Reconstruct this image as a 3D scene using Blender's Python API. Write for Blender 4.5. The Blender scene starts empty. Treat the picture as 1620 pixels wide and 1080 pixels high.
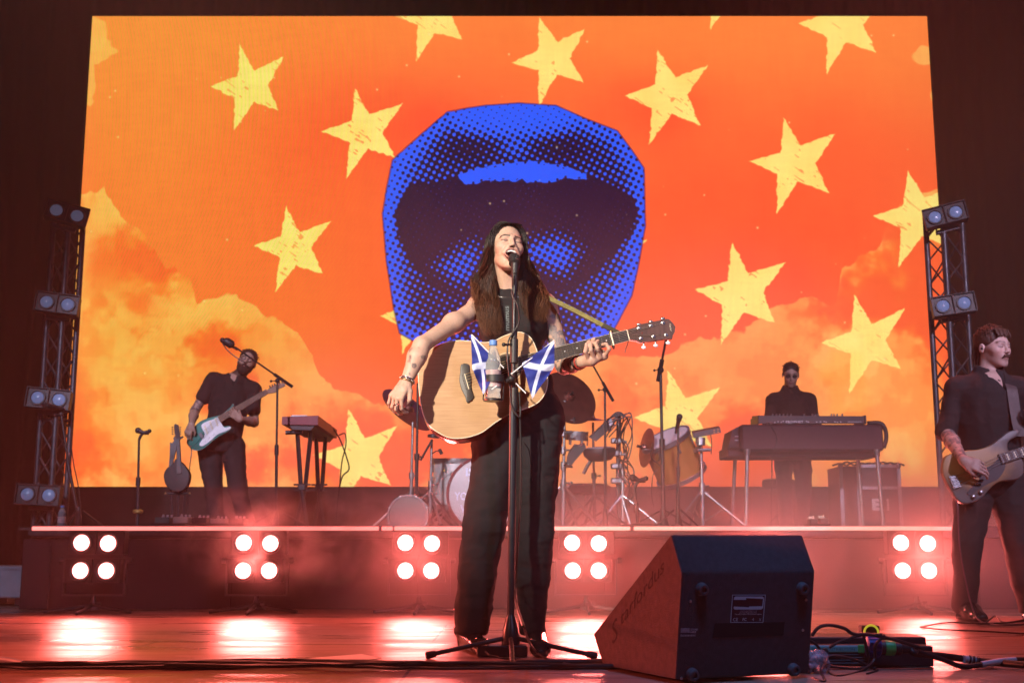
import bpy, math, random, sys, time
import numpy as np
from mathutils import Vector, Matrix
T0 = time.time()
random.seed(7); RNG = np.random.RandomState(7)
PI = math.pi
sc = bpy.context.scene
COL = sc.collection

# ------------------------------------------------------------------ camera
CAM_H = 0.42
FPX = 1900.0                      # focal length in photo pixels (1620 wide)
TH = math.atan((862 - 540) / FPX)  # pitched up from a low position in front of the stage
cd = bpy.data.cameras.new('camera'); cam = bpy.data.objects.new('camera', cd); COL.objects.link(cam)
cam.location = (0, 0, CAM_H); cam.rotation_euler = (PI / 2 + TH, 0, 0)
cd.lens = 36 * FPX / 1620; cd.sensor_width = 36; cd.sensor_fit = 'HORIZONTAL'
cd.clip_start = 0.05; cd.clip_end = 200
cd.dof.use_dof = True; cd.dof.focus_distance = 4.75; cd.dof.aperture_fstop = 5.6
sc.camera = cam
sc.view_settings.view_transform = 'Standard'; sc.view_settings.look = 'None'
sc.view_settings.exposure = 0.0; sc.view_settings.gamma = 1.0
sc.render.engine = 'CYCLES'
sc.cycles.use_denoising = True
sc.cycles.max_bounces = 6; sc.cycles.diffuse_bounces = 2; sc.cycles.glossy_bounces = 3
sc.cycles.transmission_bounces = 6; sc.cycles.transparent_max_bounces = 12; sc.cycles.volume_bounces = 0
sc.cycles.volume_step_rate = 1.0; sc.cycles.volume_max_steps = 96
sc.cycles.sample_clamp_indirect = 4.0
sc.cycles.caustics_reflective = False; sc.cycles.caustics_refractive = False

# ------------------------------------------------------------------ world: a dim night sky outside the covered stage
w = bpy.data.worlds.new('World'); sc.world = w; w.use_nodes = True
wn = w.node_tree.nodes; wl = w.node_tree.links
bg = wn['Background']; sky = wn.new('ShaderNodeTexSky'); sky.sky_type = 'NISHITA'; sky.sun_disc = False
sky.sun_elevation = math.radians(-4); sky.sun_rotation = math.radians(200)
wl.new(sky.outputs[0], bg.inputs[0]); bg.inputs[1].default_value = 0.1

# ------------------------------------------------------------------ stage lamps hung in the front and overhead rig, then added red lamps
def spot(name, loc, to, power, color, size=50, blend=0.5, radius=0.12):
    l = bpy.data.lights.new(name, 'SPOT'); l.energy = power; l.color = color
    l.spot_size = math.radians(size); l.spot_blend = blend; l.shadow_soft_size = radius
    o = bpy.data.objects.new(name, l); COL.objects.link(o); o.location = loc
    d = Vector(to) - Vector(loc); o.rotation_euler = d.to_track_quat('-Z', 'Y').to_euler()
    return o
spot('front_key_lamp', (-4.2, -3.5, 4.6), (-0.1, 4.9, 1.50), 9400, (1.0, .86, .70), 15, .9, .15)
spot('front_fill_lamp', (4.5, -4.0, 5.0), (0.2, 4.9, 1.45), 1300, (.58, .56, 1.0), 15, .6, .2)
spot('band_wash_lamp', (-3.5, -2.0, 6.5), (-2.4, 10.5, 1.6), 6400, (.86, .74, 1.0), 17, .8, .3)
spot('keys_wash_lamp', (4.0, -2.0, 6.5), (2.6, 11.0, 1.7), 5200, (.86, .70, 1.0), 24, .8, .3)
spot('bass_wash_lamp', (5.5, -1.0, 5.5), (3.1, 7.0, 1.4), 3300, (.80, .66, 1.0), 18, .8, .3)
spot('overhead_blue_lamp', (1.0, 2.0, 5.5), (0.85, 3.95, 0.2), 1150, (.22, .42, 1.0), 18, .9, .7)
spot('drum_wash_lamp', (-3.2, -2.0, 6.5), (0.1, 10.0, 1.1), 9500, (.95, .88, 1.0), 14, .9, .3)
spot('side_cool_lamp', (-5.5, -1.0, 5.5), (-4.0, 9.2, .8), 1300, (.50, .66, 1.0), 21, .9, .2)
spot('added_red_back_lamp', (-2.8, 8.8, 6.6), (-1.6, 5.2, 0.0), 1050, (1.0, .14, .10), 52, .9, .2)  # added out of view to redden the floor evenly
spot('added_red_back_lamp', (3.0, 8.8, 6.6), (1.8, 5.2, 0.0), 1050, (1.0, .14, .10), 52, .9, .2)  # second added lamp reddening the floor from behind
spot('added_side_red_lamp', (-6.0, 5.5, 1.6), (0.4, 4.0, 0.2), 2200, (1.0, .13, .08), 34, .7, .3)  # added at the side to redden the wedge's cheek

# ------------------------------------------------------------------ projection: which point of the stage a photo pixel shows at depth Y
cT, sT = math.cos(TH), math.sin(TH)
def ray(px, py):
    u = (px - 810) / FPX; v = (540 - py) / FPX
    return np.array([u, cT - v * sT, sT + v * cT])
def P(px, py, Y):
    r = ray(px, py); t = Y / r[1]
    return np.array([r[0] * t, Y, CAM_H + r[2] * t])
def PP(px, py, o, n):
    """point where the line of sight meets the plane through o with normal n"""
    r = ray(px, py); c = np.array([0, 0, CAM_H]); o = np.asarray(o, float); n = np.asarray(n, float)
    return c + r * (np.dot(o - c, n) / np.dot(r, n))
def mpp(Y): return Y / FPX            # metres per photo pixel at depth Y (about)
def lin(c):
    return tuple((x / 255 / 12.92 if x / 255 <= .04045 else ((x / 255 + .055) / 1.055) ** 2.4) for x in c)

# ------------------------------------------------------------------ materials
MATS = {}
def mat(name, color=(.5, .5, .5), rough=.6, metal=0., spec=.5, noise=0., nscale=8., bump=0., bscale=60., attr=None,
        coat=0., emit=None, estr=0., trans=0., alpha=1., sheen=0., rvar=0., stretch=None, ior=1.5):
    if name in MATS: return MATS[name]
    m = bpy.data.materials.new(name); m.use_nodes = True; MATS[name] = m
    N, L = m.node_tree.nodes, m.node_tree.links; b = N['Principled BSDF']
    b.inputs['Base Color'].default_value = (*color, 1); b.inputs['Roughness'].default_value = rough
    b.inputs['Metallic'].default_value = metal; b.inputs['Specular IOR Level'].default_value = spec
    b.inputs['Coat Weight'].default_value = coat; b.inputs['Coat Roughness'].default_value = .08
    b.inputs['Transmission Weight'].default_value = trans; b.inputs['Alpha'].default_value = alpha
    b.inputs['Sheen Weight'].default_value = sheen; b.inputs['IOR'].default_value = ior
    if emit: b.inputs['Emission Color'].default_value = (*emit, 1); b.inputs['Emission Strength'].default_value = estr
    src = None
    if attr:
        a = N.new('ShaderNodeAttribute'); a.attribute_name = attr; src = a.outputs['Color']; L.new(src, b.inputs['Base Color'])
    tc = None
    if noise or bump or rvar:
        tc = N.new('ShaderNodeTexCoord'); mp = N.new('ShaderNodeMapping'); L.new(tc.outputs['Object'], mp.inputs['Vector'])
        if stretch: mp.inputs['Scale'].default_value = stretch
        tc = mp.outputs['Vector']
    if noise:
        n = N.new('ShaderNodeTexNoise'); n.inputs['Scale'].default_value = nscale; n.inputs['Detail'].default_value = 6
        L.new(tc, n.inputs['Vector'])
        mr = N.new('ShaderNodeMapRange'); mr.inputs[1].default_value = .3; mr.inputs[2].default_value = .7
        mr.inputs[3].default_value = 1 - noise; mr.inputs[4].default_value = 1 + noise
        L.new(n.outputs['Fac'], mr.inputs[0])
        mx = N.new('ShaderNodeVectorMath'); mx.operation = 'SCALE'
        if src: L.new(src, mx.inputs[0])
        else: mx.inputs[0].default_value = color
        L.new(mr.outputs[0], mx.inputs['Scale']); L.new(mx.outputs[0], b.inputs['Base Color'])
    if rvar:
        n = N.new('ShaderNodeTexNoise'); n.inputs['Scale'].default_value = nscale * 1.7; n.inputs['Detail'].default_value = 5
        L.new(tc, n.inputs['Vector'])
        mr = N.new('ShaderNodeMapRange'); mr.inputs[1].default_value = .3; mr.inputs[2].default_value = .7
        mr.inputs[3].default_value = max(.02, rough - rvar); mr.inputs[4].default_value = min(1, rough + rvar)
        L.new(n.outputs['Fac'], mr.inputs[0]); L.new(mr.outputs[0], b.inputs['Roughness'])
    if bump:
        n = N.new('ShaderNodeTexNoise'); n.inputs['Scale'].default_value = bscale; n.inputs['Detail'].default_value = 4
        L.new(tc, n.inputs['Vector'])
        bp = N.new('ShaderNodeBump'); bp.inputs['Strength'].default_value = bump; bp.inputs['Distance'].default_value = .004
        L.new(n.outputs['Fac'], bp.inputs['Height']); L.new(bp.outputs[0], b.inputs['Normal'])
    return m
M_black = mat('black_powder_coat', (.012, .012, .014), .38, noise=.3, nscale=25, bump=.1, bscale=200, rvar=.1)
M_blackplastic = mat('black_plastic', (.015, .015, .016), .5, bump=.1, bscale=150, noise=.2)
M_rubber = mat('dark_rubber', (.02, .02, .02), .75, noise=.3, nscale=40)
M_chrome = mat('brushed_chrome', (.38, .38, .40), .36, .95, noise=.12, nscale=20, rvar=.08)
M_alu = mat('dull_aluminium', (.42, .42, .44), .42, .9, noise=.2, nscale=15, rvar=.12)
M_darkmetal = mat('dark_grey_metal', (.07, .07, .075), .45, .7, noise=.25, nscale=20)
M_cable = mat('black_cable_jacket', (.012, .012, .013), .42, noise=.2, nscale=30)
M_white = mat('white_plastic', (.75, .75, .76), .45, noise=.06)
M_cloth = mat('black_cotton', (.012, .011, .012), .9, noise=.3, nscale=120, bump=.35, bscale=500, sheen=.25)
M_drape = mat('black_stage_drape', (.006, .005, .005), .95, noise=.3, nscale=3, bump=.2, bscale=200)
M_chipboard = mat('black_painted_ply', (.014, .012, .013), .65, noise=.35, nscale=9, bump=.2, bscale=90)

# ------------------------------------------------------------------ mesh building
def nrm(v): v = np.asarray(v, float); return v / (np.linalg.norm(v) + 1e-12)
def frame(d):
    d = nrm(d); a = np.array([0, 0, 1.]) if abs(d[2]) < .9 else np.array([1., 0, 0])
    x = nrm(np.cross(a, d)); return x, np.cross(d, x), d
def crspl(pts, n):
    """Catmull-Rom through pts, n samples a span"""
    p = np.asarray(pts, float)
    if len(p) < 3: return np.array([p[0] + (p[-1] - p[0]) * t for t in np.linspace(0, 1, n + 1)])
    p = np.vstack([2 * p[0] - p[1], p, 2 * p[-1] - p[-2]]); out = []
    for i in range(1, len(p) - 2):
        for t in np.linspace(0, 1, n, endpoint=False):
            out.append(.5 * (2 * p[i] + (p[i + 1] - p[i - 1]) * t + (2 * p[i - 1] - 5 * p[i] + 4 * p[i + 1] - p[i + 2]) * t * t
                       + (3 * p[i] - p[i - 1] - 3 * p[i + 1] + p[i + 2]) * t ** 3))
    out.append(p[-2]); return np.array(out)

class MB:
    def __init__(s): s.v = []; s.f = []; s.c = []; s.cc = None
    def _add(s, vs, fs):
        o = len(s.v); s.v += [tuple(map(float, x)) for x in vs]; s.f += [tuple(i + o for i in f) for f in fs]
        s.c += [s.cc] * len(vs)
    def box(s, c, size, axes=None, bevel=0.0):
        c = np.asarray(c, float); h = np.asarray(size, float) / 2
        ax = np.eye(3) if axes is None else np.asarray(axes, float)
        if bevel <= 0:
            vs = [c + ax[0] * h[0] * i + ax[1] * h[1] * j + ax[2] * h[2] * k for i in (-1, 1) for j in (-1, 1) for k in (-1, 1)]
            fs = [(0, 1, 3, 2), (4, 6, 7, 5), (0, 4, 5, 1), (2, 3, 7, 6), (0, 2, 6, 4), (1, 5, 7, 3)]
            s._add(vs, fs); return s
        b = min(bevel, min(h) * .95); vs = []; idx = {}
        for i in (-1, 1):
            for j in (-1, 1):
                for k in (-1, 1):
                    for q in range(3):
                        d = [h[0] - b, h[1] - b, h[2] - b]; d[q] = h[q]
                        idx[(i, j, k, q)] = len(vs)
                        vs.append(c + ax[0] * d[0] * i + ax[1] * d[1] * j + ax[2] * d[2] * k)
        fs = []
        S = (-1, 1)
        for i in S: fs.append([idx[(i, -1, -1, 0)], idx[(i, 1, -1, 0)], idx[(i, 1, 1, 0)], idx[(i, -1, 1, 0)]])
        for j in S: fs.append([idx[(-1, j, -1, 1)], idx[(1, j, -1, 1)], idx[(1, j, 1, 1)], idx[(-1, j, 1, 1)]])
        for k in S: fs.append([idx[(-1, -1, k, 2)], idx[(1, -1, k, 2)], idx[(1, 1, k, 2)], idx[(-1, 1, k, 2)]])
        for j in S:
            for k in S: fs.append([idx[(-1, j, k, 1)], idx[(1, j, k, 1)], idx[(1, j, k, 2)], idx[(-1, j, k, 2)]])
        for i in S:
            for k in S: fs.append([idx[(i, -1, k, 0)], idx[(i, 1, k, 0)], idx[(i, 1, k, 2)], idx[(i, -1, k, 2)]])
        for i in S:
            for j in S: fs.append([idx[(i, j, -1, 0)], idx[(i, j, 1, 0)], idx[(i, j, 1, 1)], idx[(i, j, -1, 1)]])
        for i in S:
            for j in S:
                for k in S: fs.append([idx[(i, j, k, 0)], idx[(i, j, k, 1)], idx[(i, j, k, 2)]])
        s._add(vs, [tuple(f) for f in fs]); s.fix = True; return s
    def cyl(s, p0, p1, r0, r1=None, n=16, caps=True):
        r1 = r0 if r1 is None else r1; p0 = np.asarray(p0, float); p1 = np.asarray(p1, float)
        x, y, d = frame(p1 - p0); vs = []
        for p, r in ((p0, r0), (p1, r1)):
            for i in range(n):
                a = 2 * PI * i / n; vs.append(p + (x * math.cos(a) + y * math.sin(a)) * r)
        fs = [(i, (i + 1) % n, n + (i + 1) % n, n + i) for i in range(n)]
        if caps: fs += [tuple(range(n - 1, -1, -1)), tuple(range(n, 2 * n))]
        s._add(vs, fs); return s
    def lathe(s, o, d, prof, n=24, caps=True):
        """prof: (distance along d, radius) pairs"""
        o = np.asarray(o, float); x, y, d = frame(d); vs = []; fs = []
        for h, r in prof:
            for i in range(n):
                a = 2 * PI * i / n; vs.append(o + d * h + (x * math.cos(a) + y * math.sin(a)) * max(r, 1e-4))
        for k in range(len(prof) - 1):
            for i in range(n): fs.append((k * n + i, k * n + (i + 1) % n, (k + 1) * n + (i + 1) % n, (k + 1) * n + i))
        if caps: fs += [tuple(range(n - 1, -1, -1)), tuple(range((len(prof) - 1) * n, len(prof) * n))]
        s._add(vs, fs); return s
    def sphere(s, c, r, n=16, sc_=(1, 1, 1)):
        c = np.asarray(c, float); m = n // 2; vs = []; fs = []
        for j in range(1, m):
            t = PI * j / m
            for i in range(n):
                a = 2 * PI * i / n
                vs.append(c + np.array([math.sin(t) * math.cos(a) * sc_[0], math.sin(t) * math.sin(a) * sc_[1], math.cos(t) * sc_[2]]) * r)
        vs += [c + np.array([0, 0, r * sc_[2]]), c - np.array([0, 0, r * sc_[2]])]; a0, a1 = len(vs) - 2, len(vs) - 1
        for j in range(m - 2):
            for i in range(n): fs.append((j * n + i, (j + 1) * n + i, (j + 1) * n + (i + 1) % n, j * n + (i + 1) % n))
        for i in range(n): fs += [(a0, i, (i + 1) % n), (a1, (m - 2) * n + (i + 1) % n, (m - 2) * n + i)]
        s._add(vs, fs); return s
    def tube(s, pts, r, n=8, k=0, flat=None):
        """tube along pts (smoothed with k samples a span); r a number or one per point; flat: ribbon thickness factor"""
        pts = np.asarray(pts, float)
        if k:
            rr = np.full(len(pts), r) if np.isscalar(r) else np.asarray(r, float)
            r = np.interp(np.linspace(0, len(pts) - 1, (len(pts) - 1) * k + 1), np.arange(len(pts)), rr); pts = crspl(pts, k)
            r = r[:len(pts)]
        m = len(pts); rr = np.full(m, r) if np.isscalar(r) else np.asarray(r, float)
        tg = np.gradient(pts, axis=0); x, y, d = frame(tg[0]); vs = []; fs = []
        for i in range(m):
            d = nrm(tg[i]); x = x - d * np.dot(x, d); x = nrm(x) if np.linalg.norm(x) > 1e-6 else frame(d)[0]; y = np.cross(d, x)
            for q in range(n):
                a = 2 * PI * q / n; vs.append(pts[i] + (x * math.cos(a) + y * math.sin(a) * (flat or 1)) * rr[i])
        for i in range(m - 1):
            for q in range(n): fs.append((i * n + q, i * n + (q + 1) % n, (i + 1) * n + (q + 1) % n, (i + 1) * n + q))
        fs += [tuple(range(n - 1, -1, -1)), tuple(range((m - 1) * n, m * n))]
        s._add(vs, fs); return s
    def prism(s, poly, off):
        """closed 3-D outline, extruded by the vector off"""
        poly = np.asarray(poly, float); off = np.asarray(off, float); n = len(poly)
        s._add(list(poly) + list(poly + off), [tuple(range(n)), tuple(range(2 * n - 1, n - 1, -1))] +
               [(i, n + i, n + (i + 1) % n, (i + 1) % n) for i in range(n)]); return s
    def quad(s, a, b, c, d): s._add([a, b, c, d], [(0, 1, 2, 3)]); return s
    def build(s, name, m, parent=None, smooth=35, origin=None, label=None):
        return mesh_obj(name, np.array(s.v), s.f, m, parent, smooth, s.c if any(c is not None for c in s.c) else None, origin, label)

import bmesh
def mesh_obj(name, v, f, m, parent=None, smooth=35, colors=None, origin=None, label=None, recalc=True):
    v = np.asarray(v, float)
    if origin is None: origin = np.array(wloc(parent)) if parent else np.zeros(3)
    me = bpy.data.meshes.new(name); me.from_pydata((v - np.asarray(origin, float)).tolist(), [], f)
    if recalc:
        bm = bmesh.new(); bm.from_mesh(me); bmesh.ops.recalc_face_normals(bm, faces=bm.faces); bm.to_mesh(me); bm.free()
    me.materials.append(m)
    if colors is not None:
        a = me.color_attributes.new('Col', 'FLOAT_COLOR', 'POINT')
        cc = np.array([(*(c if c is not None else (.5, .5, .5)), 1.) for c in colors], np.float32)
        a.data.foreach_set('color', cc.ravel())
    if smooth:
        me.shade_smooth()
        if smooth < 180: me.set_sharp_from_angle(angle=math.radians(smooth))
    o = bpy.data.objects.new(name, me); COL.objects.link(o)
    if parent: o.parent = parent; o.location = (0, 0, 0) if np.allclose(origin, wloc(parent)) else Vector(origin) - Vector(wloc(parent))
    else: o.location = Vector(origin)
    if label: o['label'] = label
    return o
def wloc(o):
    v = Vector((0, 0, 0))
    while o is not None: v = v + o.location; o = o.parent
    return v
def thing(name, label, cat, loc, group=None):
    o = bpy.data.objects.new(name, None); COL.objects.link(o); o.location = Vector([float(x) for x in loc]); o.empty_display_size = .1
    o['label'] = label; o['category'] = cat
    if group: o['group'] = group
    return o
def tag(o, label, cat, group=None):
    o['label'] = label; o['category'] = cat
    if group: o['group'] = group
    return o
def struct(o): o['kind'] = 'structure'; return o
def copy_tree(o, parent=None):
    c = o.copy(); COL.objects.link(c); c.parent = parent
    for ch in list(o.children): copy_tree(ch, c)
    return c

# ------------------------------------------------------------------ vector strokes for lettering
FONT = {'A': [[(0, 0), (.5, 1), (1, 0)], [(.2, .35), (.8, .35)]], 'E': [[(1, 0), (0, 0), (0, 1), (1, 1)], [(0, .5), (.8, .5)]],
        'H': [[(0, 0), (0, 1)], [(1, 0), (1, 1)], [(0, .5), (1, .5)]], 'I': [[(.5, 0), (.5, 1)]], 'O': [[(0, .2), (0, .8), (.3, 1), (.7, 1), (1, .8), (1, .2), (.7, 0), (.3, 0), (0, .2)]],
        'P': [[(0, 0), (0, 1), (.8, 1), (1, .8), (1, .65), (.8, .47), (0, .47)]], 'R': [[(0, 0), (0, 1), (.8, 1), (1, .8), (1, .65), (.8, .47), (0, .47)], [(.5, .47), (1, 0)]],
        'S': [[(0, .15), (.2, 0), (.8, 0), (1, .18), (1, .35), (.8, .5), (.2, .5), (0, .65), (0, .82), (.2, 1), (.8, 1), (1, .85)]],
        'T': [[(.5, 0), (.5, 1)], [(0, 1), (1, 1)]], 'U': [[(0, 1), (0, .2), (.25, 0), (.75, 0), (1, .2), (1, 1)]],
        'W': [[(0, 1), (.25, 0), (.5, .7), (.75, 0), (1, 1)]], 'Y': [[(0, 1), (.5, .5), (1, 1)], [(.5, .5), (.5, 0)]],
        "'": [[(.5, 1), (.4, .75)]], ' ': [],
        'C': [[(1, .85), (.8, 1), (.2, 1), (0, .8), (0, .2), (.2, 0), (.8, 0), (1, .15)]], 'F': [[(0, 0), (0, 1), (1, 1)], [(0, .5), (.8, .5)]]}
def strokes(mb, text, o, ax, up, h, wd, gap, th, nrml, cols=None):
    """lettering as slim raised bars: o lower-left corner, ax/up unit vectors, h letter height"""
    o = np.asarray(o, float); ax = nrm(ax); up = nrm(up); nrml = nrm(nrml); x = 0
    for ch in text:
        for st in FONT.get(ch, []):
            for a, b in zip(st[:-1], st[1:]):
                A = o + ax * (x + a[0] * wd) + up * a[1] * h; B = o + ax * (x + b[0] * wd) + up * b[1] * h
                d = B - A; L = np.linalg.norm(d); d = d / L; s_ = np.cross(nrml, d)
                mb.box((A + B) / 2, (L + th, th, .0012), (d, s_, nrml))
        x += (wd * (.45 if ch in "I'" else 1) + gap)
    return mb
# ================================================================== THE SETTING
FLOOR_M = bpy.data.materials.new('stage_dance_floor'); FLOOR_M.use_nodes = True
def _floor():
    N, L = FLOOR_M.node_tree.nodes, FLOOR_M.node_tree.links; b = N['Principled BSDF']
    tc = N.new('ShaderNodeTexCoord'); mp = N.new('ShaderNodeMapping'); L.new(tc.outputs['Object'], mp.inputs[0]); mp.inputs['Scale'].default_value = (.5, 2.6, 1)
    n = N.new('ShaderNodeTexNoise'); n.inputs['Scale'].default_value = 1.6; n.inputs['Detail'].default_value = 9; n.inputs['Roughness'].default_value = .65; L.new(mp.outputs[0], n.inputs['Vector'])
    cr = N.new('ShaderNodeValToRGB'); cr.color_ramp.elements[0].position = .3; cr.color_ramp.elements[0].color = (.22, .115, .085, 1)
    cr.color_ramp.elements[1].position = .72; cr.color_ramp.elements[1].color = (.46, .27, .20, 1); L.new(n.outputs['Fac'], cr.inputs[0])
    # worn plank seams across the stage every 1.2 m and joints every 2.4 m
    br = N.new('ShaderNodeTexBrick'); br.inputs['Scale'].default_value = 1; br.inputs['Brick Width'].default_value = 2.44; br.inputs['Row Height'].default_value = 1.22
    br.inputs['Mortar Size'].default_value = .006; br.inputs['Color1'].default_value = (1, 1, 1, 1); br.inputs['Color2'].default_value = (.86, .86, .86, 1); br.inputs['Mortar'].default_value = (.22, .2, .2, 1)
    mp2 = N.new('ShaderNodeMapping'); mp2.inputs['Location'].default_value = (.35, .62, 0); L.new(tc.outputs['Object'], mp2.inputs[0]); L.new(mp2.outputs[0], br.inputs['Vector'])
    mx = N.new('ShaderNodeMix'); mx.data_type = 'RGBA'; mx.blend_type = 'MULTIPLY'; mx.inputs['Factor'].default_value = 1
    L.new(cr.outputs[0], mx.inputs['A']); L.new(br.outputs['Color'], mx.inputs['B']); L.new(mx.outputs['Result'], b.inputs['Base Color'])
    n2 = N.new('ShaderNodeTexNoise'); n2.inputs['Scale'].default_value = 2.2; n2.inputs['Detail'].default_value = 8; L.new(mp.outputs[0], n2.inputs['Vector'])
    mr = N.new('ShaderNodeMapRange'); mr.inputs[1].default_value = .35; mr.inputs[2].default_value = .68; mr.inputs[3].default_value = .24; mr.inputs[4].default_value = .48
    L.new(n2.outputs['Fac'], mr.inputs[0]); L.new(mr.outputs[0], b.inputs['Roughness'])
    n3 = N.new('ShaderNodeTexNoise'); n3.inputs['Scale'].default_value = 5; n3.inputs['Detail'].default_value = 7; L.new(mp.outputs[0], n3.inputs['Vector'])
    n4 = N.new('ShaderNodeTexNoise'); n4.inputs['Scale'].default_value = 160; L.new(tc.outputs['Object'], n4.inputs['Vector'])
    ad = N.new('ShaderNodeMath'); ad.operation = 'MULTIPLY_ADD'; ad.inputs[1].default_value = .08; L.new(n4.outputs['Fac'], ad.inputs[0]); L.new(n3.outputs['Fac'], ad.inputs[2])
    bp = N.new('ShaderNodeBump'); bp.inputs['Strength'].default_value = .6; bp.inputs['Distance'].default_value = .02; L.new(ad.outputs[0], bp.inputs['Height']); L.new(bp.outputs[0], b.inputs['Normal'])
    b.inputs['Specular IOR Level'].default_value = .2
_floor()
struct(MB().box((0, 10, -.1), (34, 28, .2)).build('stage_floor', FLOOR_M, smooth=0))

# drapes: pleated black cloth behind and beside the stage, roof over it
def drape(name, a, b, z0, z1, amp=.05, wl_=.28):
    a = np.array(a, float); b = np.array(b, float); d = b - a; L = np.linalg.norm(d); n = int(L / wl_ * 8); s = np.array([-d[1], d[0], 0]) / L
    vs = []; fs = []; rg = np.random.RandomState(3)
    ph = np.cumsum(rg.uniform(.6, 1.4, n + 1)) * (2 * PI / 8)
    for i in range(n + 1):
        for j, z in enumerate((z0, z1)):
            q = a + d * i / n + s * amp * math.sin(ph[i]) * (1 if j == 0 else .7); vs.append((q[0], q[1], z))
    for i in range(n): fs.append((2 * i, 2 * i + 2, 2 * i + 3, 2 * i + 1))
    return struct(mesh_obj(name, vs, fs, M_drape, smooth=180))
drape('back_drape', (-14, 15.2, 0), (14, 15.2, 0), 0, 11)
drape('side_drape', (-7.6, 8.6, 0), (-7.6, 15.2, 0), 0, 11)
drape('side_drape', (8.6, 8.6, 0), (8.6, 15.2, 0), 0, 11)
struct(MB().box((0, 9, 11.1), (30, 16, .2)).build('stage_roof', M_drape, smooth=0))

# the riser: a long platform across the stage, black skirt, glowing edge strip
RZ = 0.545; RY = 8.02
xl, xr = P(50, 833, RY)[0], P(1518, 838, RY)[0]
riser = thing('stage_riser', 'long black stage platform with a glowing pink strip along its top edge', 'platform', ((xl + xr) / 2, RY, 0))
xr2 = P(1700, 838, RY)[0]
mb = MB(); mb.box(((xl + xr2) / 2 - .01, (RY + .03 + 13.2) / 2, RZ - .04), (xr2 - xl, 13.2 - RY - .03, .08), bevel=.006)
mb.build('deck', M_chipboard, riser)
sk = MB(); nS = 240; X = np.linspace(xl - .07, xr2, nS); rg = np.random.RandomState(5); wv = np.interp(np.arange(nS), np.arange(0, nS, 6), rg.uniform(-.012, .012, nS // 6))
wv = np.convolve(wv, np.ones(5) / 5, 'same')
vs = []; fs = []
for i in range(nS):
    vs += [(X[i], RY + .06 + wv[i] * 1.5, .005), (X[i] + .0, RY + .06 + wv[i], RZ - .085)]
for i in range(nS - 1): fs.append((2 * i, 2 * i + 2, 2 * i + 3, 2 * i + 1))
M_skirt = mat('black_skirt_cloth', (.012, .008, .009), .8, noise=.35, nscale=2.5, bump=.2, bscale=150)
mesh_obj('skirt', vs, fs, M_skirt, riser, smooth=180)
for sx_k in (-3.05, -1.85, -.62, .61, 1.84, 3.07, 4.3): MB().tube([(sx_k, RY + .034, .01), (sx_k + .004, RY + .036, RZ * .5), (sx_k, RY + .034, RZ - .09)], .006, n=6).build('seam', M_skirt, riser)
MB().box((xl - .05, RY + 1.5, RZ / 2 - .045), (.02, 2.8, RZ - .1)).build('side_panel', M_chipboard, riser)
M_strip = mat('led_edge_strip', (.9, .5, .45), .4, emit=lin((255, 128, 118)), estr=1.7)
mb = MB(); zs = RZ - .016
for a, b in ((50, 600), (603, 622), (873, 998), (1002, 1518)):
    xa, xb = P(a, 836, RY)[0], P(b, 836, RY)[0]; mb.box(((xa + xb) / 2, RY, zs), (xb - xa - .008, .02, .026), bevel=.004)
xa, xb = P(624, 836, RY)[0], P(871, 836, RY)[0]; mb.box(((xa + xb) / 2, RY, zs), (xb - xa, .02, .026), bevel=.004)
mb.build('edge_strip', M_strip, riser)
mb = MB(); mb.box(((xl + xr) / 2, RY + .012, RZ - .045), (xr - xl + .04, .02, .03)); mb.build('edge_rail', M_darkmetal, riser)

# ================================================================== THE LED SCREEN
SY = 13.5; SX0, SX1 = P(98, 770, SY)[0], P(1514, 770, SY)[0]; SX0b, SX1b = P(148, 28, SY)[0], P(1465, 31, SY)[0]
SZ0, SZ1 = P(800, 770, SY)[2], P(800, 26, SY)[2]; SX0 = (SX0 + SX0b) / 2; SX1 = (SX1 + SX1b) / 2
screen = thing('led_screen', 'giant led video wall showing yellow stars and a blue halftone open mouth on orange', 'video screen', ((SX0 + SX1) / 2, SY, SZ0))
def noise2(x, y, s, seed):
    rg = np.random.RandomState(seed); G = rg.rand(256, 256).astype(np.float32); u = x / s + 1000; v = y / s + 1000
    i = np.floor(u).astype(int); j = np.floor(v).astype(int); fu = u - i; fv = v - j
    fu = fu * fu * (3 - 2 * fu); fv = fv * fv * (3 - 2 * fv); i &= 255; j &= 255; i1 = (i + 1) & 255; j1 = (j + 1) & 255
    return (G[j, i] * (1 - fu) + G[j, i1] * fu) * (1 - fv) + (G[j1, i] * (1 - fu) + G[j1, i1] * fu) * fv
def fbm(x, y, s, seed, o=5, g=.5):
    t = 0; a = 1; n = 0
    for k in range(o): t = t + a * noise2(x, y, s / 2 ** k, seed + k); n += a; a *= g
    return t / n
def inpoly(px, py, poly):
    ins = np.zeros(px.shape, bool); n = len(poly); j = n - 1
    for i in range(n):
        xi, yi = poly[i]; xj, yj = poly[j]
        if yi != yj:
            c = ((yi > py) != (yj > py)) & (px < (xj - xi) * (py - yi) / (yj - yi) + xi); ins ^= c
        j = i
    return ins
def pdist(px, py, poly):
    d = np.full(px.shape, 1e9, np.float32); n = len(poly)
    for i in range(n):
        ax, ay = poly[i]; bx, by = poly[(i + 1) % n]; dx, dy = bx - ax, by - ay
        t = np.clip(((px - ax) * dx + (py - ay) * dy) / (dx * dx + dy * dy + 1e-9), 0, 1)
        d = np.minimum(d, np.hypot(px - ax - t * dx, py - ay - t * dy))
    return d
def sstep(a, b, x): t = np.clip((x - a) / (b - a), 0, 1); return t * t * (3 - 2 * t)
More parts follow.
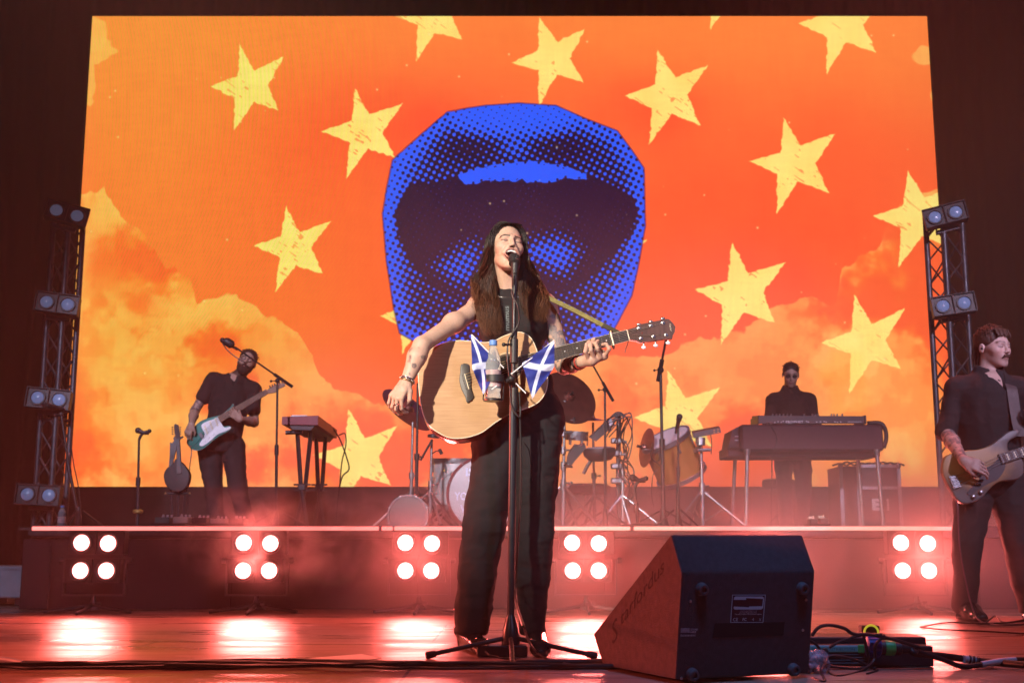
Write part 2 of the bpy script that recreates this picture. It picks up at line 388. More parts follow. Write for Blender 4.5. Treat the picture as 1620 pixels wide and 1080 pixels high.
def screen_pixels(W, H):
    # each diode's place on the wall, expressed on the artwork's own 1620-wide layout
    X = np.linspace(SX0, SX1, W)[None, :].repeat(H, 0); Z = np.linspace(SZ0, SZ1, H)[:, None].repeat(W, 1)
    dz = Z - CAM_H; dep = SY * cT + dz * sT; x = (810 + FPX * X / dep).astype(np.float32); y = (540 - FPX * (dz * cT - SY * sT) / dep).astype(np.float32)
    C = lambda r, g, b: np.array([r, g, b], np.float32)
    mix = lambda a, b, t: a * (1 - t[..., None]) + b * t[..., None]
    n1 = fbm(x, y, 260, 11); n2 = fbm(x, y, 90, 31, 6, .55)
    img = mix(C(255, 102, 50), C(255, 138, 62), sstep(330, 20, y + 200 * (n1 - .5)) * .8)
    img = mix(img, C(255, 150, 70), sstep(600, 120, x + 300 * (n1 - .5)) * .45)
    red = np.exp(-(((x - 640) / 150) ** 2 + ((y - 200) / 75) ** 2)) * .9 + np.exp(-(((x - 1010) / 110) ** 2 + ((y - 170) / 60) ** 2)) * .7 + .5 * np.exp(-(((x - 1200) / 260) ** 2 + ((y - 400) / 160) ** 2))
    img = mix(img, C(255, 70, 44), np.clip(red * (.4 + n2), 0, 1) * .85)
    # clouds
    tx = [90, 130, 165, 190, 225, 262, 300, 312, 370, 440, 475, 520, 600, 700, 830, 960, 1050, 1100, 1170, 1225, 1270, 1322, 1332, 1395, 1405, 1440, 1510]
    ty = [310, 300, 292, 345, 370, 420, 440, 478, 466, 505, 535, 610, 640, 640, 600, 560, 560, 540, 520, 490, 470, 484, 430, 385, 345, 305, 292]
    bil = 0
    for s_, a_ in ((42, 15), (19, 7), (9, 3)): bil = bil + a_ * np.abs(2 * noise2(x, y, s_, 77 + s_) - 1)
    top = np.interp(x.ravel(), tx, ty).reshape(x.shape) + bil - 8
    inside = sstep(-1.5, 2.5, y - top)
    body = fbm(x + 40 * n1, y, 120, 51, 6, .55); wor = np.abs(2 * fbm(x, y, 60, 91, 4, .6) - 1)
    lf = .07 * np.exp(-(((x - 230) / 190) ** 2)) * sstep(760, 620, y)
    cl = mix(C(255, 116, 48), C(255, 164, 78), sstep(.40, .56, body + .22 * (wor - .3) + lf))
    cl = mix(cl, C(255, 184, 94), np.exp(-np.clip(y - top, 0, 999) / 22) * sstep(.2, .5, wor + n2 * .5) * .9)
    puf = fbm(x, y, 55, 131, 5, .5); cl = mix(cl, C(255, 188, 98), sstep(.50, .62, puf) * sstep(.40, .55, body) * .65); cl = mix(cl, C(255, 132, 58), sstep(.47, .36, puf) * .5)
    cl = mix(cl, C(252, 92, 48), sstep(.47, .35, body + lf * .6) * .8)
    cl = mix(cl, C(255, 100, 48), (np.exp(-(((x - 165) / 32) ** 2 + ((y - 415) / 42) ** 2)) * .8 + np.exp(-(((x - 225) / 25) ** 2 + ((y - 480) / 16) ** 2)) * .6))
    cl = mix(cl, C(255, 176, 84), np.exp(-(((x - 150) / 70) ** 2 + ((y - 560) / 110) ** 2)) * .55)
    fade = sstep(0, 1, np.clip((.62 * np.ones_like(x) + .5 * np.exp(-((x - 200) / 200) ** 2) + .35 * np.exp(-((x - 1420) / 150) ** 2)), 0, 1)) * sstep(60, 0, (y - top) * 0)
    img = mix(img, cl, inside * np.clip(fade, 0, 1))
    for cx, cy, rx, ry in ((150, 80, 32, 22), (150, 55, 18, 30), (138, 130, 14, 40), (1462, 88, 20, 16), (1478, 150, 6, 10)):
        q = ((x - cx) / rx) ** 2 + ((y - cy) / ry) ** 2 + .8 * (noise2(x, y, 9, 5) - .5); img = mix(img, C(255, 182, 92), sstep(1.1, .8, q) * .8)
    # stars
    T = np.array([(-23, -137), (25, -58), (120, -97), (65, -10), (105, 70), (20, 45), (-38, 135), (-36, 28), (-117, -5), (-30, -38)], float)
    SS = [(390, 140, 136, 0), (571, 212, 142, 2), (460, 395, 138, 3), (679, 27, 140, 1), (869, 97, 138, -3), (1052, 156, 150, 2), (1252, 262, 152, 2), (1447, 347, 156, 3), (1167, 467, 160, 4),
          (1330, 42, 152, 2), (1146, -18, 136, 2), (1366, 545, 154, -1), (1068, 664, 154, 2), (560, 726, 154, 2), (652, 503, 120, 0), (960, 412, 125, 12), (965, 335, 120, 4)]
    for k, (cx, cy, h, rot) in enumerate(SS):
        m = (abs(x - cx) < h * .62) & (abs(y - cy) < h * .62)
        if not m.any(): continue
        rg = np.random.RandomState(100 + k); a = math.radians(rot); s_ = h / 272.
        pts = [((p[0] * math.cos(a) - p[1] * math.sin(a)) * s_ + cx + rg.uniform(-2, 2), (p[0] * math.sin(a) + p[1] * math.cos(a)) * s_ + cy + rg.uniform(-2, 2)) for p in T]
        xs, ys = x[m], y[m]; jx = 2.6 * (noise2(xs, ys, 6, 200 + k) - .5) + 1.6 * (noise2(xs, ys, 2.5, 230 + k) - .5); jy = 2.4 * (noise2(xs, ys, 6, 300 + k) - .5)
        q = inpoly(xs + jx, ys + jy, pts); dd = pdist(xs + jx, ys + jy, pts)
        cov = np.where(q, sstep(-1.2, .6, dd), sstep(1.0, 0, dd) * .5)
        st = np.abs(noise2(xs * .8 + ys * .6, (ys * .8 - xs * .6) * 5, 11, 400 + k)); scr = (st > .83) & (noise2(xs, ys, 18, 410 + k) > .5)
        cov = np.where(scr & q, cov * .45, cov)
        tone = mix(C(255, 228, 124), C(255, 212, 106), np.clip(noise2(xs, ys, 30, 500 + k) * .8 - .1, 0, 1))
        img[m] = mix(img[m], tone, cov)
    # the mouth cut-out in halftone
    MP = [(708, 177), (740, 171), (767, 167), (821, 163), (880, 167), (925, 187), (977, 207), (1000, 238), (1019, 266), (1021, 358), (1012, 410), (1000, 467), (980, 505), (963, 537), (900, 572), (800, 580), (720, 566), (660, 543), (632, 527), (623, 490), (611, 412), (605, 338), (612, 295), (621, 253), (645, 231), (669, 210)]
    m = (x > 595) & (x < 1032) & (y > 155) & (y < 590); xs, ys = x[m], y[m]
    jx = 1.6 * (noise2(xs, ys, 7, 8) - .5); ins = inpoly(xs + jx, ys + jx, MP); d = pdist(xs, ys, MP)
    g = lambda a, b, c, e: np.exp(-(((xs - a) / c) ** 2 + ((ys - b) / e) ** 2))
    cv = lambda L_: [(580 + a / 2.134, 140 + b / 2.134) for a, b in L_]
    CAV = cv([(135, 350), (165, 322), (240, 325), (310, 300), (420, 318), (530, 312), (640, 318), (745, 303), (800, 318), (850, 340), (895, 372), (912, 430), (885, 490), (832, 552), (790, 600), (745, 640), (690, 672), (600, 690), (440, 700), (290, 690), (205, 640), (150, 580), (112, 500), (102, 430), (118, 380)])
    sdc = pdist(xs, ys, CAV) * np.where(inpoly(xs, ys, CAV), -1, 1)
    base = .34 + .42 * np.exp(-(d / 26) ** 2) + .14 * sstep(700, 640, xs) * sstep(430, 330, ys)
    base = np.where(ys > 440, .20 + .52 * np.exp(-(d / 30) ** 2) + .16 * sstep(900, 960, xs), base)
    topg = .95 * sstep(262, 186, ys + 10 * ((xs - 815) / 100) ** 2) * np.exp(-((xs - 815) / 175) ** 4); base = np.maximum(base, topg); base = np.maximum(base, .60 * g(815, 228, 48, 40))
    base = base - .26 * g(738, 236, 44, 24) - .26 * g(892, 234, 46, 24)
    L_ = base * sstep(-3, 9, sdc) - .25 * sstep(4, -6, sdc)
    for PG, amp in ((cv([(190, 600), (240, 550), (310, 505), (385, 480), (420, 560), (400, 650), (350, 700), (275, 690)]), .52), (cv([(505, 515), (560, 480), (640, 465), (700, 485), (755, 540), (730, 600), (690, 660), (620, 650), (560, 620), (510, 600)]), .60)):
        L_ = np.maximum(L_, amp * sstep(-6, 34, pdist(xs, ys, PG) * np.where(inpoly(xs, ys, PG), 1, -1)) + .04 * (noise2(xs, ys, 20, 44) - .5))
    ang = math.radians(28); s_ = 9.6; uu = (xs * math.cos(ang) + ys * math.sin(ang)) / s_ * 2 * PI; vv = (-xs * math.sin(ang) + ys * math.cos(ang)) / s_ * 2 * PI
    ht = .5 + .25 * (np.cos(uu) + np.cos(vv)); blue = sstep(-.07, .07, L_ - ht)
    TE = [(370, 350), (450, 325), (560, 305), (670, 295), (780, 310), (895, 345), (898, 372), (800, 364), (740, 383), (650, 384), (632, 366), (610, 380), (560, 375), (480, 374), (440, 388), (400, 390), (380, 370)]
    TE = [(580 + a / 2.572, 140 + b / 2.572) for a, b in TE]; te = inpoly(xs + jx * 2, ys + jx * 2, TE); tooth = te & ((ht < .80) | (pdist(xs, ys, TE) > 3.5))
    blue = np.where(tooth, 1., blue)
    bc = mix(C(30, 92, 255), C(62, 92, 252), sstep(260, 520, ys)); dk = mix(C(18, 8, 46), C(62, 32, 54), sstep(230, 420, ys + 60 * (fbm(xs, ys, 120, 61) - .5)))  # lower darks lifted in the colour to stand for haze before the wall
    mouth = mix(dk, bc, blue); img[m] = mix(img[m], mouth, ins.astype(np.float32)); edge = (np.exp(-(d / 1.3) ** 2) * .5); img[m] = mix(img[m], C(40, 10, 50), edge)
    # specks, panel seams and the faint beat of the diode rows
    rg = np.random.RandomState(9)
    for _ in range(70):
        cx, cy, r = rg.uniform(130, 1480), rg.uniform(30, 700), rg.uniform(.6, 1.8); mm = (abs(x - cx) < 4) & (abs(y - cy) < 4)
        img[mm] = mix(img[mm], C(255, 226, 150), np.exp(-((x[mm] - cx) ** 2 + (y[mm] - cy) ** 2) / r ** 2) * .8)
    wx = x + .04 * (y - 300) ** 2 / 30; beat = .5 + .5 * np.sin((wx * .93 + y * .36 - .0006 * (x - 600) ** 2) * 2 * PI / 7.4)
    am = 1.5 * sstep(760, 300, x) * sstep(20, 120, x - 60) * sstep(760, 520, y)
    img = img * (1 - (.075 * beat * am)[..., None]); img[..., 1] += (beat ** 2) * am * 22; img[..., 2] -= beat * am * 10
    img = img * (1 + .03 * (noise2(x * .15, y, 3, 71) - .5) + .03 * (noise2(x, y * .1, 3, 72) - .5))[..., None]
    return np.clip(img, 0, 255)
SW, SH = 2000, 1115
px_ = screen_pixels(SW, SH).astype(np.float32)
im = bpy.data.images.new('screen_artwork', SW, SH, alpha=False, float_buffer=False)
buf = np.ones((SH, SW, 4), np.float32); buf[..., :3] = px_ / 255.; im.pixels.foreach_set(buf.ravel()); im.update(); im.pack()
M_led = bpy.data.materials.new('led_wall_face'); M_led.use_nodes = True
N, L = M_led.node_tree.nodes, M_led.node_tree.links; b = N['Principled BSDF']; b.inputs['Base Color'].default_value = (.02, .02, .02, 1); b.inputs['Roughness'].default_value = .6
ti = N.new('ShaderNodeTexImage'); ti.image = im; ti.interpolation = 'Linear'; ti.extension = 'EXTEND'; L.new(ti.outputs[0], b.inputs['Emission Color']); b.inputs['Emission Strength'].default_value = 1.08
vs = [(SX0, SY, SZ0), (SX1, SY, SZ0), (SX1, SY, SZ1), (SX0, SY, SZ1)]
disp = mesh_obj('display', vs, [(0, 1, 2, 3)], M_led, screen, smooth=0, recalc=False)
uv = disp.data.uv_layers.new(name='UVMap')
for li, (a, b_) in enumerate(((0, 0), (1, 0), (1, 1), (0, 1))): uv.data[li].uv = (a, b_)
MB().box(((SX0 + SX1) / 2, SY + .08, (SZ0 + SZ1) / 2), (SX1 - SX0 + .06, .14, SZ1 - SZ0 + .06)).build('cabinet', M_black, screen)
mb = MB()
for xx in np.linspace(SX0 + .3, SX1 - .3, 9): mb.box((xx, SY + .5, (SZ0 + RZ) / 2 + 2.0), (.08, .08, SZ0 + 4.0 - RZ)); 
mb.build('rear_scaffold', M_darkmetal, screen)
# plinth in front of the foot of the screen
M_plinth = mat('plinth_cloth', (.030, .018, .016), .9, noise=.3, nscale=2)
pl = MB(); pl.box(((SX0 + SX1) / 2, SY - .06, (RZ + SZ0) / 2 + .005), (SX1 - SX0 + .12, .08, SZ0 - RZ - .012)); o = pl.build('screen_plinth', M_plinth, smooth=0)
tag(o, 'low dark fabric panel running along under the video wall', 'panel')
def text_mesh(name, body, o, ax, up, h, m, parent=None, width=None, weight=0.0, depth=.0006, shear=0., space=1., n=None):
    """lettering in the built-in face, laid on the plane of ax/up with its lower-left corner at o"""
    c = bpy.data.curves.new(name + '_tmp', 'FONT'); c.body = body; c.size = 1; c.offset = weight; c.extrude = 0; c.shear = shear; c.space_character = space; c.resolution_u = 2
    t = bpy.data.objects.new(name + '_tmp', c); COL.objects.link(t); bpy.context.view_layer.update()
    me = bpy.data.meshes.new_from_object(t.evaluated_get(bpy.context.evaluated_depsgraph_get())); COL.objects.unlink(t); bpy.data.objects.remove(t)
    v = np.array([q.co[:] for q in me.vertices]); f = [tuple(p.vertices) for p in me.polygons]; bpy.data.meshes.remove(me)
    v -= v.min(0); s = h / v[:, 1].max(); sx = (width / v[:, 0].max()) if width else s
    ax = nrm(ax); up = nrm(up); nn = nrm(np.cross(ax, up)) if n is None else nrm(n)
    V = np.asarray(o) + v[:, :1] * sx * ax + v[:, 1:2] * s * up + nn * depth
    return mesh_obj(name, V, f, m, parent, smooth=0, recalc=False)
M_ink = mat('pale_print', lin((196, 205, 220)), .6)

# ================================================================== BLINDERS on the floor along the riser
M_lamp = mat('hot_lamp_glass', (.9, .6, .6), .3, emit=(1.0, .24, .22), estr=13)
M_housing = mat('fixture_housing', (.014, .011, .011), .5, noise=.3, nscale=20)
def make_blinder():
    Y = 7.72; c = P(150, 880, Y); x0, zc = c[0], c[2]
    t = thing('blinder_light', 'x', 'stage light', (x0, Y, 0), 'four-cell blinder lights along the foot of the platform')
    s = mpp(Y); w = .352; 
    mb = MB()
    for k, (dx, z) in enumerate(((.006, P(150, 858, Y)[2]), (-.012, P(150, 902, Y)[2]))):
        mb.box((x0 + dx, Y + .045, z), (w, .10, .150), bevel=.006)
        for sx in (-1, 1): mb.box((x0 + dx, Y - .012, z), (.008, .02, .145))
        mb.box((x0 + dx, Y - .010, z + .074), (w, .03, .006)); mb.box((x0 + dx, Y - .010, z - .074), (w, .03, .006))
    mb.build('housing', M_housing, t)
    for px, py in ((129, 858), (171, 859), (127, 902), (168, 902)):
        q = P(px + .5, py, Y); l = MB().lathe((q[0], Y - .004, q[2]), (0, -1, 0), [(0, .049), (.004, .049), (.006, .046), (.012, .038), (.016, .02), (.017, .001)], n=28).build('lamp', M_lamp, t)
        rg_ = MB().lathe((q[0], Y - .003, q[2]), (0, -1, 0), [(0, .070), (.016, .066), (.008, .051), (0, .050)], n=28, caps=False).build('bezel', M_housing, l)
    zt, zb = P(150, 885, Y)[2], P(150, 941, Y)[2]
    mb = MB(); hw = .192
    mb.box((x0 - hw, Y + .02, (zt + zb) / 2), (.012, .03, zt - zb)); mb.box((x0 + hw, Y + .02, (zt + zb) / 2), (.012, .03, zt - zb)); mb.box((x0, Y + .02, zb), (2 * hw + .012, .03, .012))
    for sx in (-1, 1): mb.cyl((x0 + sx * (hw + .008), Y + .02, zt - .005), (x0 + sx * (hw + .035), Y + .02, zt - .005), .018, n=12)
    mb.build('yoke', M_darkmetal, t)
    mb = MB(); mb.cyl((x0, Y + .02, zb - .005), (x0, Y + .02, .045), .014); mb.lathe((x0, Y + .02, .02), (0, 0, 1), [(0, .05), (.02, .05), (.045, .02), (.06, .018)], n=16)
    for a in (200, 340, 90, 270):
        d = np.array([math.cos(math.radians(a)), math.sin(math.radians(a)), 0]); mb.tube([(x0, Y + .02, .05), np.array([x0, Y + .02, .05]) + d * .12 + (0, 0, -.02), np.array([x0, Y + .02, .012]) + d * .29], [.012, .012, .010], n=8)
    mb.cyl((x0 + .03, Y + .0, zb - .05), (x0 + .055, Y, zb - .05), .012, n=8); mb.build('floor_stand', M_darkmetal, t)
    return t
bl0 = make_blinder(); Yb = 7.72
BLX = [150, 407, 663, 927, 1186, 1448]
BLL = ['four-cell blinder glowing at the far left end of the platform, nearest the grey box',
       'four-cell blinder glowing in drifting smoke below the bearded guitarist',
       'four-cell blinder glowing just left of the singer\'s legs',
       'four-cell blinder glowing between the singer\'s legs and the wedge monitor',
       'four-cell blinder mostly hidden behind the black wedge monitor, only its top edge showing',
       'four-cell blinder glowing between the wedge monitor and the bass player']
for k, bx in enumerate(BLX):
    o = bl0 if k == 0 else copy_tree(bl0)
    if k: o.location = (P(bx, 880, Yb)[0], Yb, 0); o.rotation_euler.z = math.radians((0, 1, -1, 0, 1, -2)[k])
    o['label'] = BLL[k]
    if k == 4: o.scale.z = .955
    # the beam thrown by the fixture towards the audience
    xx = P(bx, 880, Yb)[0]; sp = spot('blinder_beam_lamp', (xx, Yb - .06, .34), (xx, 3.0, .9), 140, (1.0, .14, .12), 150, .9, .2)

# ================================================================== TRUSS TOWERS
M_truss = mat('anodised_truss', (.085, .088, .098), .45, .7, noise=.25, nscale=12, rvar=.1)
def truss(cx, Y, z0, z1, yaw, w, label):
    t = thing('truss_tower', label, 'truss', (cx, Y, z0), 'lighting truss towers either side of the video wall')
    a = math.radians(yaw); ex = np.array([math.cos(a), math.sin(a), 0]); ey = np.array([-math.sin(a), math.cos(a), 0]); c = np.array([cx, Y, 0]); cs = []
    mb = MB(); h = w / 2
    for i, j in ((-1, -1), (1, -1), (1, 1), (-1, 1)):
        q = c + ex * i * h + ey * j * h; cs.append(q); mb.cyl(q + (0, 0, z0), q + (0, 0, z1), .025, n=14)
    mb.build('chords', M_truss, t)
    mb = MB(); n = int((z1 - z0) / .21)
    for s_ in range(4):
        A, B = cs[s_], cs[(s_ + 1) % 4]
        for k in range(n):
            za, zb = z0 + (z1 - z0) * k / n, z0 + (z1 - z0) * (k + 1) / n
            p, q = (A, B) if k % 2 == 0 else (B, A); mb.cyl(p + (0, 0, za), q + (0, 0, zb), .0075, n=6)
            if s_ % 2 == 0 and k % 2 == 0: mb.cyl(q + (0, 0, za), p + (0, 0, zb), .0075, n=6)
        for z in np.linspace(z0 + .03, z1 - .03, 4): mb.cyl(A + (0, 0, z), B + (0, 0, z), .012, n=8)
    mb.build('lacing', M_truss, t)
    MB().box(c + (0, 0, z0 + .012), (w + .2, w + .2, .02)).build('base_plate', M_darkmetal, t); MB().box(c + (0, 0, z1 + .008), (w + .06, w + .06, .015)).build('top_plate', M_darkmetal, t)
    return t
TY = 10.4; xL = P(86, 700, TY)[0]; xR = P(1502, 500, TY)[0]; zt = P(118, 338, TY)[2]
truss(xL, TY, RZ, zt, -24, .175, 'metal lattice truss tower at the left edge of the video wall')
truss(xR, TY, RZ, zt, 24, .215, 'metal lattice truss tower at the right edge of the video wall, behind the bass player')
M_lens = mat('unlit_lens_faint_glow', lin((120, 145, 185)), .25, noise=.12, nscale=160, emit=lin((92, 112, 145)), estr=.28)  # unlit lens given a weak glow in place of light it reflects
M_rust = mat('worn_frame_edges', (.020, .016, .016), .5, .4, noise=.5, nscale=60)
def twin(cx, cz, Y, roll, label, first=[None]):
    if first[0] is None:
        t = thing('twin_blinder', label, 'stage light', (cx, Y, cz), 'unlit two-cell lights clamped to the truss towers')
        mb = MB(); o = np.array([cx, Y, cz])
        mb.box(o + (0, .06, 0), (.352, .1, .165), bevel=.006); mb.build('housing', M_housing, t)
        mb = MB()
        for dz in (-.083, .083): mb.box(o + (0, -.0, dz), (.36, .03, .007))
        for dx in (-.178, 0, .178): mb.box(o + (dx, -.001, 0), (.007, .03, .16))
        mb.build('frame', M_rust, t)
        for dx in (-.088, .088):
            l = MB().lathe(o + (dx, .008, 0), (0, -1, 0), [(0, .052), (.006, .05), (.014, .035), (.018, .001)], n=24).build('lamp', M_lens, t)
            MB().lathe(o + (dx, .01, 0), (0, -1, 0), [(0, .068), (.018, .066), (.018, .056), (0, .054)], n=24, caps=False).build('bezel', M_housing, l)
        mb = MB(); mb.cyl(o + (0, .1, 0), o + (0, .16, 0), .03, n=10); mb.box(o + (0, .15, -.1), (.2, .05, .03)); mb.build('clamp', M_darkmetal, t); first[0] = t
    else:
        t = copy_tree(first[0]); t.location = (cx, Y, cz); t['label'] = label
    t.rotation_euler = (math.radians(-4), math.radians(roll), math.radians(roll * 1.5)); return t
for (a, b_, r_, lb) in (((90, 333), (121, 340), 12, 'pale two-cell light at the very top of the left truss tower'), ((74, 478), (106, 480), 6, 'second pale two-cell light down the left truss tower'),
                        ((60, 629), (92, 631), 5, 'third pale two-cell light down the left truss tower, just behind the microphone'), ((42, 781), (77, 783), 3, 'lowest pale two-cell light on the left truss tower, beside the water bottle'),
                        ((1480, 342), (1511, 336), -11, 'pale two-cell light at the very top of the right truss tower'), ((1492, 483), (1526, 479), -7, 'lower pale two-cell light on the right truss tower, above the bass player\'s head')):
    q = P((a[0] + b_[0]) / 2, (a[1] + b_[1]) / 2, TY - .28); twin(q[0], q[2], TY - .28, r_, lb)

# ================================================================== WEDGE MONITOR in the foreground
def unit(a): return nrm(a)
wa = math.radians(23); dW = np.array([math.cos(wa), math.sin(wa), 0]); dD = np.array([-math.sin(wa), math.cos(wa), 0])
A0 = np.array([.505, 3.80, .0])
side = {k: PP(*v, A0, dW) for k, v in dict(nt=(1081, 905), rt=(1064, 844), fl=(940, 1003), fb=(955, 1062)).items()}
nb = A0 + (0, 0, .014); side['fb'][2] = .014
WW = .492
M_wedge = mat('speckled_black_cabinet_paint', (.024, .026, .034), .6, noise=.25, nscale=60, bump=.9, bscale=420)
M_wedge_side = mat('wedge_side_red_lit', (.085, .045, .040), .7, noise=.25, nscale=50, bump=.9, bscale=380)  # red light on this side is put into the colour
wedge = thing('wedge_monitor', 'black wedge floor monitor with rubber feet and a printed label, in the foreground', 'speaker', A0 + dW * WW / 2 + dD * .22)
prof = [nb, side['nt'], side['rt'], side['fl'], side['fb']]
bm = bmesh.new(); va = [bm.verts.new(p) for p in prof]; vb = [bm.verts.new(p + dW * WW) for p in prof]; n5 = 5
bm.faces.new(va); bm.faces.new(vb[::-1])
for i in range(n5): bm.faces.new((va[i], vb[i], vb[(i + 1) % n5], va[(i + 1) % n5]))
bmesh.ops.recalc_face_normals(bm, faces=bm.faces); bmesh.ops.bevel(bm, geom=list(bm.edges), offset=.009, segments=3, profile=.6, affect='EDGES')
bm.verts.ensure_lookup_table(); V = [v.co[:] for v in bm.verts]; F = [tuple(v.index for v in f.verts) for f in bm.faces]; bm.free()
mesh_obj('cabinet', V, F, M_wedge, wedge, smooth=40)
# carpeted cheek, its colour reddened in place of red light on it
cc = np.mean(prof, 0); chk = [cc + (p - cc) * .985 - dW * .0035 for p in prof]
MB().prism(chk, dW * .004).build('side_panel', M_wedge_side, wedge, smooth=0)
# near face frame
upn = unit(side['nt'] - nb); nn = unit(np.cross(dW, upn)); nn = nn if nn[1] < 0 else -nn
def wf(px, py): return PP(px, py, nb, nn)
M_foot = mat('grey_rubber_feet', (.055, .06, .07), .6, noise=.2, nscale=50)
for px, py in ((1109, 931), (1268, 930), (1094, 1066), (1254, 1058)):
    q = wf(px, py); MB().lathe(q, nn, [(0, .021), (.004, .021), (.018, .0175), (.020, .015), (.020, .009), (.012, .007), (.012, .001)], n=22).build('rubber_foot', M_foot, wedge)
for px, py in ((1092, 950), (1275, 948), (1270, 996), (1078, 1072)):
    MB().lathe(wf(px, py), nn, [(0, .005), (.002, .0045), (.003, .001)], n=10).build('screw', M_alu, wedge)
M_slot = mat('handle_slot_shade', (.003, .003, .003), .95, noise=.2)
MB().prism([wf(1131, 985) , wf(1241, 983), wf(1239, 1004), wf(1127, 1008)], nn * .0015).build('handle_slot', M_slot, wedge, smooth=0)  # flat black plate painted for the shade inside the slot
lab = MB(); L0, L1, L2, L3 = wf(1158, 940), wf(1211, 940), wf(1207, 984), wf(1155, 984)
lab.prism([L0, L1, L2, L3], nn * .001); lp = lab.build('label_plate', mat('label_dark_print', (.006, .006, .012), .4, noise=.1), wedge, smooth=0)
M_lab = mat('label_pale_ink', lin((150, 180, 200)), .5)
def lq(u, v): return (L0 * (1 - u) + L1 * u) * (1 - v) + (L3 * (1 - u) + L2 * u) * v + nn * .0012
b_ = MB()
def lpoly(pts, mb=b_): mb.prism([lq(*p) for p in pts], nn * .0005)
for (u0, v0, u1, v1) in ((0, 0, 1, .018), (0, .982, 1, 1), (0, 0, .018, 1), (.982, 0, 1, 1)): lpoly([(u0, v0), (u1, v0), (u1, v1), (u0, v1)])
lpoly([(.06, .18), (.06, .10), (.10, .06), (.42, .06), (.42, .18)]); lpoly([(.42, .06), (.90, .06), (.95, .10), (.95, .15), (.42, .12)])
lpoly([(.07, .42), (.53, .45), (.53, .53), (.10, .53), (.07, .49)]); lpoly([(.53, .42), (.93, .41), (.93, .50), (.90, .53), (.53, .53)]); lpoly([(.93, .13), (.96, .15), (.955, .48), (.93, .50)])
b_.build('logo', M_lab, lp, smooth=0)
ux = unit(L1 - L0); uz = unit(L0 - L3); LWd = np.linalg.norm(L1 - L0); LHt = np.linalg.norm(L0 - L3)
text_mesh('small_print', 'www.loudspeakers.co.uk', lq(.27, .60), ux, uz, LHt * .035, M_ink, lp, width=LWd * .5, n=nn)
text_mesh('small_print', 'Manufactured in the United Kingdom', lq(.12, .73), ux, uz, LHt * .05, M_ink, lp, width=LWd * .8, n=nn)
text_mesh('small_print', 'Custom Engineered by', lq(.26, .67), ux, uz, LHt * .045, M_ink, lp, width=LWd * .5, n=nn)
text_mesh('marks', 'CE', lq(.07, .95), ux, uz, LHt * .12, M_lab, lp, width=LWd * .15, n=nn, weight=.01)
text_mesh('marks', 'FC', lq(.36, .94), ux, uz, LHt * .11, M_lab, lp, width=LWd * .12, n=nn, weight=.02)
text_mesh('marks', '4', lq(.65, .93), ux, uz, LHt * .10, M_lab, lp, width=LWd * .06, n=nn)
text_mesh('marks', 'X', lq(.86, .94), ux, uz, LHt * .10, M_lab, lp, width=LWd * .07, n=nn)
s0 = wf(1077, 1000); st = MB(); st.prism([wf(1077, 993), wf(1091, 993), wf(1091, 1000), wf(1077, 1000)], nn * .001); stp = st.build('sticker', mat('grey_sticker', lin((120, 128, 140)), .5, noise=.3, nscale=150), wedge, smooth=0)
text_mesh('sticker_print', 'SOUND', wf(1092, 996.5) + nn * .001, ux, uz, .006, M_ink, stp, width=.026, n=nn); text_mesh('sticker_print', 'HIRE', wf(1092, 1000.5) + nn * .001, ux, uz, .006, M_ink, stp, width=.02, n=nn)
text_mesh('sticker_print', 'STAGE SOUND SERVICES', wf(1076, 1006) + nn * .001, ux, uz, .0055, M_ink, stp, width=.054, n=nn)
# script lettering pressed into the cheek, rising along the sloping baffle
def ws(px, py): return PP(px, py, A0 - dW * .0042, dW)
la = ws(966, 1006); lb_ = ws(1052, 898); ld = unit(lb_ - la); lu = unit(np.cross(dW, ld)); lu = lu if np.dot(lu, (0, 0, 1)) > 0 else -lu
M_press = mat('pressed_lettering', (.030, .014, .013), .8, noise=.3, nscale=80)
LL = np.linalg.norm(lb_ - la)
text_mesh('logo_initial', 'S', la - lu * .03, ld, lu, .062, M_press, wedge, width=LL * .17, shear=.5, weight=-.008, n=-dW, depth=.0006)
text_mesh('logo_lettering', 'tarfordus', la + ld * LL * .21 - lu * .006, ld, lu, .038, M_press, wedge, width=LL * .80, shear=.45, weight=-.004, n=-dW, depth=.0006)
q = ws(982, 1078); MB().box(q + dW * .05 + (0, 0, 0), (.03, .03, .03)).build('far_foot', M_foot, wedge)

# ================================================================== STANDS AND MICROPHONES
def tripod(mb, c, z, r, h=.14, rot=0, rad=.008, n=3):
    for k in range(n):
        a = math.radians(rot + 360 / n * k); d = np.array([math.cos(a), math.sin(a), 0])
        mb.cyl(np.array([c[0], c[1], z + h]) + d * .03, np.array([c[0], c[1], z + .012]) + d * r, rad, n=8)
        mb.lathe(np.array([c[0], c[1], z + .012]) + d * (r - .02), d, [(0, rad * 1.4), (.03, rad * 1.5), (.034, rad)], n=8)
def mic_shape(parent, tip, d, L=.16, col=None, rb=.025, slim=1.):
    """handheld microphone: ball grille at tip, body going back along d"""
    d = unit(d); tip = np.asarray(tip, float)
    MB().sphere(tip, rb, 18).build('grille', M_grille, parent, smooth=180)
    MB().lathe(tip, d, [(rb * .75, rb * .86), (rb * .95, rb * .92), (rb * 1.15, rb * .88), (rb * 1.35, rb * .72 * slim), (L, rb * .42 * slim ** .5), (L + .012, rb * .36 * slim ** .5)], n=18).build('body', M_blackplastic, parent)
M_grille = mat('wire_mesh_grille', (.035, .035, .04), .45, .6, noise=.5, nscale=500, bump=.8, bscale=900)
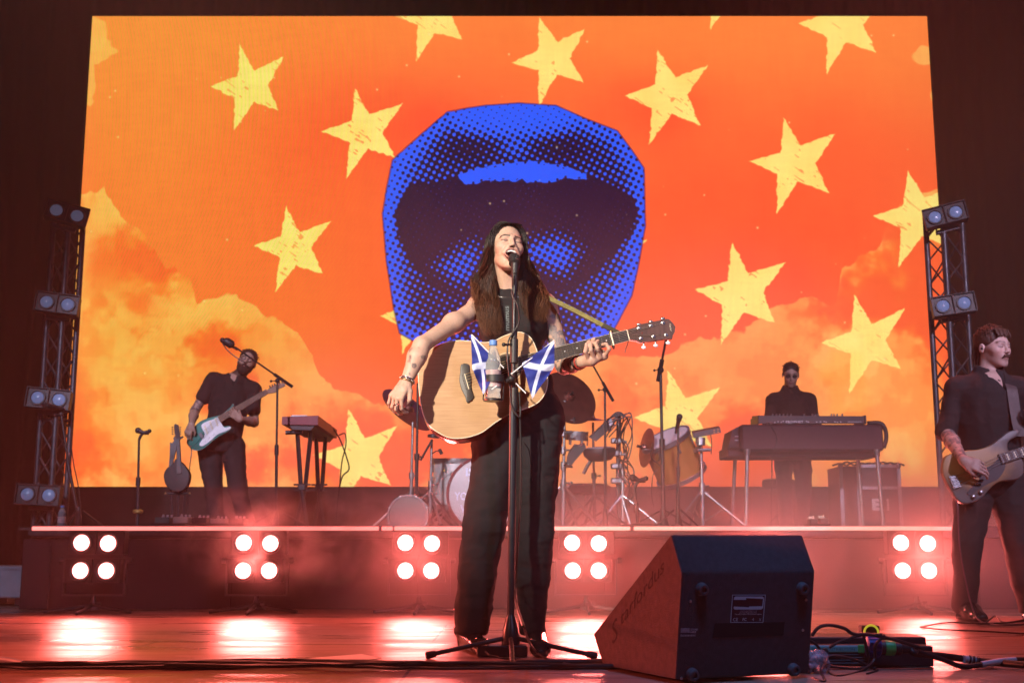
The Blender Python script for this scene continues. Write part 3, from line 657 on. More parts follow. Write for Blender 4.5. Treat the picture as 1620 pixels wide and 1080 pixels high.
def boom_stand(name, label, pole_top, pole_px_bottom, Y, boom, baseZ=RZ, mic=True, micdir=None, base='tripod', cat='microphone stand', cable=None, rad=.009, br=.28, rot=30, lower=None):
    """straight pole from the base to pole_top (photo px), boom between two photo points"""
    tp = P(*pole_top, Y); bx = P(pole_px_bottom, 835, Y)[0]; b0 = np.array([bx, Y, baseZ]); t = thing(name, label, cat, b0)
    mid = b0 + (tp - b0) * .52
    mb = MB(); mb.cyl(b0 + (0, 0, .1), mid, rad * 1.35, n=12); mb.cyl(mid, tp, rad, n=12); mb.cyl(mid - unit(tp - b0) * .03, mid + unit(tp - b0) * .05, rad * 1.9, n=12); mb.build('pole', M_black, t)
    mb = MB(); mb.lathe(b0 + (0, 0, .03), (0, 0, 1), [(0, rad * 2.5), (.06, rad * 2.6), (.14, rad * 1.5)], n=14); tripod(mb, b0, baseZ, br, rot=rot); mb.build('tripod_base', M_black, t)
    if boom:
        a = P(*boom[0], Y - .1); c = P(*boom[1], Y + .02)
        mb = MB(); mb.cyl(a, c, rad * .8, n=10); mb.cyl(c, c + unit(c - a) * -.18, rad * 1.45, n=10); mb.build('boom_arm', M_black, t)
        mb = MB(); mb.sphere(tp, rad * 2.3, 12); mb.cyl(tp, tp + (-.045, -.01, -.005), .004, n=6); mb.sphere(tp + (-.05, -.01, -.005), .011, 8); mb.build('clutch', M_blackplastic, t)
    return t
# far-left vocal stand
t = boom_stand('microphone_stand', 'short boom stand holding a microphone in front of the left truss tower', (97, 655), 123, 9.5, ((72, 641), (98, 650)), br=.2)
a = P(70, 640, 9.4); b_ = P(108, 648, 9.5)
m_ = thing('microphone', 'black microphone on a boom arm in front of the left truss tower', 'microphone', a); mic_shape(m_, a, b_ - a, L=.15)
c_ = MB(); c_.tube([P(108, 648, 9.5), P(114, 655, 9.5), P(112, 690, 9.5), P(116, 730, 9.5), P(124, 770, 9.5), P(128, 812, 9.5)], .004, k=6, n=6); tag(c_.build('microphone_cable', M_cable), 'thin black cable looping down from the left truss microphone', 'cable')
# empty clip stands
def clip_stand(label, top, bx, Y, hub=True):
    tp = P(*top, Y); b0 = np.array([P(bx, 835, Y)[0], Y, RZ]); t = thing('clip_stand', label, 'microphone stand', b0)
    mid = b0 * .45 + tp * .55
    mb = MB(); mb.cyl(b0 + (0, 0, .02), mid, .013, n=10); mb.cyl(mid, tp, .0095, n=10); mb.cyl(mid - (0, 0, .05), mid + (0, 0, .02), .019, n=10); mb.build('pole', M_black, t)
    mb = MB(); mb.tube([tp, tp + (.012, 0, .03), tp + (.03, 0, .055)], .012, n=8); mb.tube([tp + (-.01, 0, .075), tp + (.03, 0, .055), tp + (.075, 0, .06)], [.024, .016, .02], n=8); mb.sphere(tp + (-.012, 0, .075), .026, 10); mb.sphere(tp + (.082, 0, .07), .018, 10); mb.build('clip', M_blackplastic, t)
    MB().lathe(b0 + (0, 0, .0), (0, 0, 1), [(0, .12), (.012, .12), (.02, .11), (.028, .02)], n=28).build('base', M_darkmetal, t)
    return t, b0
t, b0 = clip_stand('slim straight stand with an empty clip at the far left of the platform', (220, 695), 217, 9.9)
z_ = P(218, 808, 9.9)[2]; MB().lathe((b0[0], 9.9, z_ - .02), (0, 0, 1), [(0, .03), (.01, .042), (.026, .042), (.034, .02)], n=16).build('weight', mat('brass_weight', (.45, .26, .08), .4, .7, noise=.2), t)
clip_stand('slim stand with an empty clip in front of the drum kit\'s right side', (1004, 772), 1010, 8.6)
# guitarist's boom
t = boom_stand('microphone_stand', 'tall boom stand whose arm crosses the bearded guitarist\'s face', (439, 602), 436, 9.6, ((372, 549), (463, 612)), br=.3)
a = P(352, 538, 9.45); b_ = P(374, 552, 9.5); m_ = thing('microphone', 'black microphone at the raised tip of the guitarist\'s boom arm', 'microphone', a); mic_shape(m_, a, b_ - a, L=.13, rb=.021)
MB().lathe(P(363, 543, 9.47), unit(b_ - a), [(-.05, .02), (-.03, .034), (.02, .034), (.04, .018)], n=14).build('shock_mount', M_blackplastic, m_)
c_ = MB(); c_.tube([P(350, 540, 9.45), P(362, 556, 9.42), P(385, 572, 9.42), P(398, 572, 9.5)], .004, k=6, n=6); tag(c_.build('microphone_cable', M_cable), 'thin cable hanging under the guitarist\'s boom microphone', 'cable')

# ================================================================== WATER BOTTLES
M_pet = mat('clear_bottle_plastic', (.82, .86, .9), .08, trans=.75, ior=1.2, noise=.05, nscale=30)
M_cap = mat('blue_cap_plastic', lin((96, 140, 205)), .45, noise=.08, nscale=30)
M_labelb = mat('bottle_label', lin((175, 150, 150)), .5, noise=.35, nscale=40)
def bottle(label, base, H, r, nmat=M_labelb):
    t = thing('water_bottle', label, 'bottle', base)
    MB().lathe(base, (0, 0, 1), [(0, r * .8), (.01 * H, r * .95), (.04 * H, r), (.12 * H, r * .93), (.16 * H, r), (.50 * H, r), (.55 * H, r * .93), (.60 * H, r), (.72 * H, r * .86), (.82 * H, r * .58), (.88 * H, r * .38), (.90 * H, r * .36)], n=26).build('body', M_pet, t)
    MB().lathe(np.asarray(base) + (0, 0, .90 * H), (0, 0, 1), [(0, r * .5), (.015 * H, r * .52), (.08 * H, r * .5), (.09 * H, r * .44)], n=20).build('cap', M_cap, t)
    MB().lathe(np.asarray(base) + (0, 0, .2 * H), (0, 0, 1), [(0, r * 1.015), (.28 * H, r * 1.015)], n=26, caps=False).build('label', nmat, t)
    return t
bottle('clear water bottle standing on the platform edge beside the left truss tower', (P(97, 830, 8.6)[0], 8.6, RZ), .155, .027)

# ================================================================== GREY BOX at far left, pedal boards, paper
q0, q1 = P(-30, 965, 8.5), P(33, 898, 8.5)
gb = thing('grey_box', 'pale grey flat-sided crate standing at the far left end of the platform', 'crate', ((q0[0] + q1[0]) / 2, 8.7, 0))
M_greybox = mat('scuffed_grey_paint', lin((150, 160, 172)), .6, noise=.18, nscale=7)
MB().box(((q0[0] + q1[0]) / 2 - .3, 8.8, .16), (q1[0] - q0[0] + .6, .5, q1[2] - .16 + .1), bevel=.008).build('shell', M_greybox, gb)
mb = MB()
for dx in (-.45, -.1, .2): mb.box(((q0[0] + q1[0]) / 2 + dx - .1, 8.8, .03), (.08, .4, .05))
mb.build('runners', M_black, gb)
MB().box(((q0[0] + q1[0]) / 2 - .3, 8.8, q1[2] + .0), (q1[0] - q0[0] + .62, .52, .02)).build('lid', M_greybox, gb)

def pedalboard(label, px0, px1, py, Y, z, knobs=8, seed=1, cat='pedalboard', depth=.3, col=(.03, .03, .035)):
    x0, x1 = P(px0, py, Y)[0], P(px1, py, Y)[0]; t = thing('pedal_board', label, cat, ((x0 + x1) / 2, Y + depth / 2, z)); rg = np.random.RandomState(seed)
    MB().box(((x0 + x1) / 2, Y + depth / 2, z + .012), (x1 - x0, depth, .024), bevel=.003).build('tray', M_black, t)
    n = max(2, int((x1 - x0) / .11)); W = (x1 - x0) / n
    for k in range(n):
        c = rg.choice(4); cm = mat('pedal_enamel_%s' % ('grey', 'cream', 'teal', 'dark')[c], [(.08, .08, .09), (.35, .32, .28), (.04, .10, .10), (.02, .02, .025)][c], .4, .2, noise=.2)
        xc = x0 + W * (k + .5); hh = rg.uniform(.03, .045)
        p = MB().box((xc, Y + depth * .45, z + .024 + hh / 2), (W * .8, depth * .6, hh), bevel=.004).build('pedal', cm, t)
        for j in (-1, 0, 1): MB().cyl((xc + j * W * .22, Y + depth * .6, z + .024 + hh), (xc + j * W * .22, Y + depth * .6, z + .042 + hh), .008, n=10).build('knob', M_alu, p)
        kb = MB(); kb.lathe((xc, Y + depth * .25, z + .024 + hh), (0, 0, 1), [(0, .012), (.006, .012), (.008, .007), (.018, .007), (.02, .001)], n=10); kb.build('footswitch', M_alu, p)
    return t
pedalboard('long row of effects pedals on the platform edge at the bearded guitarist\'s feet', 238, 385, 830, 8.35, RZ, seed=4)
pedalboard('small effects pedals on the platform edge in front of the keyboard player', 1282, 1314, 830, 8.4, RZ, seed=2, depth=.18)
PB = P(795, 1036, 4.78); t = thing('tuner_pedal', 'flat black foot pedal with three metal switches behind the singer\'s microphone stand', 'pedal', (PB[0], 4.80, 0))
x0, x1 = P(754, 1030, 4.7)[0], P(834, 1030, 4.7)[0]
MB().box(((x0 + x1) / 2, 4.75, .022), (x1 - x0, .09, .040), bevel=.004).build('case', M_black, t)
MB().box((x1 - .004, 4.75, .022), (.012, .08, .036), bevel=.003).build('end_cap', mat('red_pedal_cap', (.25, .03, .03), .4, noise=.1), t)
for px in (771, 795, 821):
    MB().lathe((P(px, 1020, 4.75)[0], 4.75, .041), (0, 0, 1), [(0, .008), (.005, .008), (.006, .005), (.014, .005), (.016, .001)], n=14).build('footswitch', M_chrome, t)
pp_ = MB(); cs = [(446, 1044, 0), (572, 1034, 0), (604, 1041, 0), (478, 1052, 0)]
def fl(px, py, z=0.): # the point of a horizontal level seen at a pixel
    r = ray(px, py); tt = (z - CAM_H) / r[2]; return np.array([r[0] * tt, r[1] * tt, z])
pp_.prism([fl(x, y, .004) for x, y, _ in cs], (0, 0, .0012)); tag(pp_.build('set_list', mat('white_paper', (.8, .78, .74), .7, noise=.05), smooth=0), 'white sheet of paper lying on the stage floor left of the singer\'s stand', 'paper')

# ================================================================== CABLES
def cable(name, label, pts, r, cat='cable', z=None, k=8, m=None, parent=None):
    o = MB().tube(pts, r, n=8, k=k).build(name, m or M_cable, parent)
    return tag(o, label, cat) if parent is None else o
rg = np.random.RandomState(2)
labs = ['thick black cable lying nearest the audience in the foreground run', 'black cable running beneath the others along the front of the stage', 'slimmer black cable weaving along the top of the foreground run', 'grey-black cable at the back of the foreground run of cables', 'thin black cable crossing over the foreground run of cables']
for k in range(5):
    pts = []
    for px in range(-60, 1081, 38):
        pts.append(fl(px, 1050.5 + 2.6 * math.sin(px / 95. + k * 1.7) + (k - 2) * 1.7 + rg.uniform(-.8, .8), .008 + .006 * (k % 3)))
        if not (930 < px): pass
    pts = [p for p in pts if True]
    cable('stage_cable', labs[k], pts, (.0095, .008, .006, .008, .005)[k]).update({'group': 'cables run along the front of the stage'}) if False else None
    o = MB().tube(pts, (.0095, .008, .006, .008, .005)[k], n=8, k=4).build('stage_cable', M_cable); tag(o, labs[k], 'cable', 'cables run along the front of the stage')
o = MB().tube([fl(-30, 1042, .02), fl(10, 1044, .02), fl(36, 1048, .016)], [.012, .013, .009], n=10, k=5).build('cable_connector', mat('grey_shrink_tape', lin((150, 155, 170)), .5, noise=.1), smooth=40); tag(o, 'grey taped cable end at the left edge of the foreground', 'connector')
o = MB().tube([P(822, 620, 4.74), P(824, 760, 4.76), P(818, 880, 4.77), P(815, 940, 4.78), fl(828, 990, .22), fl(842, 1022, .06), fl(862, 1040, .01), fl(900, 1050, .01), fl(935, 1053, .012)], .0038, n=8, k=8).build('microphone_cable', M_cable); tag(o, 'thin black cable falling beside the singer\'s stand and curling to the floor', 'cable')
o = MB().tube([fl(768, 1030, .03), fl(776, 1036, .02), fl(800, 1041, .008), fl(840, 1044, .008), fl(800, 1047, .008), fl(770, 1049, .008)], .0035, n=6, k=8).build('pedal_cable', M_cable); tag(o, 'short cable curling out of the singer\'s flat pedal', 'cable')
# ================================================================== FIGURES: smooth-blended volumes meshed with surface nets
class SDF:
    def __init__(s, lo, hi, h):
        s.lo = np.array(lo, float); s.h = h; s.n = np.ceil((np.array(hi) - s.lo) / h).astype(int) + 1
        s.v = np.full(s.n, .05, np.float32); s.M = np.eye(3); s.T = np.zeros(3)
    def xf(s, p): return s.M @ np.asarray(p, float) + s.T
    def _sub(s, a, b, m):
        i0 = np.clip(np.floor((a - m - s.lo) / s.h).astype(int), 0, s.n - 1); i1 = np.clip(np.ceil((b + m - s.lo) / s.h).astype(int) + 1, 1, s.n)
        if (i1 <= i0).any(): return None
        sl = tuple(slice(x, y) for x, y in zip(i0, i1)); ax = [(s.lo[q] + s.h * np.arange(i0[q], i1[q])).astype(np.float32) for q in range(3)]
        return sl, np.meshgrid(*ax, indexing='ij', sparse=True)
    def _put(s, sl, d, k, op):
        a = s.v[sl]; k = max(k, 1e-5)
        if op == 's':
            d = -d; hh = np.maximum(k - np.abs(a - d), 0) / k; s.v[sl] = np.maximum(a, d) + hh * hh * k * .25
        else:
            hh = np.maximum(k - np.abs(a - d), 0) / k; s.v[sl] = np.minimum(a, d) - hh * hh * k * .25
    def cap(s, p0, p1, r0, r1=None, k=.01, op='u', wide=None, kw=1., world=False):
        """tapered capsule; wide: direction in which the section is kw times wider"""
        r1 = r0 if r1 is None else r1
        if not world: p0, p1 = s.xf(p0), s.xf(p1)
        p0 = np.asarray(p0, float); p1 = np.asarray(p1, float); R = max(r0, r1) * max(kw, 1)
        g = s._sub(np.minimum(p0, p1) - R, np.maximum(p0, p1) + R, k + 3 * s.h)
        if g is None: return s
        sl, (X, Y, Z) = g; d = p1 - p0; dd = d @ d + 1e-12; x, y, z = X - p0[0], Y - p0[1], Z - p0[2]
        t = np.clip((x * d[0] + y * d[1] + z * d[2]) / dd, 0, 1); x = x - t * d[0]; y = y - t * d[1]; z = z - t * d[2]
        if wide is not None:
            w_ = nrm(s.M @ np.asarray(wide, float) if not world else wide); c = x * w_[0] + y * w_[1] + z * w_[2]; f = (1 / kw - 1) * c
            x = x + f * w_[0]; y = y + f * w_[1]; z = z + f * w_[2]
        s._put(sl, np.sqrt(x * x + y * y + z * z) - (r0 + (r1 - r0) * t), k, op); return s
    def chain(s, pts, rs, k=.01, **kw):
        for i in range(len(pts) - 1): s.cap(pts[i], pts[i + 1], rs[i], rs[i + 1], k, **kw)
        return s
    def ell(s, c, r, k=.01, op='u', R=None, world=False):
        A = np.eye(3) if R is None else np.asarray(R)
        if not world: c = s.xf(c); A = s.M @ A
        c = np.asarray(c, float); r = np.asarray(r, float); m = r.max(); g = s._sub(c - m, c + m, k + 3 * s.h)
        if g is None: return s
        sl, (X, Y, Z) = g; x, y, z = X - c[0], Y - c[1], Z - c[2]
        q = [(x * A[0, i] + y * A[1, i] + z * A[2, i]) / r[i] for i in range(3)]
        k0 = np.sqrt(q[0] ** 2 + q[1] ** 2 + q[2] ** 2); k1 = np.sqrt((q[0] / r[0]) ** 2 + (q[1] / r[1]) ** 2 + (q[2] / r[2]) ** 2) + 1e-9
        s._put(sl, k0 * (k0 - 1) / k1, k, op); return s
    def plane(s, p, n, op='s', k=.004, world=False):
        """keeps what lies behind the plane"""
        if not world: p = s.xf(p); n = s.M @ np.asarray(n, float)
        g = s._sub(s.lo, s.lo + s.n * s.h, 0); sl, (X, Y, Z) = g; n = nrm(n)
        s._put(sl, -((X - p[0]) * n[0] + (Y - p[1]) * n[1] + (Z - p[2]) * n[2]), k, 's'); return s
    def mesh(s):
        v = s.v; v[0] = v[-1] = .05; v[:, 0] = v[:, -1] = .05; v[:, :, 0] = v[:, :, -1] = .05; sg = v < 0
        n = np.array(v.shape) - 1; c8 = np.zeros(tuple(n), np.int8)
        for i in (0, 1):
            for j in (0, 1):
                for k in (0, 1): c8 += sg[i:n[0] + i, j:n[1] + j, k:n[2] + k]
        I = np.argwhere((c8 > 0) & (c8 < 8)); idx = np.full(tuple(n), -1, np.int64); idx[tuple(I.T)] = np.arange(len(I))
        acc = np.zeros((len(I), 3)); cnt = np.zeros(len(I)); cor = [np.array(c) for c in ((0, 0, 0), (1, 0, 0), (0, 1, 0), (0, 0, 1), (1, 1, 0), (1, 0, 1), (0, 1, 1), (1, 1, 1))]
        for a in cor:
            for ax in range(3):
                if a[ax]: continue
                b = a.copy(); b[ax] = 1; va = v[tuple((I + a).T)]; vb = v[tuple((I + b).T)]; m = (va < 0) != (vb < 0); t = va[m] / (va[m] - vb[m])
                acc[m] += a + t[:, None] * (b - a); cnt[m] += 1
        pos = s.lo + (I + acc / cnt[:, None]) * s.h; F = []
        for ax in range(3):
            sh = [slice(1, n[0]), slice(1, n[1]), slice(1, n[2])]; A = sg[tuple(slice(1, n[q]) if q != ax else slice(0, n[q]) for q in range(3))]; B = sg[tuple(slice(1, n[q]) if q != ax else slice(1, n[q] + 1) for q in range(3))]
            E = np.argwhere(A != B); off = np.ones(3, int); off[ax] = 0; E = E + off; u = (ax + 1) % 3; w_ = (ax + 2) % 3; eu = np.eye(3, dtype=int)[u]; ew = np.eye(3, dtype=int)[w_]
            Q = np.stack([idx[tuple(E.T)], idx[tuple((E - eu).T)], idx[tuple((E - eu - ew).T)], idx[tuple((E - ew).T)]], 1)
            fl_ = B[tuple((E - off).T)]; Q[fl_] = Q[fl_][:, ::-1]; F.append(Q)
        return pos, np.concatenate(F)
def vnormals(v, f):
    n = np.cross(v[f[:, 2]] - v[f[:, 0]], v[f[:, 3]] - v[f[:, 1]]); N_ = np.zeros_like(v)
    for q in range(4): np.add.at(N_, f[:, q], n)
    return N_ / (np.linalg.norm(N_, axis=1, keepdims=True) + 1e-12)
def relax(v, f, it=1, a=.5):
    for _ in range(it):
        s_ = np.zeros_like(v); c = np.zeros(len(v))
        for q in range(4):
            for w_ in (1, 3): np.add.at(s_, f[:, q], v[f[:, (q + w_) % 4]]); np.add.at(c, f[:, q], 1)
        v = v * (1 - a) + a * s_ / c[:, None]
    return v
_G3 = np.random.RandomState(4).rand(64, 64, 64).astype(np.float32)
def noise3(p, s, seed=0):
    s = np.asarray(s, float); u = p / s + 500 + seed * 7.31; i = np.floor(u).astype(int); f = u - i; f = f * f * (3 - 2 * f); i &= 63; j = (i + 1) & 63; o = 0
    for a in (0, 1):
        for b in (0, 1):
            for c in (0, 1):
                w_ = (f[:, 0] if a else 1 - f[:, 0]) * (f[:, 1] if b else 1 - f[:, 1]) * (f[:, 2] if c else 1 - f[:, 2])
                o = o + w_ * _G3[(j if a else i)[:, 0], (j if b else i)[:, 1], (j if c else i)[:, 2]]
    return o
def outward(v, f):
    """quads wound so that normals point out"""
    N_ = vnormals(v, f); c = v.mean(0); return f
def cloth_mesh(name, S, m, parent, folds=(), it=2, label=None, colors=None):
    v, f = S.mesh(); v = relax(v, f, it); N_ = vnormals(v, f)
    d = np.zeros(len(v))
    for amp, scl, seed in folds:
        q = noise3(v, scl, seed); q2 = noise3(v, np.asarray(scl) * .5, seed + 9); d += amp * ((1 - np.abs(2 * q - 1) * 1.6) * .7 + .3 * (2 * q2 - 1))
    # orientation: sample sign with the field's own gradient
    e = v + N_ * S.h; ii = np.clip(np.round((e - S.lo) / S.h).astype(int), 0, S.n - 1); sgn = 1 if np.mean(S.v[tuple(ii.T)]) > 0 else -1
    v = relax(v + N_ * (sgn * d)[:, None], f, 1, .5)
    return mesh_obj(name, v, f.tolist(), m, parent, smooth=180, colors=colors, label=label)

# ---- head in its own frame: eyes at z 0, facing -y, crown +z; sizes of an adult head
def head_sdf(S, female=False, mouth_open=0., jaw=0., nose=1., lids=1.):
    jw = .9 if female else 1.; dz = -.018 * mouth_open
    S.ell((0, .014, .036), (.075, .092, .080), k=.01)
    S.ell((0, -.030, -.022), (.061 * jw, .060, .078), k=.03)
    S.ell((0, -.040, -.068 + dz * .6), (.047 * jw, .046, .042), k=.025)
    for sx in (-1, 1): S.cap((sx * .034 * jw, .0, -.054 + dz * .4), (sx * .015, -.066, -.100 + dz), .015, .013, k=.025)
    S.ell((0, -.076, -.101 + dz), (.017 * jw + .002, .014, .014), k=.016)
    for sx in (-1, 1):
        S.ell((sx * .041 * (1 if female else .98), -.058, -.024), (.020, .020, .018), k=.03)
        S.cap((sx * .008, -.088, .016 if female else .020), (sx * .040, -.074, .020), .010 if female else .011, .008, k=.014)
    for sx in (-1, 1): S.ell((sx * .031, -.098, .000), (.019, .016, .011), k=.012, op='s')
    for sx in (-1, 1): S.ell((sx * .031, -.0765, -.001), (.0145, .0115, .0115), k=.003)
    S.cap((0, -.089, .010), (0, -.106 * (.5 + .5 * nose), -.030), .0065, .0098, k=.009)
    for sx in (-1, 1): S.ell((sx * .0115, -.098, -.034), (.0072, .009, .0068), k=.005)
    for sx in (-1, 1): S.ell((sx * .0062, -.107, -.0415), (.0034, .004, .004), k=.002, op='s')
    if mouth_open:
        S.ell((0, -.086, -.063), (.030, .014, .016), k=.012)
        S.ell((0, -.094, -.074), (.0285, .034, .0235), k=.005, op='s')
        up = [(-.030, -.081, -.065), (-.017, -.094, -.051), (0, -.099, -.0490), (.017, -.094, -.051), (.030, -.081, -.065)]
        lo_ = [(-.030, -.081, -.067), (-.023, -.090, -.084), (-.008, -.094, -.0965), (.008, -.094, -.0965), (.023, -.090, -.084), (.030, -.081, -.067)]
        S.chain(up, [.0026, .0034, .0036, .0034, .0026], k=.006); S.chain(lo_, [.0026, .0034, .0046, .0046, .0034, .0026], k=.006)
        for sx in (-1, 1): S.cap((sx * .019, -.092, -.036), (sx * .036, -.078, -.066), .006, .006, k=.010)
    else:
        S.ell((0, -.084, -.062), (.024, .011, .018), k=.014)
        S.chain([(-.022, -.086, -.0635), (-.008, -.0955, -.060), (0, -.0955, -.061), (.008, -.0955, -.060), (.022, -.086, -.0635)], [.0028, .0048, .0045, .0048, .0028], k=.004)
        S.chain([(-.020, -.086, -.067), (0, -.0945, -.0705), (.020, -.086, -.067)], [.003, .0056, .003], k=.004)
        S.chain([(-.022, -.092, -.0652), (0, -.101, -.0652), (.022, -.092, -.0652)], [.001, .0013, .001], k=.001, op='s')
    for sx in (-1, 1):
        S.ell((sx * .078, .012, -.010), (.009, .019, .030), k=.006); S.ell((sx * .0875, .006, -.008), (.006, .010, .017), k=.004, op='s')
def rotm(rx=0, ry=0, rz=0):
    """tilt (rx, + chin up), roll (ry, + to picture right), turn (rz, + to picture right)"""
    return np.array(Matrix.Rotation(math.radians(rz), 3, 'Z') @ Matrix.Rotation(math.radians(ry), 3, 'Y') @ Matrix.Rotation(math.radians(-rx), 3, 'X'))
def paint_face(q, col, skin, female=False, lips=(.30, .07, .06), brow=(.010, .006, .005), beard=None, mo=0., lash=True, blush=(.45, .14, .10), stubble=0.):
    """q: vertices in the head frame"""
    x, y, z = q.T; ax_ = np.abs(x); front = y < -.045; g = lambda d, w_: np.exp(-(d / w_) ** 2)
    def mixc(m, c): col[:] = col * (1 - m[:, None]) + np.array(c) * m[:, None]
    mixc(front * g(np.hypot(ax_ - .044, z + .030), .022) * .16, blush)
    bz = (.0165 if female else .0225) + .004 * np.clip(ax_ - .012, 0, .03) / .02 - np.clip(ax_ - .036, 0, 1) * .55
    mixc(front * sstep(.0050, .0022, np.abs(z - bz)) * sstep(.008, .013, ax_) * sstep(.055, .048, ax_) * 1., brow)
    if lash: mixc(front * sstep(.0032, .0012, np.abs(z + .0058 - .0045 * ((ax_ - .030) / .015) ** 2)) * sstep(.019, .014, np.abs(ax_ - .031)) * .95, (.02, .012, .01))
    mixc(front * sstep(.018, .011, np.abs(ax_ - .031)) * sstep(.013, .004, np.abs(z - .004)) * .25, (.16, .06, .05))
    if mo:
        e = np.hypot(x / .032, (z + .074) / .0285); inner = np.hypot(x / .0285, (z + .074) / .0235)
        mixc((y < -.07) * sstep(1.12, 1.0, e) * .6, lips); mixc((y > -.090) * (y < -.03) * (inner < .93) * (z < -.045) * (z > -.105), (.05, .008, .008))
    else:
        mixc((y < -.078) * sstep(1.15, .95, np.hypot(x / .024, (z + .0655) / .0095)) * .65, lips)
        mixc((y < -.078) * (y > -.096) * sstep(.0018, .0006, np.abs(z + .0655)) * sstep(.024, .02, ax_) * .9, (.05, .01, .01))
    mixc((y < -.088) * sstep(.0045, .003, np.hypot(ax_ - .0062, z + .0415)) * .8, (.06, .015, .01))
    if beard is not None:
        jawm = sstep(-.035, -.052, z + .45 * np.clip(.058 - ax_, 0, .05) * (z > -.055)) * sstep(.035, .0, y) * (np.hypot(x / .022, (z + .0655) / .0085) > 1)
        mixc(jawm * .9, beard)
    if stubble: mixc(sstep(-.04, -.06, z) * (y < 0) * stubble, brow)
def hand(S, W, d, n, side, curls, thumb=None, sc_=1., spread=.0, fk=.0035, world=True):
    """W wrist, d towards the knuckles, n out of the back of the hand, side +1/-1: the side of the thumb relative to d x n"""
    W = np.asarray(W, float); d = nrm(d); n = nrm(np.asarray(n) - d * np.dot(n, d)); t = np.cross(d, n) * side; u = sc_
    S.cap(W, W + d * .03 * u, .021 * u, .023 * u, k=.012, wide=t, kw=1.3, world=True)
    for i in range(4):
        off = (.030 - .0195 * i) * u; S.cap(W + d * .015 * u + t * off * .55, W + d * (.084 - .004 * abs(i - 1)) * u + t * off, .0125 * u, .0100 * u, k=.010, world=True)
    L = [(.042, .026, .020), (.046, .029, .021), (.043, .027, .021), (.034, .020, .018)]; tips = []
    for i in range(4):
        off = (.030 - .0195 * i) * u; p = W + d * (.084 - .004 * abs(i - 1)) * u + t * off; a = 0; r = (.0086, .0084, .0080, .0072)[i] * u
        cu = curls[i] if hasattr(curls[i], '__len__') else (curls[i], curls[i] * 1.1, curls[i] * .7)
        for j in range(3):
            a += math.radians(cu[j]); dr = d * math.cos(a) - n * math.sin(a) + t * spread * (1.5 - i) * (.12 if j == 0 else .08); q = p + nrm(dr) * L[i][j] * u
            S.cap(p, q, r * (1 - .06 * j), r * (1 - .06 * (j + 1)), k=fk, world=True); p = q
        tips.append(p)
    tp = thumb or [(.030, .034, -.004), (.052, .050, -.018), (.075, .048, -.030)]
    b = W + d * .012 * u + t * .020 * u; pts = [b] + [W + (d * a_ + t * b_ + n * c_) * u for a_, b_, c_ in tp]; rs = [.0135, .0125, .0105, .0085]
    for i in range(3): S.cap(pts[i], pts[i + 1], rs[i] * u, rs[i + 1] * u, k=.006 if i == 0 else fk, world=True)
    return tips
def skin_mesh(name, S, parent, skin, heads=(), tattoos=(), it=1, m=None, extra=None):
    v, f = S.mesh(); v = relax(v, f, it, .4); col = np.tile(np.array(skin, float), (len(v), 1)); col *= (1 + .10 * (noise3(v, .02, 3) - .5) + .14 * (noise3(v, .006, 5) - .5))[:, None]
    for (M_, T_, s_, kw) in heads:
        q = (v - T_) @ M_ / s_; near = np.linalg.norm(q, axis=1) < .17; c2 = col[near]; paint_face(q[near], c2, skin, **kw); col[near] = c2
    for (a, b, r, ink, thr) in tattoos:
        a = np.asarray(a, float); b = np.asarray(b, float); d = b - a; t = ((v - a) @ d) / (d @ d); dist = np.linalg.norm(v - a - np.clip(t, 0, 1)[:, None] * d, axis=1)
        m_ = (t > 0) & (t < 1) & (dist < r); q = noise3(v, .017, 21); q2 = np.abs(2 * noise3(v, .009, 22) - 1); w_ = m_ * np.clip(sstep(thr, thr + .08, q) * .55 + (q2 < .16) * sstep(thr - .05, thr + .05, q) * .6, 0, .8)
        col = col * (1 - w_[:, None]) + np.array(ink) * w_[:, None]
    if extra: extra(v, col)
    return mesh_obj(name, v, f.tolist(), m or M_skin, parent, smooth=180, colors=col)
M_skin = mat('skin', (.5, .3, .2), .54, attr='Col', bump=.12, bscale=260, rvar=.08, nscale=30)
MATS['skin'].node_tree.nodes['Principled BSDF'].inputs['Subsurface Weight'].default_value = .12
MATS['skin'].node_tree.nodes['Principled BSDF'].inputs['Subsurface Radius'].default_value = (.01, .004, .002)
M_hair = mat('hair', (.03, .015, .01), .5, attr='Col', spec=.35, noise=.4, nscale=150, rvar=.1)
M_denim = mat('washed_black_denim', (.006, .0062, .009), .9, noise=.45, nscale=7, bump=.4, bscale=700)
M_leather = mat('black_patent_leather', (.012, .011, .012), .16, coat=.6, noise=.2, nscale=20)
M_teeth = mat('teeth', (.82, .80, .74), .25, noise=.04)
M_gold = mat('gold_jewellery', (.75, .5, .2), .25, 1., noise=.1)
M_silver = mat('silver_jewellery', (.8, .8, .82), .18, 1., noise=.1)

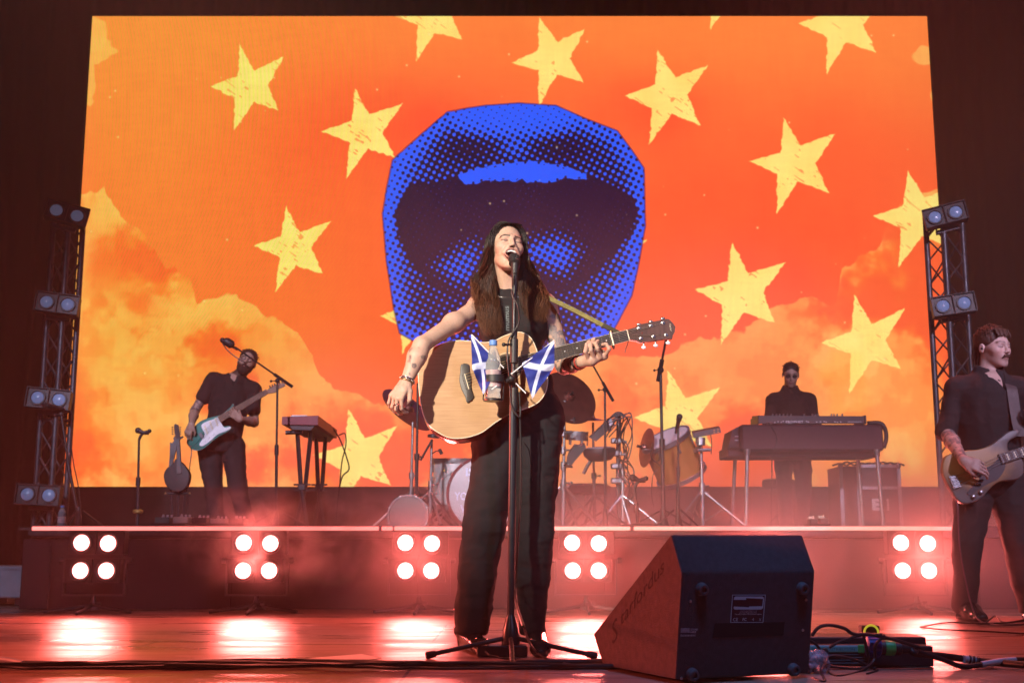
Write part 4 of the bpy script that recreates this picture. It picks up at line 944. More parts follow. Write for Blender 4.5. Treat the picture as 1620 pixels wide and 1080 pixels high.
# ================================================================== THE SINGER
SYY = 4.99
singer = thing('person', 'woman with long dark hair and a black sleeveless top singing at centre stage', 'person', (P(800, 1030, SYY)[0], SYY, 0))
SK = (.52, .335, .25)
HM = rotm(14, 5, 16); HT = P(801, 394, 4.925); HS = .93
p = lambda x, y, Y: P(x, y, Y)
shR, elR, wrR = p(756, 483, 4.99), p(667, 546, 4.70), p(642, 606, 4.66)
shL, elL, wrL = p(864, 482, 5.00), p(893, 578, 5.00), p(921, 572, 4.83)
S = SDF((wrR[0] - .12, 4.52, -.01), (p(975, 500, 4.7)[0], 5.16, p(800, 345, 4.9)[2]), .0033)
S.M = HM * HS; S.T = HT
_c, _e = S.cap, S.ell
class HeadView:   # scales radii together with the frame
    def __init__(s, S, M_, T_, sc_): s.S, s.A, s.T, s.k = S, M_, T_, sc_
    def w(s, p_): return s.A @ (np.asarray(p_, float) * s.k) + s.T
    def cap(s, a, b, r0, r1=None, k=.01, op='u'): s.S.cap(s.w(a), s.w(b), r0 * s.k, (r0 if r1 is None else r1) * s.k, k * s.k, op, world=True)
    def chain(s, pts, rs, k=.01, op='u'):
        for i in range(len(pts) - 1): s.cap(pts[i], pts[i + 1], rs[i], rs[i + 1], k, op)
    def ell(s, c, r, k=.01, op='u'): s.S.ell(s.w(c), np.array(r) * s.k, k * s.k, op, R=s.A, world=True)
S.M = np.eye(3); S.T = np.zeros(3)
H = HeadView(S, HM, HT, HS)
nb_ = p(806, 466, 5.00)
S.cap(nb_, H.w((0, .032, -.045)), .055, .043, k=.02, world=True)
S.ell(p(812, 512, 5.0), (.132, .088, .135), k=.03, world=True); S.cap(p(776, 482, 5.0), p(846, 480, 5.01), .046, k=.04, world=True)
S.ell(p(814, 585, 5.01), (.115, .08, .14), k=.04, world=True); S.ell(p(816, 645, 5.02), (.15, .095, .12), k=.04, world=True)
S.chain([p(790, 660, 5.02), p(768, 830, 4.98), p(749, 972, 4.97)], [.075, .045, .026], k=.03, world=True); S.chain([p(846, 660, 5.02), p(846, 830, 4.99), p(843, 972, 4.99)], [.075, .042, .024], k=.03, world=True)
S.ell(shR + (.004, 0, -.008), (.050, .050, .056), k=.03, world=True)
S.chain([shR + (0, 0, -.01), elR], [.040, .032], k=.02, world=True); S.ell(shR * .55 + elR * .45, (.042, .039, .039), k=.03, world=True)
S.cap(elR, elR * .7 + wrR * .3, .032, .0345, k=.02, world=True); S.cap(elR * .7 + wrR * .3, wrR, .0345, .0215, k=.02, world=True, wide=(1, .2, .3), kw=1.12)
S.ell(shL + (-.004, 0, -.006), (.046, .048, .055), k=.03, world=True); S.chain([shL, elL], [.043, .035], k=.02, world=True)
S.cap(elL, elL * .6 + wrL * .4, .036, .035, k=.02, world=True); S.cap(elL * .6 + wrL * .4, wrL, .035, .022, k=.02, world=True)
for sx in (-1, 1): S.cap(nb_ + (sx * .012, -.05, .0), H.w((sx * .034, .022, -.055)), .010, .008, k=.014, world=True)
head_sdf(H, female=True, mouth_open=1.)
# picking hand: back of the hand to the audience, fingers curled towards the thumb as if on a plectrum
hd = nrm(p(622, 634, 4.62) - wrR); hand(S, wrR, hd, (-.45, -.85, .12), -1, [(48, 50, 32), (42, 52, 34), (40, 48, 34), (36, 44, 30)],
    thumb=[(.028, .034, -.012), (.055, .042, -.030), (.080, .026, -.046)], sc_=.94, spread=.5)
# fretting hand: palm under the neck, fingertips on the strings, thumb tip over the top edge
W = wrL; S.cap(W, p(936, 570, 4.795), .022, .024, k=.012, world=True); S.cap(p(934, 568, 4.80), p(956, 563, 4.795), .0225, .017, k=.012, world=True)
S.cap(p(940, 560, 4.815), p(952, 558, 4.815), .02, .016, k=.012, world=True)
for ch, rr in (([(931, 567), (926, 556), (928, 545), (932, 540)], .0082), ([(940, 567), (935, 554), (934, 545), (938, 541)], .0085), ([(950, 565), (945, 551), (942, 543), (946, 539)], .0083), ([(958, 561), (964, 552), (959, 544), (953, 545)], .0076)):
    S.chain([p(ch[0][0], ch[0][1], 4.782), p(ch[1][0], ch[1][1], 4.756), p(ch[2][0], ch[2][1], 4.768), p(ch[3][0], ch[3][1], 4.782)], [rr * 1.12, rr * 1.02, rr * .95, rr * .88], k=.0028, world=True)
S.chain([p(928, 562, 4.84), p(936, 548, 4.835), p(939, 537, 4.815)], [.014, .011, .0095], k=.005, world=True)
def extra(v, col):
    w_ = ((v[:, 1] < 4.80) & (np.linalg.norm(v - P(940, 555, 4.78), axis=1) < .09)) * .15; col[:] = col * (1 - w_[:, None]) + np.array((.5, .2, .15)) * w_[:, None]
body = skin_mesh('body', S, singer, SK, heads=[(HM, HT, HS, dict(female=True, mo=1., lips=(.34, .10, .085)))],
    tattoos=[(elR * .85 + wrR * .15, wrR * .92 + elR * .08, .06, (.05, .05, .06), .60), (shL * .8 + elL * .2, elL, .07, (.06, .10, .14), .42), (elL, wrL, .06, (.05, .06, .07), .45)], extra=extra)
# teeth and tongue inside the open mouth
mb = MB()
for k in range(-5, 6):
    a = k * .0043; mb.box(H.w((a, -.0920 + a * a * 14, -.0570 - a * a * 6)), (.0040, .004, .0088), (HM @ np.eye(3)).T)
mb.build('teeth', M_teeth, body, smooth=0)
mb = MB(); mb.sphere(H.w((0, -.074, -.086)), .013, 14, (1.1, 1.3, .7)); mb.build('tongue', mat('tongue', (.35, .08, .07), .35, noise=.1), body, smooth=180)

# sleeveless top
S = SDF(p(720, 700, 4.75) * (1, 0, 1) + (0, 4.84, 0), p(900, 440, 5.2) * (1, 0, 1) + (0, 5.16, 0), .006)
S.ell(p(812, 515, 5.0), (.148, .104, .150), k=.03, world=True); S.ell(p(788, 515, 4.955), (.062, .062, .062), k=.03, world=True); S.ell(p(838, 515, 4.955), (.062, .062, .062), k=.03, world=True)
S.cap(p(777, 478, 5.0), p(845, 476, 5.01), .052, k=.04, world=True); S.cap(nb_ + (0, 0, -.01), nb_ + (0, 0, -.03), .062, k=.03, world=True)
S.ell(p(814, 585, 5.01), (.128, .092, .15), k=.04, world=True); S.ell(p(816, 640, 5.02), (.165, .11, .10), k=.04, world=True)
S.ell(nb_ + (0, -.005, .052), (.072, .080, .050), k=.006, op='s', world=True)
S.ell(shR + (-.022, 0, .0), (.050, .10, .085), k=.012, op='s', world=True); S.ell(shL + (.026, 0, .0), (.045, .10, .085), k=.012, op='s', world=True)
M_top = mat('black_ribbed_top', (.006, .0055, .007), .85, noise=.25, nscale=60, bump=.5, bscale=500)
top = cloth_mesh('top', S, M_top, singer, folds=((.006, (.05, .08, .03), 2),))
def lay_on(o, target, lift=.0015):
    """press flat lettering onto the cloth in front of it"""
    tl = Vector(wloc(target)); ol = Vector(wloc(o))
    for v in o.data.vertices:
        w0 = v.co + ol - tl; hit, loc, nr, _ = target.ray_cast(Vector((w0.x, w0.y - .4, w0.z)), Vector((0, 1, 0)))
        if hit: v.co = loc + tl - ol - Vector((0, lift, 0))
bpy.context.view_layer.update()
txo = text_mesh('chest_lettering', 'mumus', P(806, 521, 4.868), P(807, 480, 4.872) - P(808, 521, 4.868), P(799, 521, 4.868) - P(808, 521, 4.868), .014, mat('grey_green_print', (.11, .14, .14), .6, noise=.1), top, width=.105, weight=.015, n=(0, -1, 0), depth=.016); bpy.context.view_layer.update(); lay_on(txo, top)

# trousers
S = SDF((p(712, 900, 4.9)[0], 4.80, .045), (p(905, 600, 5.)[0], 5.20, p(800, 585, 5.)[2]), .006)
def legc(rows, Yf):
    for a, b in zip(rows[:-1], rows[1:]):
        Y0, Y1 = Yf(a[0]), Yf(b[0]); r0, r1 = a[2] * mpp(Y0) / 2, b[2] * mpp(Y1) / 2
        S.cap(p(a[1], a[0], Y0), p(b[1], b[0], Y1), r0, r1, k=.018, world=True, wide=(0, 1, 0), kw=1.08)
legc([(665, 792, 82), (700, 787, 74), (763, 777, 60), (800, 770, 60), (834, 765, 62), (872, 760, 56), (911, 755.5, 53), (960, 749, 50), (1000, 744, 48)], lambda y: 5.02 - .05 * max(0, 1 - abs(y - 835) / 120) - .03 * (y > 900))
legc([(665, 850, 82), (700, 850, 72), (770, 848, 60), (841, 845.5, 54), (880, 843, 50), (911, 842, 47), (960, 841, 39), (1000, 842, 36)], lambda y: 5.02 - .04 * max(0, 1 - abs(y - 835) / 120))
S.ell(p(816, 642, 5.03), (.176, .125, .125), k=.03, world=True); S.ell(p(816, 605, 5.03), (.150, .105, .09), k=.03, world=True)
S.plane((0, 0, p(745, 1002, 4.97)[2]), (0, 0, -1), world=True, k=.003); S.plane((0, 0, p(800, 592, 5.)[2]), (0, 0, 1), world=True, k=.003)
tr = cloth_mesh('trousers', S, M_denim, singer, folds=((.012, (.08, .08, .16), 3), (.005, (.05, .05, .03), 6)))
mb = MB(); mb.tube([p(829, 700, 4.86), p(838, 716, 4.87), p(842, 760, 4.9)], .0018, n=6, k=6); mb.build('seam', M_black, tr)
# boots with heels
def boot(c, toe, name='boot'):
    c = np.asarray(c, float); toe = np.asarray(toe, float); d = toe - c; L = np.linalg.norm(d); d = d / L; sd = np.cross(d, (0, 0, 1))
    S = SDF(np.minimum(c, toe) - .08, np.maximum(c, toe) + (.08, .08, .2), .004); S.lo[2] = -.002
    S.cap(c + (0, 0, .15), c + (0, 0, .075), .042, .036, k=.02, world=True); S.chain([c + (0, 0, .07), c + d * .08 + (0, 0, .06), toe - d * .05 + (0, 0, .032), toe - d * .01 + (0, 0, .020)], [.034, .036, .032, .018], k=.015, world=True, wide=sd, kw=1.15)
    S.cap(c - d * .008 + (0, 0, .05), c - d * .012 + (0, 0, .004), .027, .021, k=.006, world=True); S.cap(c + d * .08 + (0, 0, .020), toe - d * .025 + (0, 0, .012), .028, .022, k=.006, world=True, wide=sd, kw=1.2)
    S.plane((0, 0, .002), (0, 0, -1), world=True); return cloth_mesh(name, S, M_leather, singer, it=1)
boot(fl(733, 1024), fl(764, 1036)); boot(fl(846, 1022), fl(856, 1041))

# hair: locks swept from a centre parting, dark at the root and copper at the ends
def locks(name, parent, specs, m=None):
    V = []; F = []; C_ = []
    for pts, r, c0, c1, nseg in specs:
        pts = crspl(pts, nseg); mN = len(pts); tg = np.gradient(pts, axis=0); tg /= np.linalg.norm(tg, axis=1, keepdims=True) + 1e-9
        t = np.linspace(0, 1, mN); rr = r * np.clip(np.minimum(.55 + 2.5 * t, 1) * np.clip((1 - t) * 3.2, .06, 1), .05, 1); o = len(V); up = np.array([0, 1., 0])
        for i in range(mN):
            x = np.cross(tg[i], up); x /= np.linalg.norm(x) + 1e-9; y = np.cross(tg[i], x)
            for q in range(5): a = 2 * PI * q / 5; V.append(pts[i] + (x * math.cos(a) + y * .55 * math.sin(a)) * rr[i]); C_.append(np.array(c0) * (1 - t[i] ** 2.2) + np.array(c1) * t[i] ** 2.2)
        for i in range(mN - 1):
            for q in range(5): F.append((o + i * 5 + q, o + i * 5 + (q + 1) % 5, o + (i + 1) * 5 + (q + 1) % 5, o + (i + 1) * 5 + q))
    return mesh_obj(name, V, F, m or M_hair, parent, smooth=180, colors=C_, recalc=False)
rg = np.random.RandomState(12); specs = []
Jv = lambda a: rg.uniform(-a, a, 3)
dk, rd = (.005, .003, .0025), (.13, .046, .017)
for k in range(2300):
    s_ = rg.rand(); back = rg.rand(); side_ = -1 if k % 2 == 0 else 1; r = rg.uniform(.0008, .0021); j = lambda a: rg.uniform(-a, a)
    root = H.w((side_ * .004 + j(.003), -.076 + .14 * back, .098 + .018 * math.sin(back * PI) - .004)); o1 = (.066 + .018 * s_) ; dy = .035 - .085 * (1 - back) ** 1.4
    a1 = H.w((side_ * (.046 + .006 * s_), dy * .9 - .012 * (1 - back), .090 + .012 * s_)); a2 = H.w((side_ * (o1), dy + .008, .050)); a3 = H.w((side_ * (.070 + .020 * s_), dy + .018, -.010))
    ln = rg.uniform(.72, 1.08); kink = rg.uniform(0, 6.28); wv = rg.uniform(.007, .014)
    if side_ < 0:
        xs = [779 - 12 * s_, 781 - 31 * s_, 787 - 31 * s_, 793 - 27 * s_]; ys = [418, 452, 452 + 38 * ln, 452 + 74 * ln]
        Ys = [4.93 + .07 * s_ * back, 4.93 + .08 * s_, 4.885 + .03 * s_, 4.865 + .02 * s_]
    else:
        xs = [826 + 14 * s_, 823 + 31 * s_, 828 + 38 * s_, 836 + 29 * s_]; ys = [418, 448, 446 + 32 * ln, 448 + 58 * ln]
        Ys = [4.93 + .06 * s_ * back, 4.93 + .06 * s_, 4.895 + .03 * s_, 4.875 + .03 * s_]
    low = crspl([a3] + [p(x + j(2.5), y + j(3), Y + j(.012)) for x, y, Y in zip(xs, ys, Ys)], 3)[1:]; kink = int(kink * 1.6) * 1.1 + rg.uniform(-.25, .25)
    low = [q + np.array([math.sin(kink + i * 1.15), .5 * math.cos(kink + i * 1.15), 0]) * wv * min(1, i / 5) for i, q in enumerate(low)]
    pts = [root, a1 + Jv(.004), a2 + Jv(.006), a3 + Jv(.006)] + low
    tone = rg.uniform(.6, 1.5); specs.append((pts, r, np.array(dk) * tone, np.array(rd) * rg.uniform(.25, 1.25) * (1.3 if s_ > .6 else .8), 2))
for k in range(60):   # stray flicks on the outside
    side_ = -1 if k % 2 == 0 else 1; j = lambda a: rg.uniform(-a, a)
    x0 = 762 if side_ < 0 else 838; base = [H.w((side_ * .08, .02, .03)), p(x0 + j(4), 420, 4.97), p(x0 + side_ * 12 + j(6), 446 + j(6), 4.96), p(x0 + side_ * rg.uniform(4, 18), 462 + j(12), 4.93), p(x0 + side_ * rg.uniform(0, 20), 490 + j(15), 4.9)]
    specs.append((base, .0013, np.array(dk), np.array(rd) * 1.3, 6))
hair = locks('hair', singer, specs)
S = SDF(H.w((0, 0, .03)) - .15, H.w((0, 0, .03)) + .15, .004); Hh = HeadView(S, HM, HT, HS)
Hh.ell((0, .018, .038), (.0785, .094, .0835), k=.01); Hh.cap((0, .06, .0), (0, .07, -.07), .05, .04, k=.03); Hh.ell((0, -.108, -.02), (.080, .082, .127), k=.008, op='s')
cloth_mesh('hair_cap', S, mat('dark_brown_hair', (.014, .008, .006), .45, noise=.3, nscale=90, bump=.4, bscale=300), hair, folds=((.003, (.006, .02, .02), 1),), it=1)
# jewellery
def ring_at(c, ax, r, th, m, parent, name):
    x, y, d = frame(ax); pts = [np.asarray(c) + (x * math.cos(a) + y * math.sin(a)) * r for a in np.linspace(0, 2 * PI, 21)]; return MB().tube(pts, th, n=6).build(name, m, parent, smooth=180)
br = ring_at(wrR * .97 + elR * .03, wrR - elR, .0275, .0028, M_gold, singer, 'bracelet'); br2 = ring_at(wrR * .90 + elR * .10, wrR - elR, .029, .003, M_silver, singer, 'bracelet')
mb = MB()
for k in range(14):
    a = 2 * PI * k / 14; x, y, d = frame(wrR - elR); c = wrR * .935 + elR * .065; mb.sphere(c + (x * math.cos(a) + y * math.sin(a)) * .0295, .0042, 8)
mb.build('bead_bracelet', M_silver, singer, smooth=180)
ring_at(wrL * .9 + elL * .1, wrL - elL, .027, .004, mat('red_cord', (.35, .03, .02), .6, noise=.1), singer, 'bracelet'); ring_at(wrL * .8 + elL * .2, wrL - elL, .029, .004, mat('dark_cord', (.03, .02, .02), .6, noise=.1), singer, 'bracelet')
for c in ((937, 553), (948, 550), (946, 557)): ring_at(P(*c, 4.762), (0.1, .2, 1), .0098, .0016, M_silver, singer, 'ring')
ring_at(P(626, 640, 4.60), (-.3, 0, 1), .0098, .0016, M_silver, singer, 'ring')
ch = [nb_ + np.array((.062 * math.sin(a), -.088 - .018 * math.cos(a) * 1, -.004 - .030 * (math.cos(a) + 1) * .5)) for a in np.linspace(-1.5, 1.5, 14)]
MB().tube(ch, .0007, n=5, k=3).build('necklace', M_silver, singer, smooth=180)
# ================================================================== INSTRUMENTS built flat in their own tilted plane
class Flat:
    """a tilted plane facing the audience: pts given as photo px land on it; depth goes away from the audience"""
    def __init__(s, px, py, Y, tilt=5, yaw=0):
        s.o = P(px, py, Y); a, b = math.radians(tilt), math.radians(yaw); n = np.array([math.sin(b) * math.cos(a), -math.cos(b) * math.cos(a), math.sin(a)]); s.n = n
    def q(s, px, py, d=0.): return PP(px, py, s.o, s.n) + s.n * d
def smooth_poly(pts, k=6):
    p_ = np.asarray(pts, float); n = len(p_); out = []
    for i in range(n):
        a, b, c, d = p_[i - 1], p_[i], p_[(i + 1) % n], p_[(i + 2) % n]
        for t in np.linspace(0, 1, k, endpoint=False):
            out.append(.5 * (2 * b + (c - a) * t + (2 * a - 5 * b + 4 * c - d) * t * t + (3 * b - a - 3 * c + d) * t ** 3))
    return np.array(out)
def slab(name, fl_, poly, d0, d1, m, parent, k=6, bev=.0, smooth=40):
    """outline in photo px, from height d0 (towards the audience) back to d1"""
    pl_ = smooth_poly(poly, k) if k else np.asarray(poly, float); A = np.array([fl_.q(x, y, d0) for x, y in pl_]); mb = MB()
    if bev:
        bm = bmesh.new(); va = [bm.verts.new(p_) for p_ in A]; f = bm.faces.new(va); r_ = bmesh.ops.extrude_face_region(bm, geom=[f]); vs = [g for g in r_['geom'] if isinstance(g, bmesh.types.BMVert)]
        bmesh.ops.translate(bm, verts=vs, vec=Vector(fl_.n * (d1 - d0))); bmesh.ops.recalc_face_normals(bm, faces=bm.faces)
        ed = [e for e in bm.edges if len(e.link_faces) == 2 and any(len(f_.verts) > 8 for f_ in e.link_faces)]
        bmesh.ops.bevel(bm, geom=ed, offset=bev, segments=3, profile=.5, affect='EDGES'); bm.verts.ensure_lookup_table(); bm.verts.index_update()
        V = [v.co[:] for v in bm.verts]; F = [tuple(v.index for v in f_.verts) for f_ in bm.faces]; bm.free(); return mesh_obj(name, V, F, m, parent, smooth=smooth)
    mb.prism(A, fl_.n * (d1 - d0)); return mb.build(name, m, parent, smooth=smooth)
def wood(name, c0, c1, rough=.3, scale=(1, 1, 14), coat=.3, rings=6.):
    m = bpy.data.materials.new(name); m.use_nodes = True; N, L = m.node_tree.nodes, m.node_tree.links; b = N['Principled BSDF']; MATS[name] = m
    tc = N.new('ShaderNodeTexCoord'); mp = N.new('ShaderNodeMapping'); mp.inputs['Scale'].default_value = scale; L.new(tc.outputs['Object'], mp.inputs[0])
    n = N.new('ShaderNodeTexNoise'); n.inputs['Scale'].default_value = rings; n.inputs['Detail'].default_value = 8; L.new(mp.outputs[0], n.inputs['Vector'])
    n2 = N.new('ShaderNodeTexNoise'); n2.inputs['Scale'].default_value = 4; n2.inputs['Detail'].default_value = 3; L.new(tc.outputs['Object'], n2.inputs['Vector'])
    ad = N.new('ShaderNodeMath'); ad.operation = 'MULTIPLY_ADD'; ad.inputs[1].default_value = .5; L.new(n2.outputs['Fac'], ad.inputs[0]); L.new(n.outputs['Fac'], ad.inputs[2])
    cr = N.new('ShaderNodeValToRGB'); cr.color_ramp.elements[0].position = .5; cr.color_ramp.elements[1].position = .95; cr.color_ramp.elements[0].color = (*c0, 1); cr.color_ramp.elements[1].color = (*c1, 1)
    L.new(ad.outputs[0], cr.inputs[0]); L.new(cr.outputs[0], b.inputs['Base Color']); b.inputs['Roughness'].default_value = rough; b.inputs['Coat Weight'].default_value = coat; b.inputs['Coat Roughness'].default_value = .12
    return m
M_spruce = wood('pale_spruce_top', (.34, .175, .07), (.46, .27, .125), .34, (3, 1, 60), .25, 3.)
M_mahog = wood('red_brown_mahogany', (.16, .045, .02), (.28, .09, .04), .22, (3, 3, 20), .5)
M_ebony = mat('ebony', (.018, .014, .013), .45, noise=.3, nscale=60)
M_rosehead = wood('rosewood_veneer', (.06, .03, .022), (.11, .055, .04), .3, (30, 3, 3), .3)
M_cream = mat('cream_binding', (.75, .66, .48), .4, noise=.06)
M_wire = mat('bronze_strings', (.55, .40, .22), .3, 1., noise=.1); M_steel = mat('steel_strings', (.7, .7, .72), .25, 1., noise=.1)

# ---------------- acoustic guitar
G = Flat(765, 612, 4.815, 7, 0)
ag = thing('acoustic_guitar', 'pale-topped acoustic guitar with dark bridge held by the singer', 'guitar', G.q(765, 612))
outl = [(662, 606), (662, 586), (668, 568), (682, 552), (704, 542), (726, 538.5), (748, 540), (768, 541.5), (782, 539), (796, 532), (810, 527), (822, 525), (833, 528.5), (842, 537), (848, 550), (853, 563), (861, 577), (866, 592), (866.5, 608), (861, 625), (848, 639), (826, 648), (806, 655), (784, 668), (762, 684), (738, 692), (714, 693), (698, 687), (682, 676), (671, 660), (665, 636)]
BD = .105
body_ = slab('body', G, outl, 0, -BD, M_mahog, ag, bev=.004)
def inset(poly, f, cx=765, cy=612): return [(cx + (x - cx) * f, cy + (y - cy) * f) for x, y in poly]
slab('top', G, inset(outl, .990), .0015, -.001, M_spruce, ag, smooth=20)
def rim(fl_, poly, d, r, m, parent, name='binding', k=6):
    pl_ = smooth_poly(poly, k); pts = [fl_.q(x, y, d) for x, y in pl_]; pts.append(pts[0]); return MB().tube(pts, r, n=6).build(name, m, parent, smooth=180)
rim(G, inset(outl, .996), .0005, .0022, M_cream, ag)
def disc(fl_, px, py, r, d0, d1, m, parent, name, n=36, inner=0):
    c0 = fl_.q(px, py, d0); return MB().lathe(c0, fl_.n, [(d1 - d0, inner), (d1 - d0, r), (0, r), (0, inner)] if inner else [(0, r), (d1 - d0, r)], n=n, caps=not inner).build(name, m, parent)
disc(G, 803, 581, .050, .0014, .0022, M_hole if 'M_hole' in globals() else mat('sound_hole_shade', (.004, .003, .003), .9, noise=.2), ag, 'sound_hole')  # flat near-black disc stands in for the shade inside the hole
disc(G, 803, 581, .0565, .0014, .0026, M_ebony, ag, 'rosette', inner=.051); disc(G, 803, 581, .062, .0014, .0022, M_cream, ag, 'rosette_ring', inner=.0605)
slab('bridge', G, [(730, 577), (741.5, 577), (743, 588), (746, 600), (745.5, 612), (748, 622), (749.5, 630), (739.5, 637.5), (736, 628), (730, 616), (727, 603), (728, 590)], .0095, .001, M_ebony, ag, k=3, bev=.002)
MB().box((G.q(735, 592, .011) + G.q(742, 617, .011)) / 2, (.066, .003, .006), (nrm(G.q(742, 617) - G.q(735, 592)), np.cross(nrm(G.q(742, 617) - G.q(735, 592)), G.n), G.n)).build('saddle', M_cream, ag)
pin = MB()
for k in range(6): pin.sphere(G.q(731.5 + 1.15 * k, 595 + 4.1 * k, .0105), .0026, 8)
pin.build('bridge_pins', M_ebony, ag, smooth=180)
NA, NB_ = np.array([800., 581.5]), np.array([993.5, 531.0]); nd = (NB_ - NA) / np.linalg.norm(NB_ - NA); npd = np.array([-nd[1], nd[0]])
def nk(t, s_, d=0.): c = NA + (NB_ - NA) * t; hw = 11.0 * (1 - t) + 8.3 * t; c = c + npd * hw * s_; return G.q(c[0], c[1], d)
MB().prism([nk(.02, -1, .013), nk(1, -1, .013), nk(1, 1, .013), nk(.02, 1, .013)], -G.n * .008).build('fretboard', M_ebony, ag, smooth=0)
mb = MB()
for i in range(16):
    t = .33 + .67 * i / 15.; r = .0105
mb.tube([nk(t, 0, -.0125) for t in np.linspace(.22, 1.0, 10)], [.0215, .021, .0205, .020, .0195, .019, .019, .0185, .0185, .018], n=14, flat=.9); mb.build('neck', M_mahog, ag, smooth=180)
mb = MB()
for sgn in (-1, 1): mb.tube([nk(.02, sgn, .010), nk(1, sgn, .010)], .0016, n=6)
mb.build('neck_binding', M_cream, ag)
fr = MB(); sl_ = 1.0; fpos = [1 - (1 - 2 ** (-i / 12.)) * 1.335 for i in range(0, 21)]
for i in range(1, 20):
    t = fpos[i]
    if t > .03: fr.cyl(nk(t, -.97, .0136), nk(t, .97, .0136), .0011, n=6)
fr.build('frets', M_steel, ag)
dt = MB()
for i in (3, 5, 7, 9): dt.sphere(nk((fpos[i] + fpos[i - 1]) / 2, 0, .0125), .0032, 8)
dt.build('fret_markers', M_white, ag, smooth=180)
MB().cyl(nk(1.0, -1, .013), nk(1.0, 1, .013), .0026, n=8).build('nut', M_cream, ag)
slab('headstock', G, [(993, 522), (1004, 519), (1012, 514), (1040, 508.5), (1054, 505.5), (1058, 506), (1064, 512), (1068, 518), (1067, 526), (1064, 531), (1063, 536.5), (1052, 537), (1012, 543), (1006, 540), (996, 538.5)], .010, -.006, M_rosehead, ag, k=0)
st_ = [(1010.3, 520.3), (1029.3, 516.3), (1048.3, 511.8), (1013.6, 536), (1033.2, 533.3), (1053, 530.8)]
strg = MB(); sx_ = [-.78, -.47, -.16, .16, .47, .78]; order = [0, 1, 2, 5, 4, 3]
for k in range(6):
    e = G.q(732.5 + 1.35 * k + 4, 593 + 4.3 * k, .012); tp = st_[[2, 1, 0, 3, 4, 5][k]] if False else st_[[0, 1, 2, 5, 4, 3][k]]
    strg.tube([e, nk(.02, sx_[k], .018), nk(1., sx_[k], .0152), G.q(tp[0], tp[1], .012)], .0006 + .0001 * (5 - k), n=5)
strg.build('strings', M_wire, ag)
for (x, y) in st_:
    pg = MB().lathe(G.q(x, y, .010), G.n, [(0, .0072), (.002, .0072), (.003, .004), (.011, .0035), (.012, .001)], n=16).build('tuning_post', M_chrome, ag)
    MB().lathe(G.q(x, y, .0101), G.n, [(0, .0052), (.0022, .0052)], n=14).build('post_hole', M_ebony, pg)
for (x, y, c) in ((1011, 513, 0), (1030, 508.5, 0), (1048.5, 503.5, 0), (1018.5, 549, 1), (1037.5, 546, 1), (1057, 542, 1)):
    base = G.q(x, 517 if y < 520 else 538, -.004); MB().tube([base, G.q(x, y, -.004)], .0028, n=8).build('tuner_shaft', M_chrome, ag)
    MB().sphere(G.q(x, y, -.004), .0088, 14, (1.15, .55, .8)).build('tuner_button', M_chrome if not c else mat('pearl_button', (.8, .82, .9), .2, noise=.05), ag, smooth=180)
text_mesh('headstock_logo', 'Taylor', G.q(1057.5, 513, .0106), G.q(1060, 527) - G.q(1057.5, 513), G.q(1064, 513) - G.q(1057, 513), .0078, M_cream, ag, width=.034, shear=.2, n=G.n, weight=.01)
sl2 = MB(); sl2.sphere(G.q(1015.5, 527.5, .0108), .0022, 8); sl2.build('dot', mat('red_dot', (.4, .04, .03), .4, noise=.1), ag)
cp = thing('capo', 'cream-coloured capo clamped across the acoustic guitar neck near its headstock', 'capo', nk(.875, 0)); tc_ = .868
MB().tube([nk(tc_, -1.25, .016), nk(tc_, 0, .0185), nk(tc_, 1.25, .016)], .0036, n=10).build('bar', M_cream, cp)
MB().tube([nk(tc_, -1.3, .014), nk(tc_, -1.45, -.008), nk(tc_, 0, -.028), nk(tc_, 1.45, -.008), nk(tc_, 1.35, .012)], .004, n=8, k=4).build('clamp', M_darkmetal, cp)
MB().sphere(nk(tc_ + .01, -1.5, .006), .0055, 8).build('screw', M_gold, cp, smooth=180)
MB().tube([nk(.995, .9, 0), G.q(992.5, 545, -.004), G.q(990.5, 550, -.01), G.q(989, 557, -.01)], .0016, n=6).build('string_end', M_ebony, ag)
# strap over her left shoulder to the headstock
S0, S1, S2, S3 = P(836, 452, 5.05), P(852, 463, 4.945), P(905, 489, 4.90), G.q(968, 520, -.012)
def ribbon(name, pts, w, nrm_, m, parent, th=.003, k=6):
    pts = crspl(pts, k); mb = MB(); tg = np.gradient(pts, axis=0); A = []; B = []
    for i, q in enumerate(pts):
        s_ = nrm(np.cross(tg[i], nrm_)); A.append(q + s_ * w / 2); B.append(q - s_ * w / 2)
    vs = []; nn_ = nrm(nrm_) * th / 2; fs = []
    for a, b in zip(A, B): vs += [a + nn_, b + nn_, b - nn_, a - nn_]
    for i in range(len(pts) - 1):
        for q in range(4): fs.append((4 * i + q, 4 * i + (q + 1) % 4, 4 * i + 4 + (q + 1) % 4, 4 * i + 4 + q))
    fs += [(0, 1, 2, 3), (len(vs) - 1, len(vs) - 2, len(vs) - 3, len(vs) - 4)]
    return mesh_obj(name, vs, fs, m, parent, smooth=50)
strap = ribbon('guitar_strap', [S0, S1, S2, (S2 + S3) / 2, S3], .021, (0, -1, .5), mat('olive_yellow_webbing', (.20, .17, .055), .85, noise=.25, nscale=80, bump=.4, bscale=500), None)
tag(strap, 'olive yellow strap running from the singer\'s shoulder to the guitar headstock', 'strap')
ribbon('strap_end', [S3 - (S3 - S2) * .22 + G.n * .004, S3 + G.n * .004, G.q(978, 526, -.004)], .022, (0, -1, .5), mat('dark_strap_leather', (.05, .04, .02), .6, noise=.2), strap)

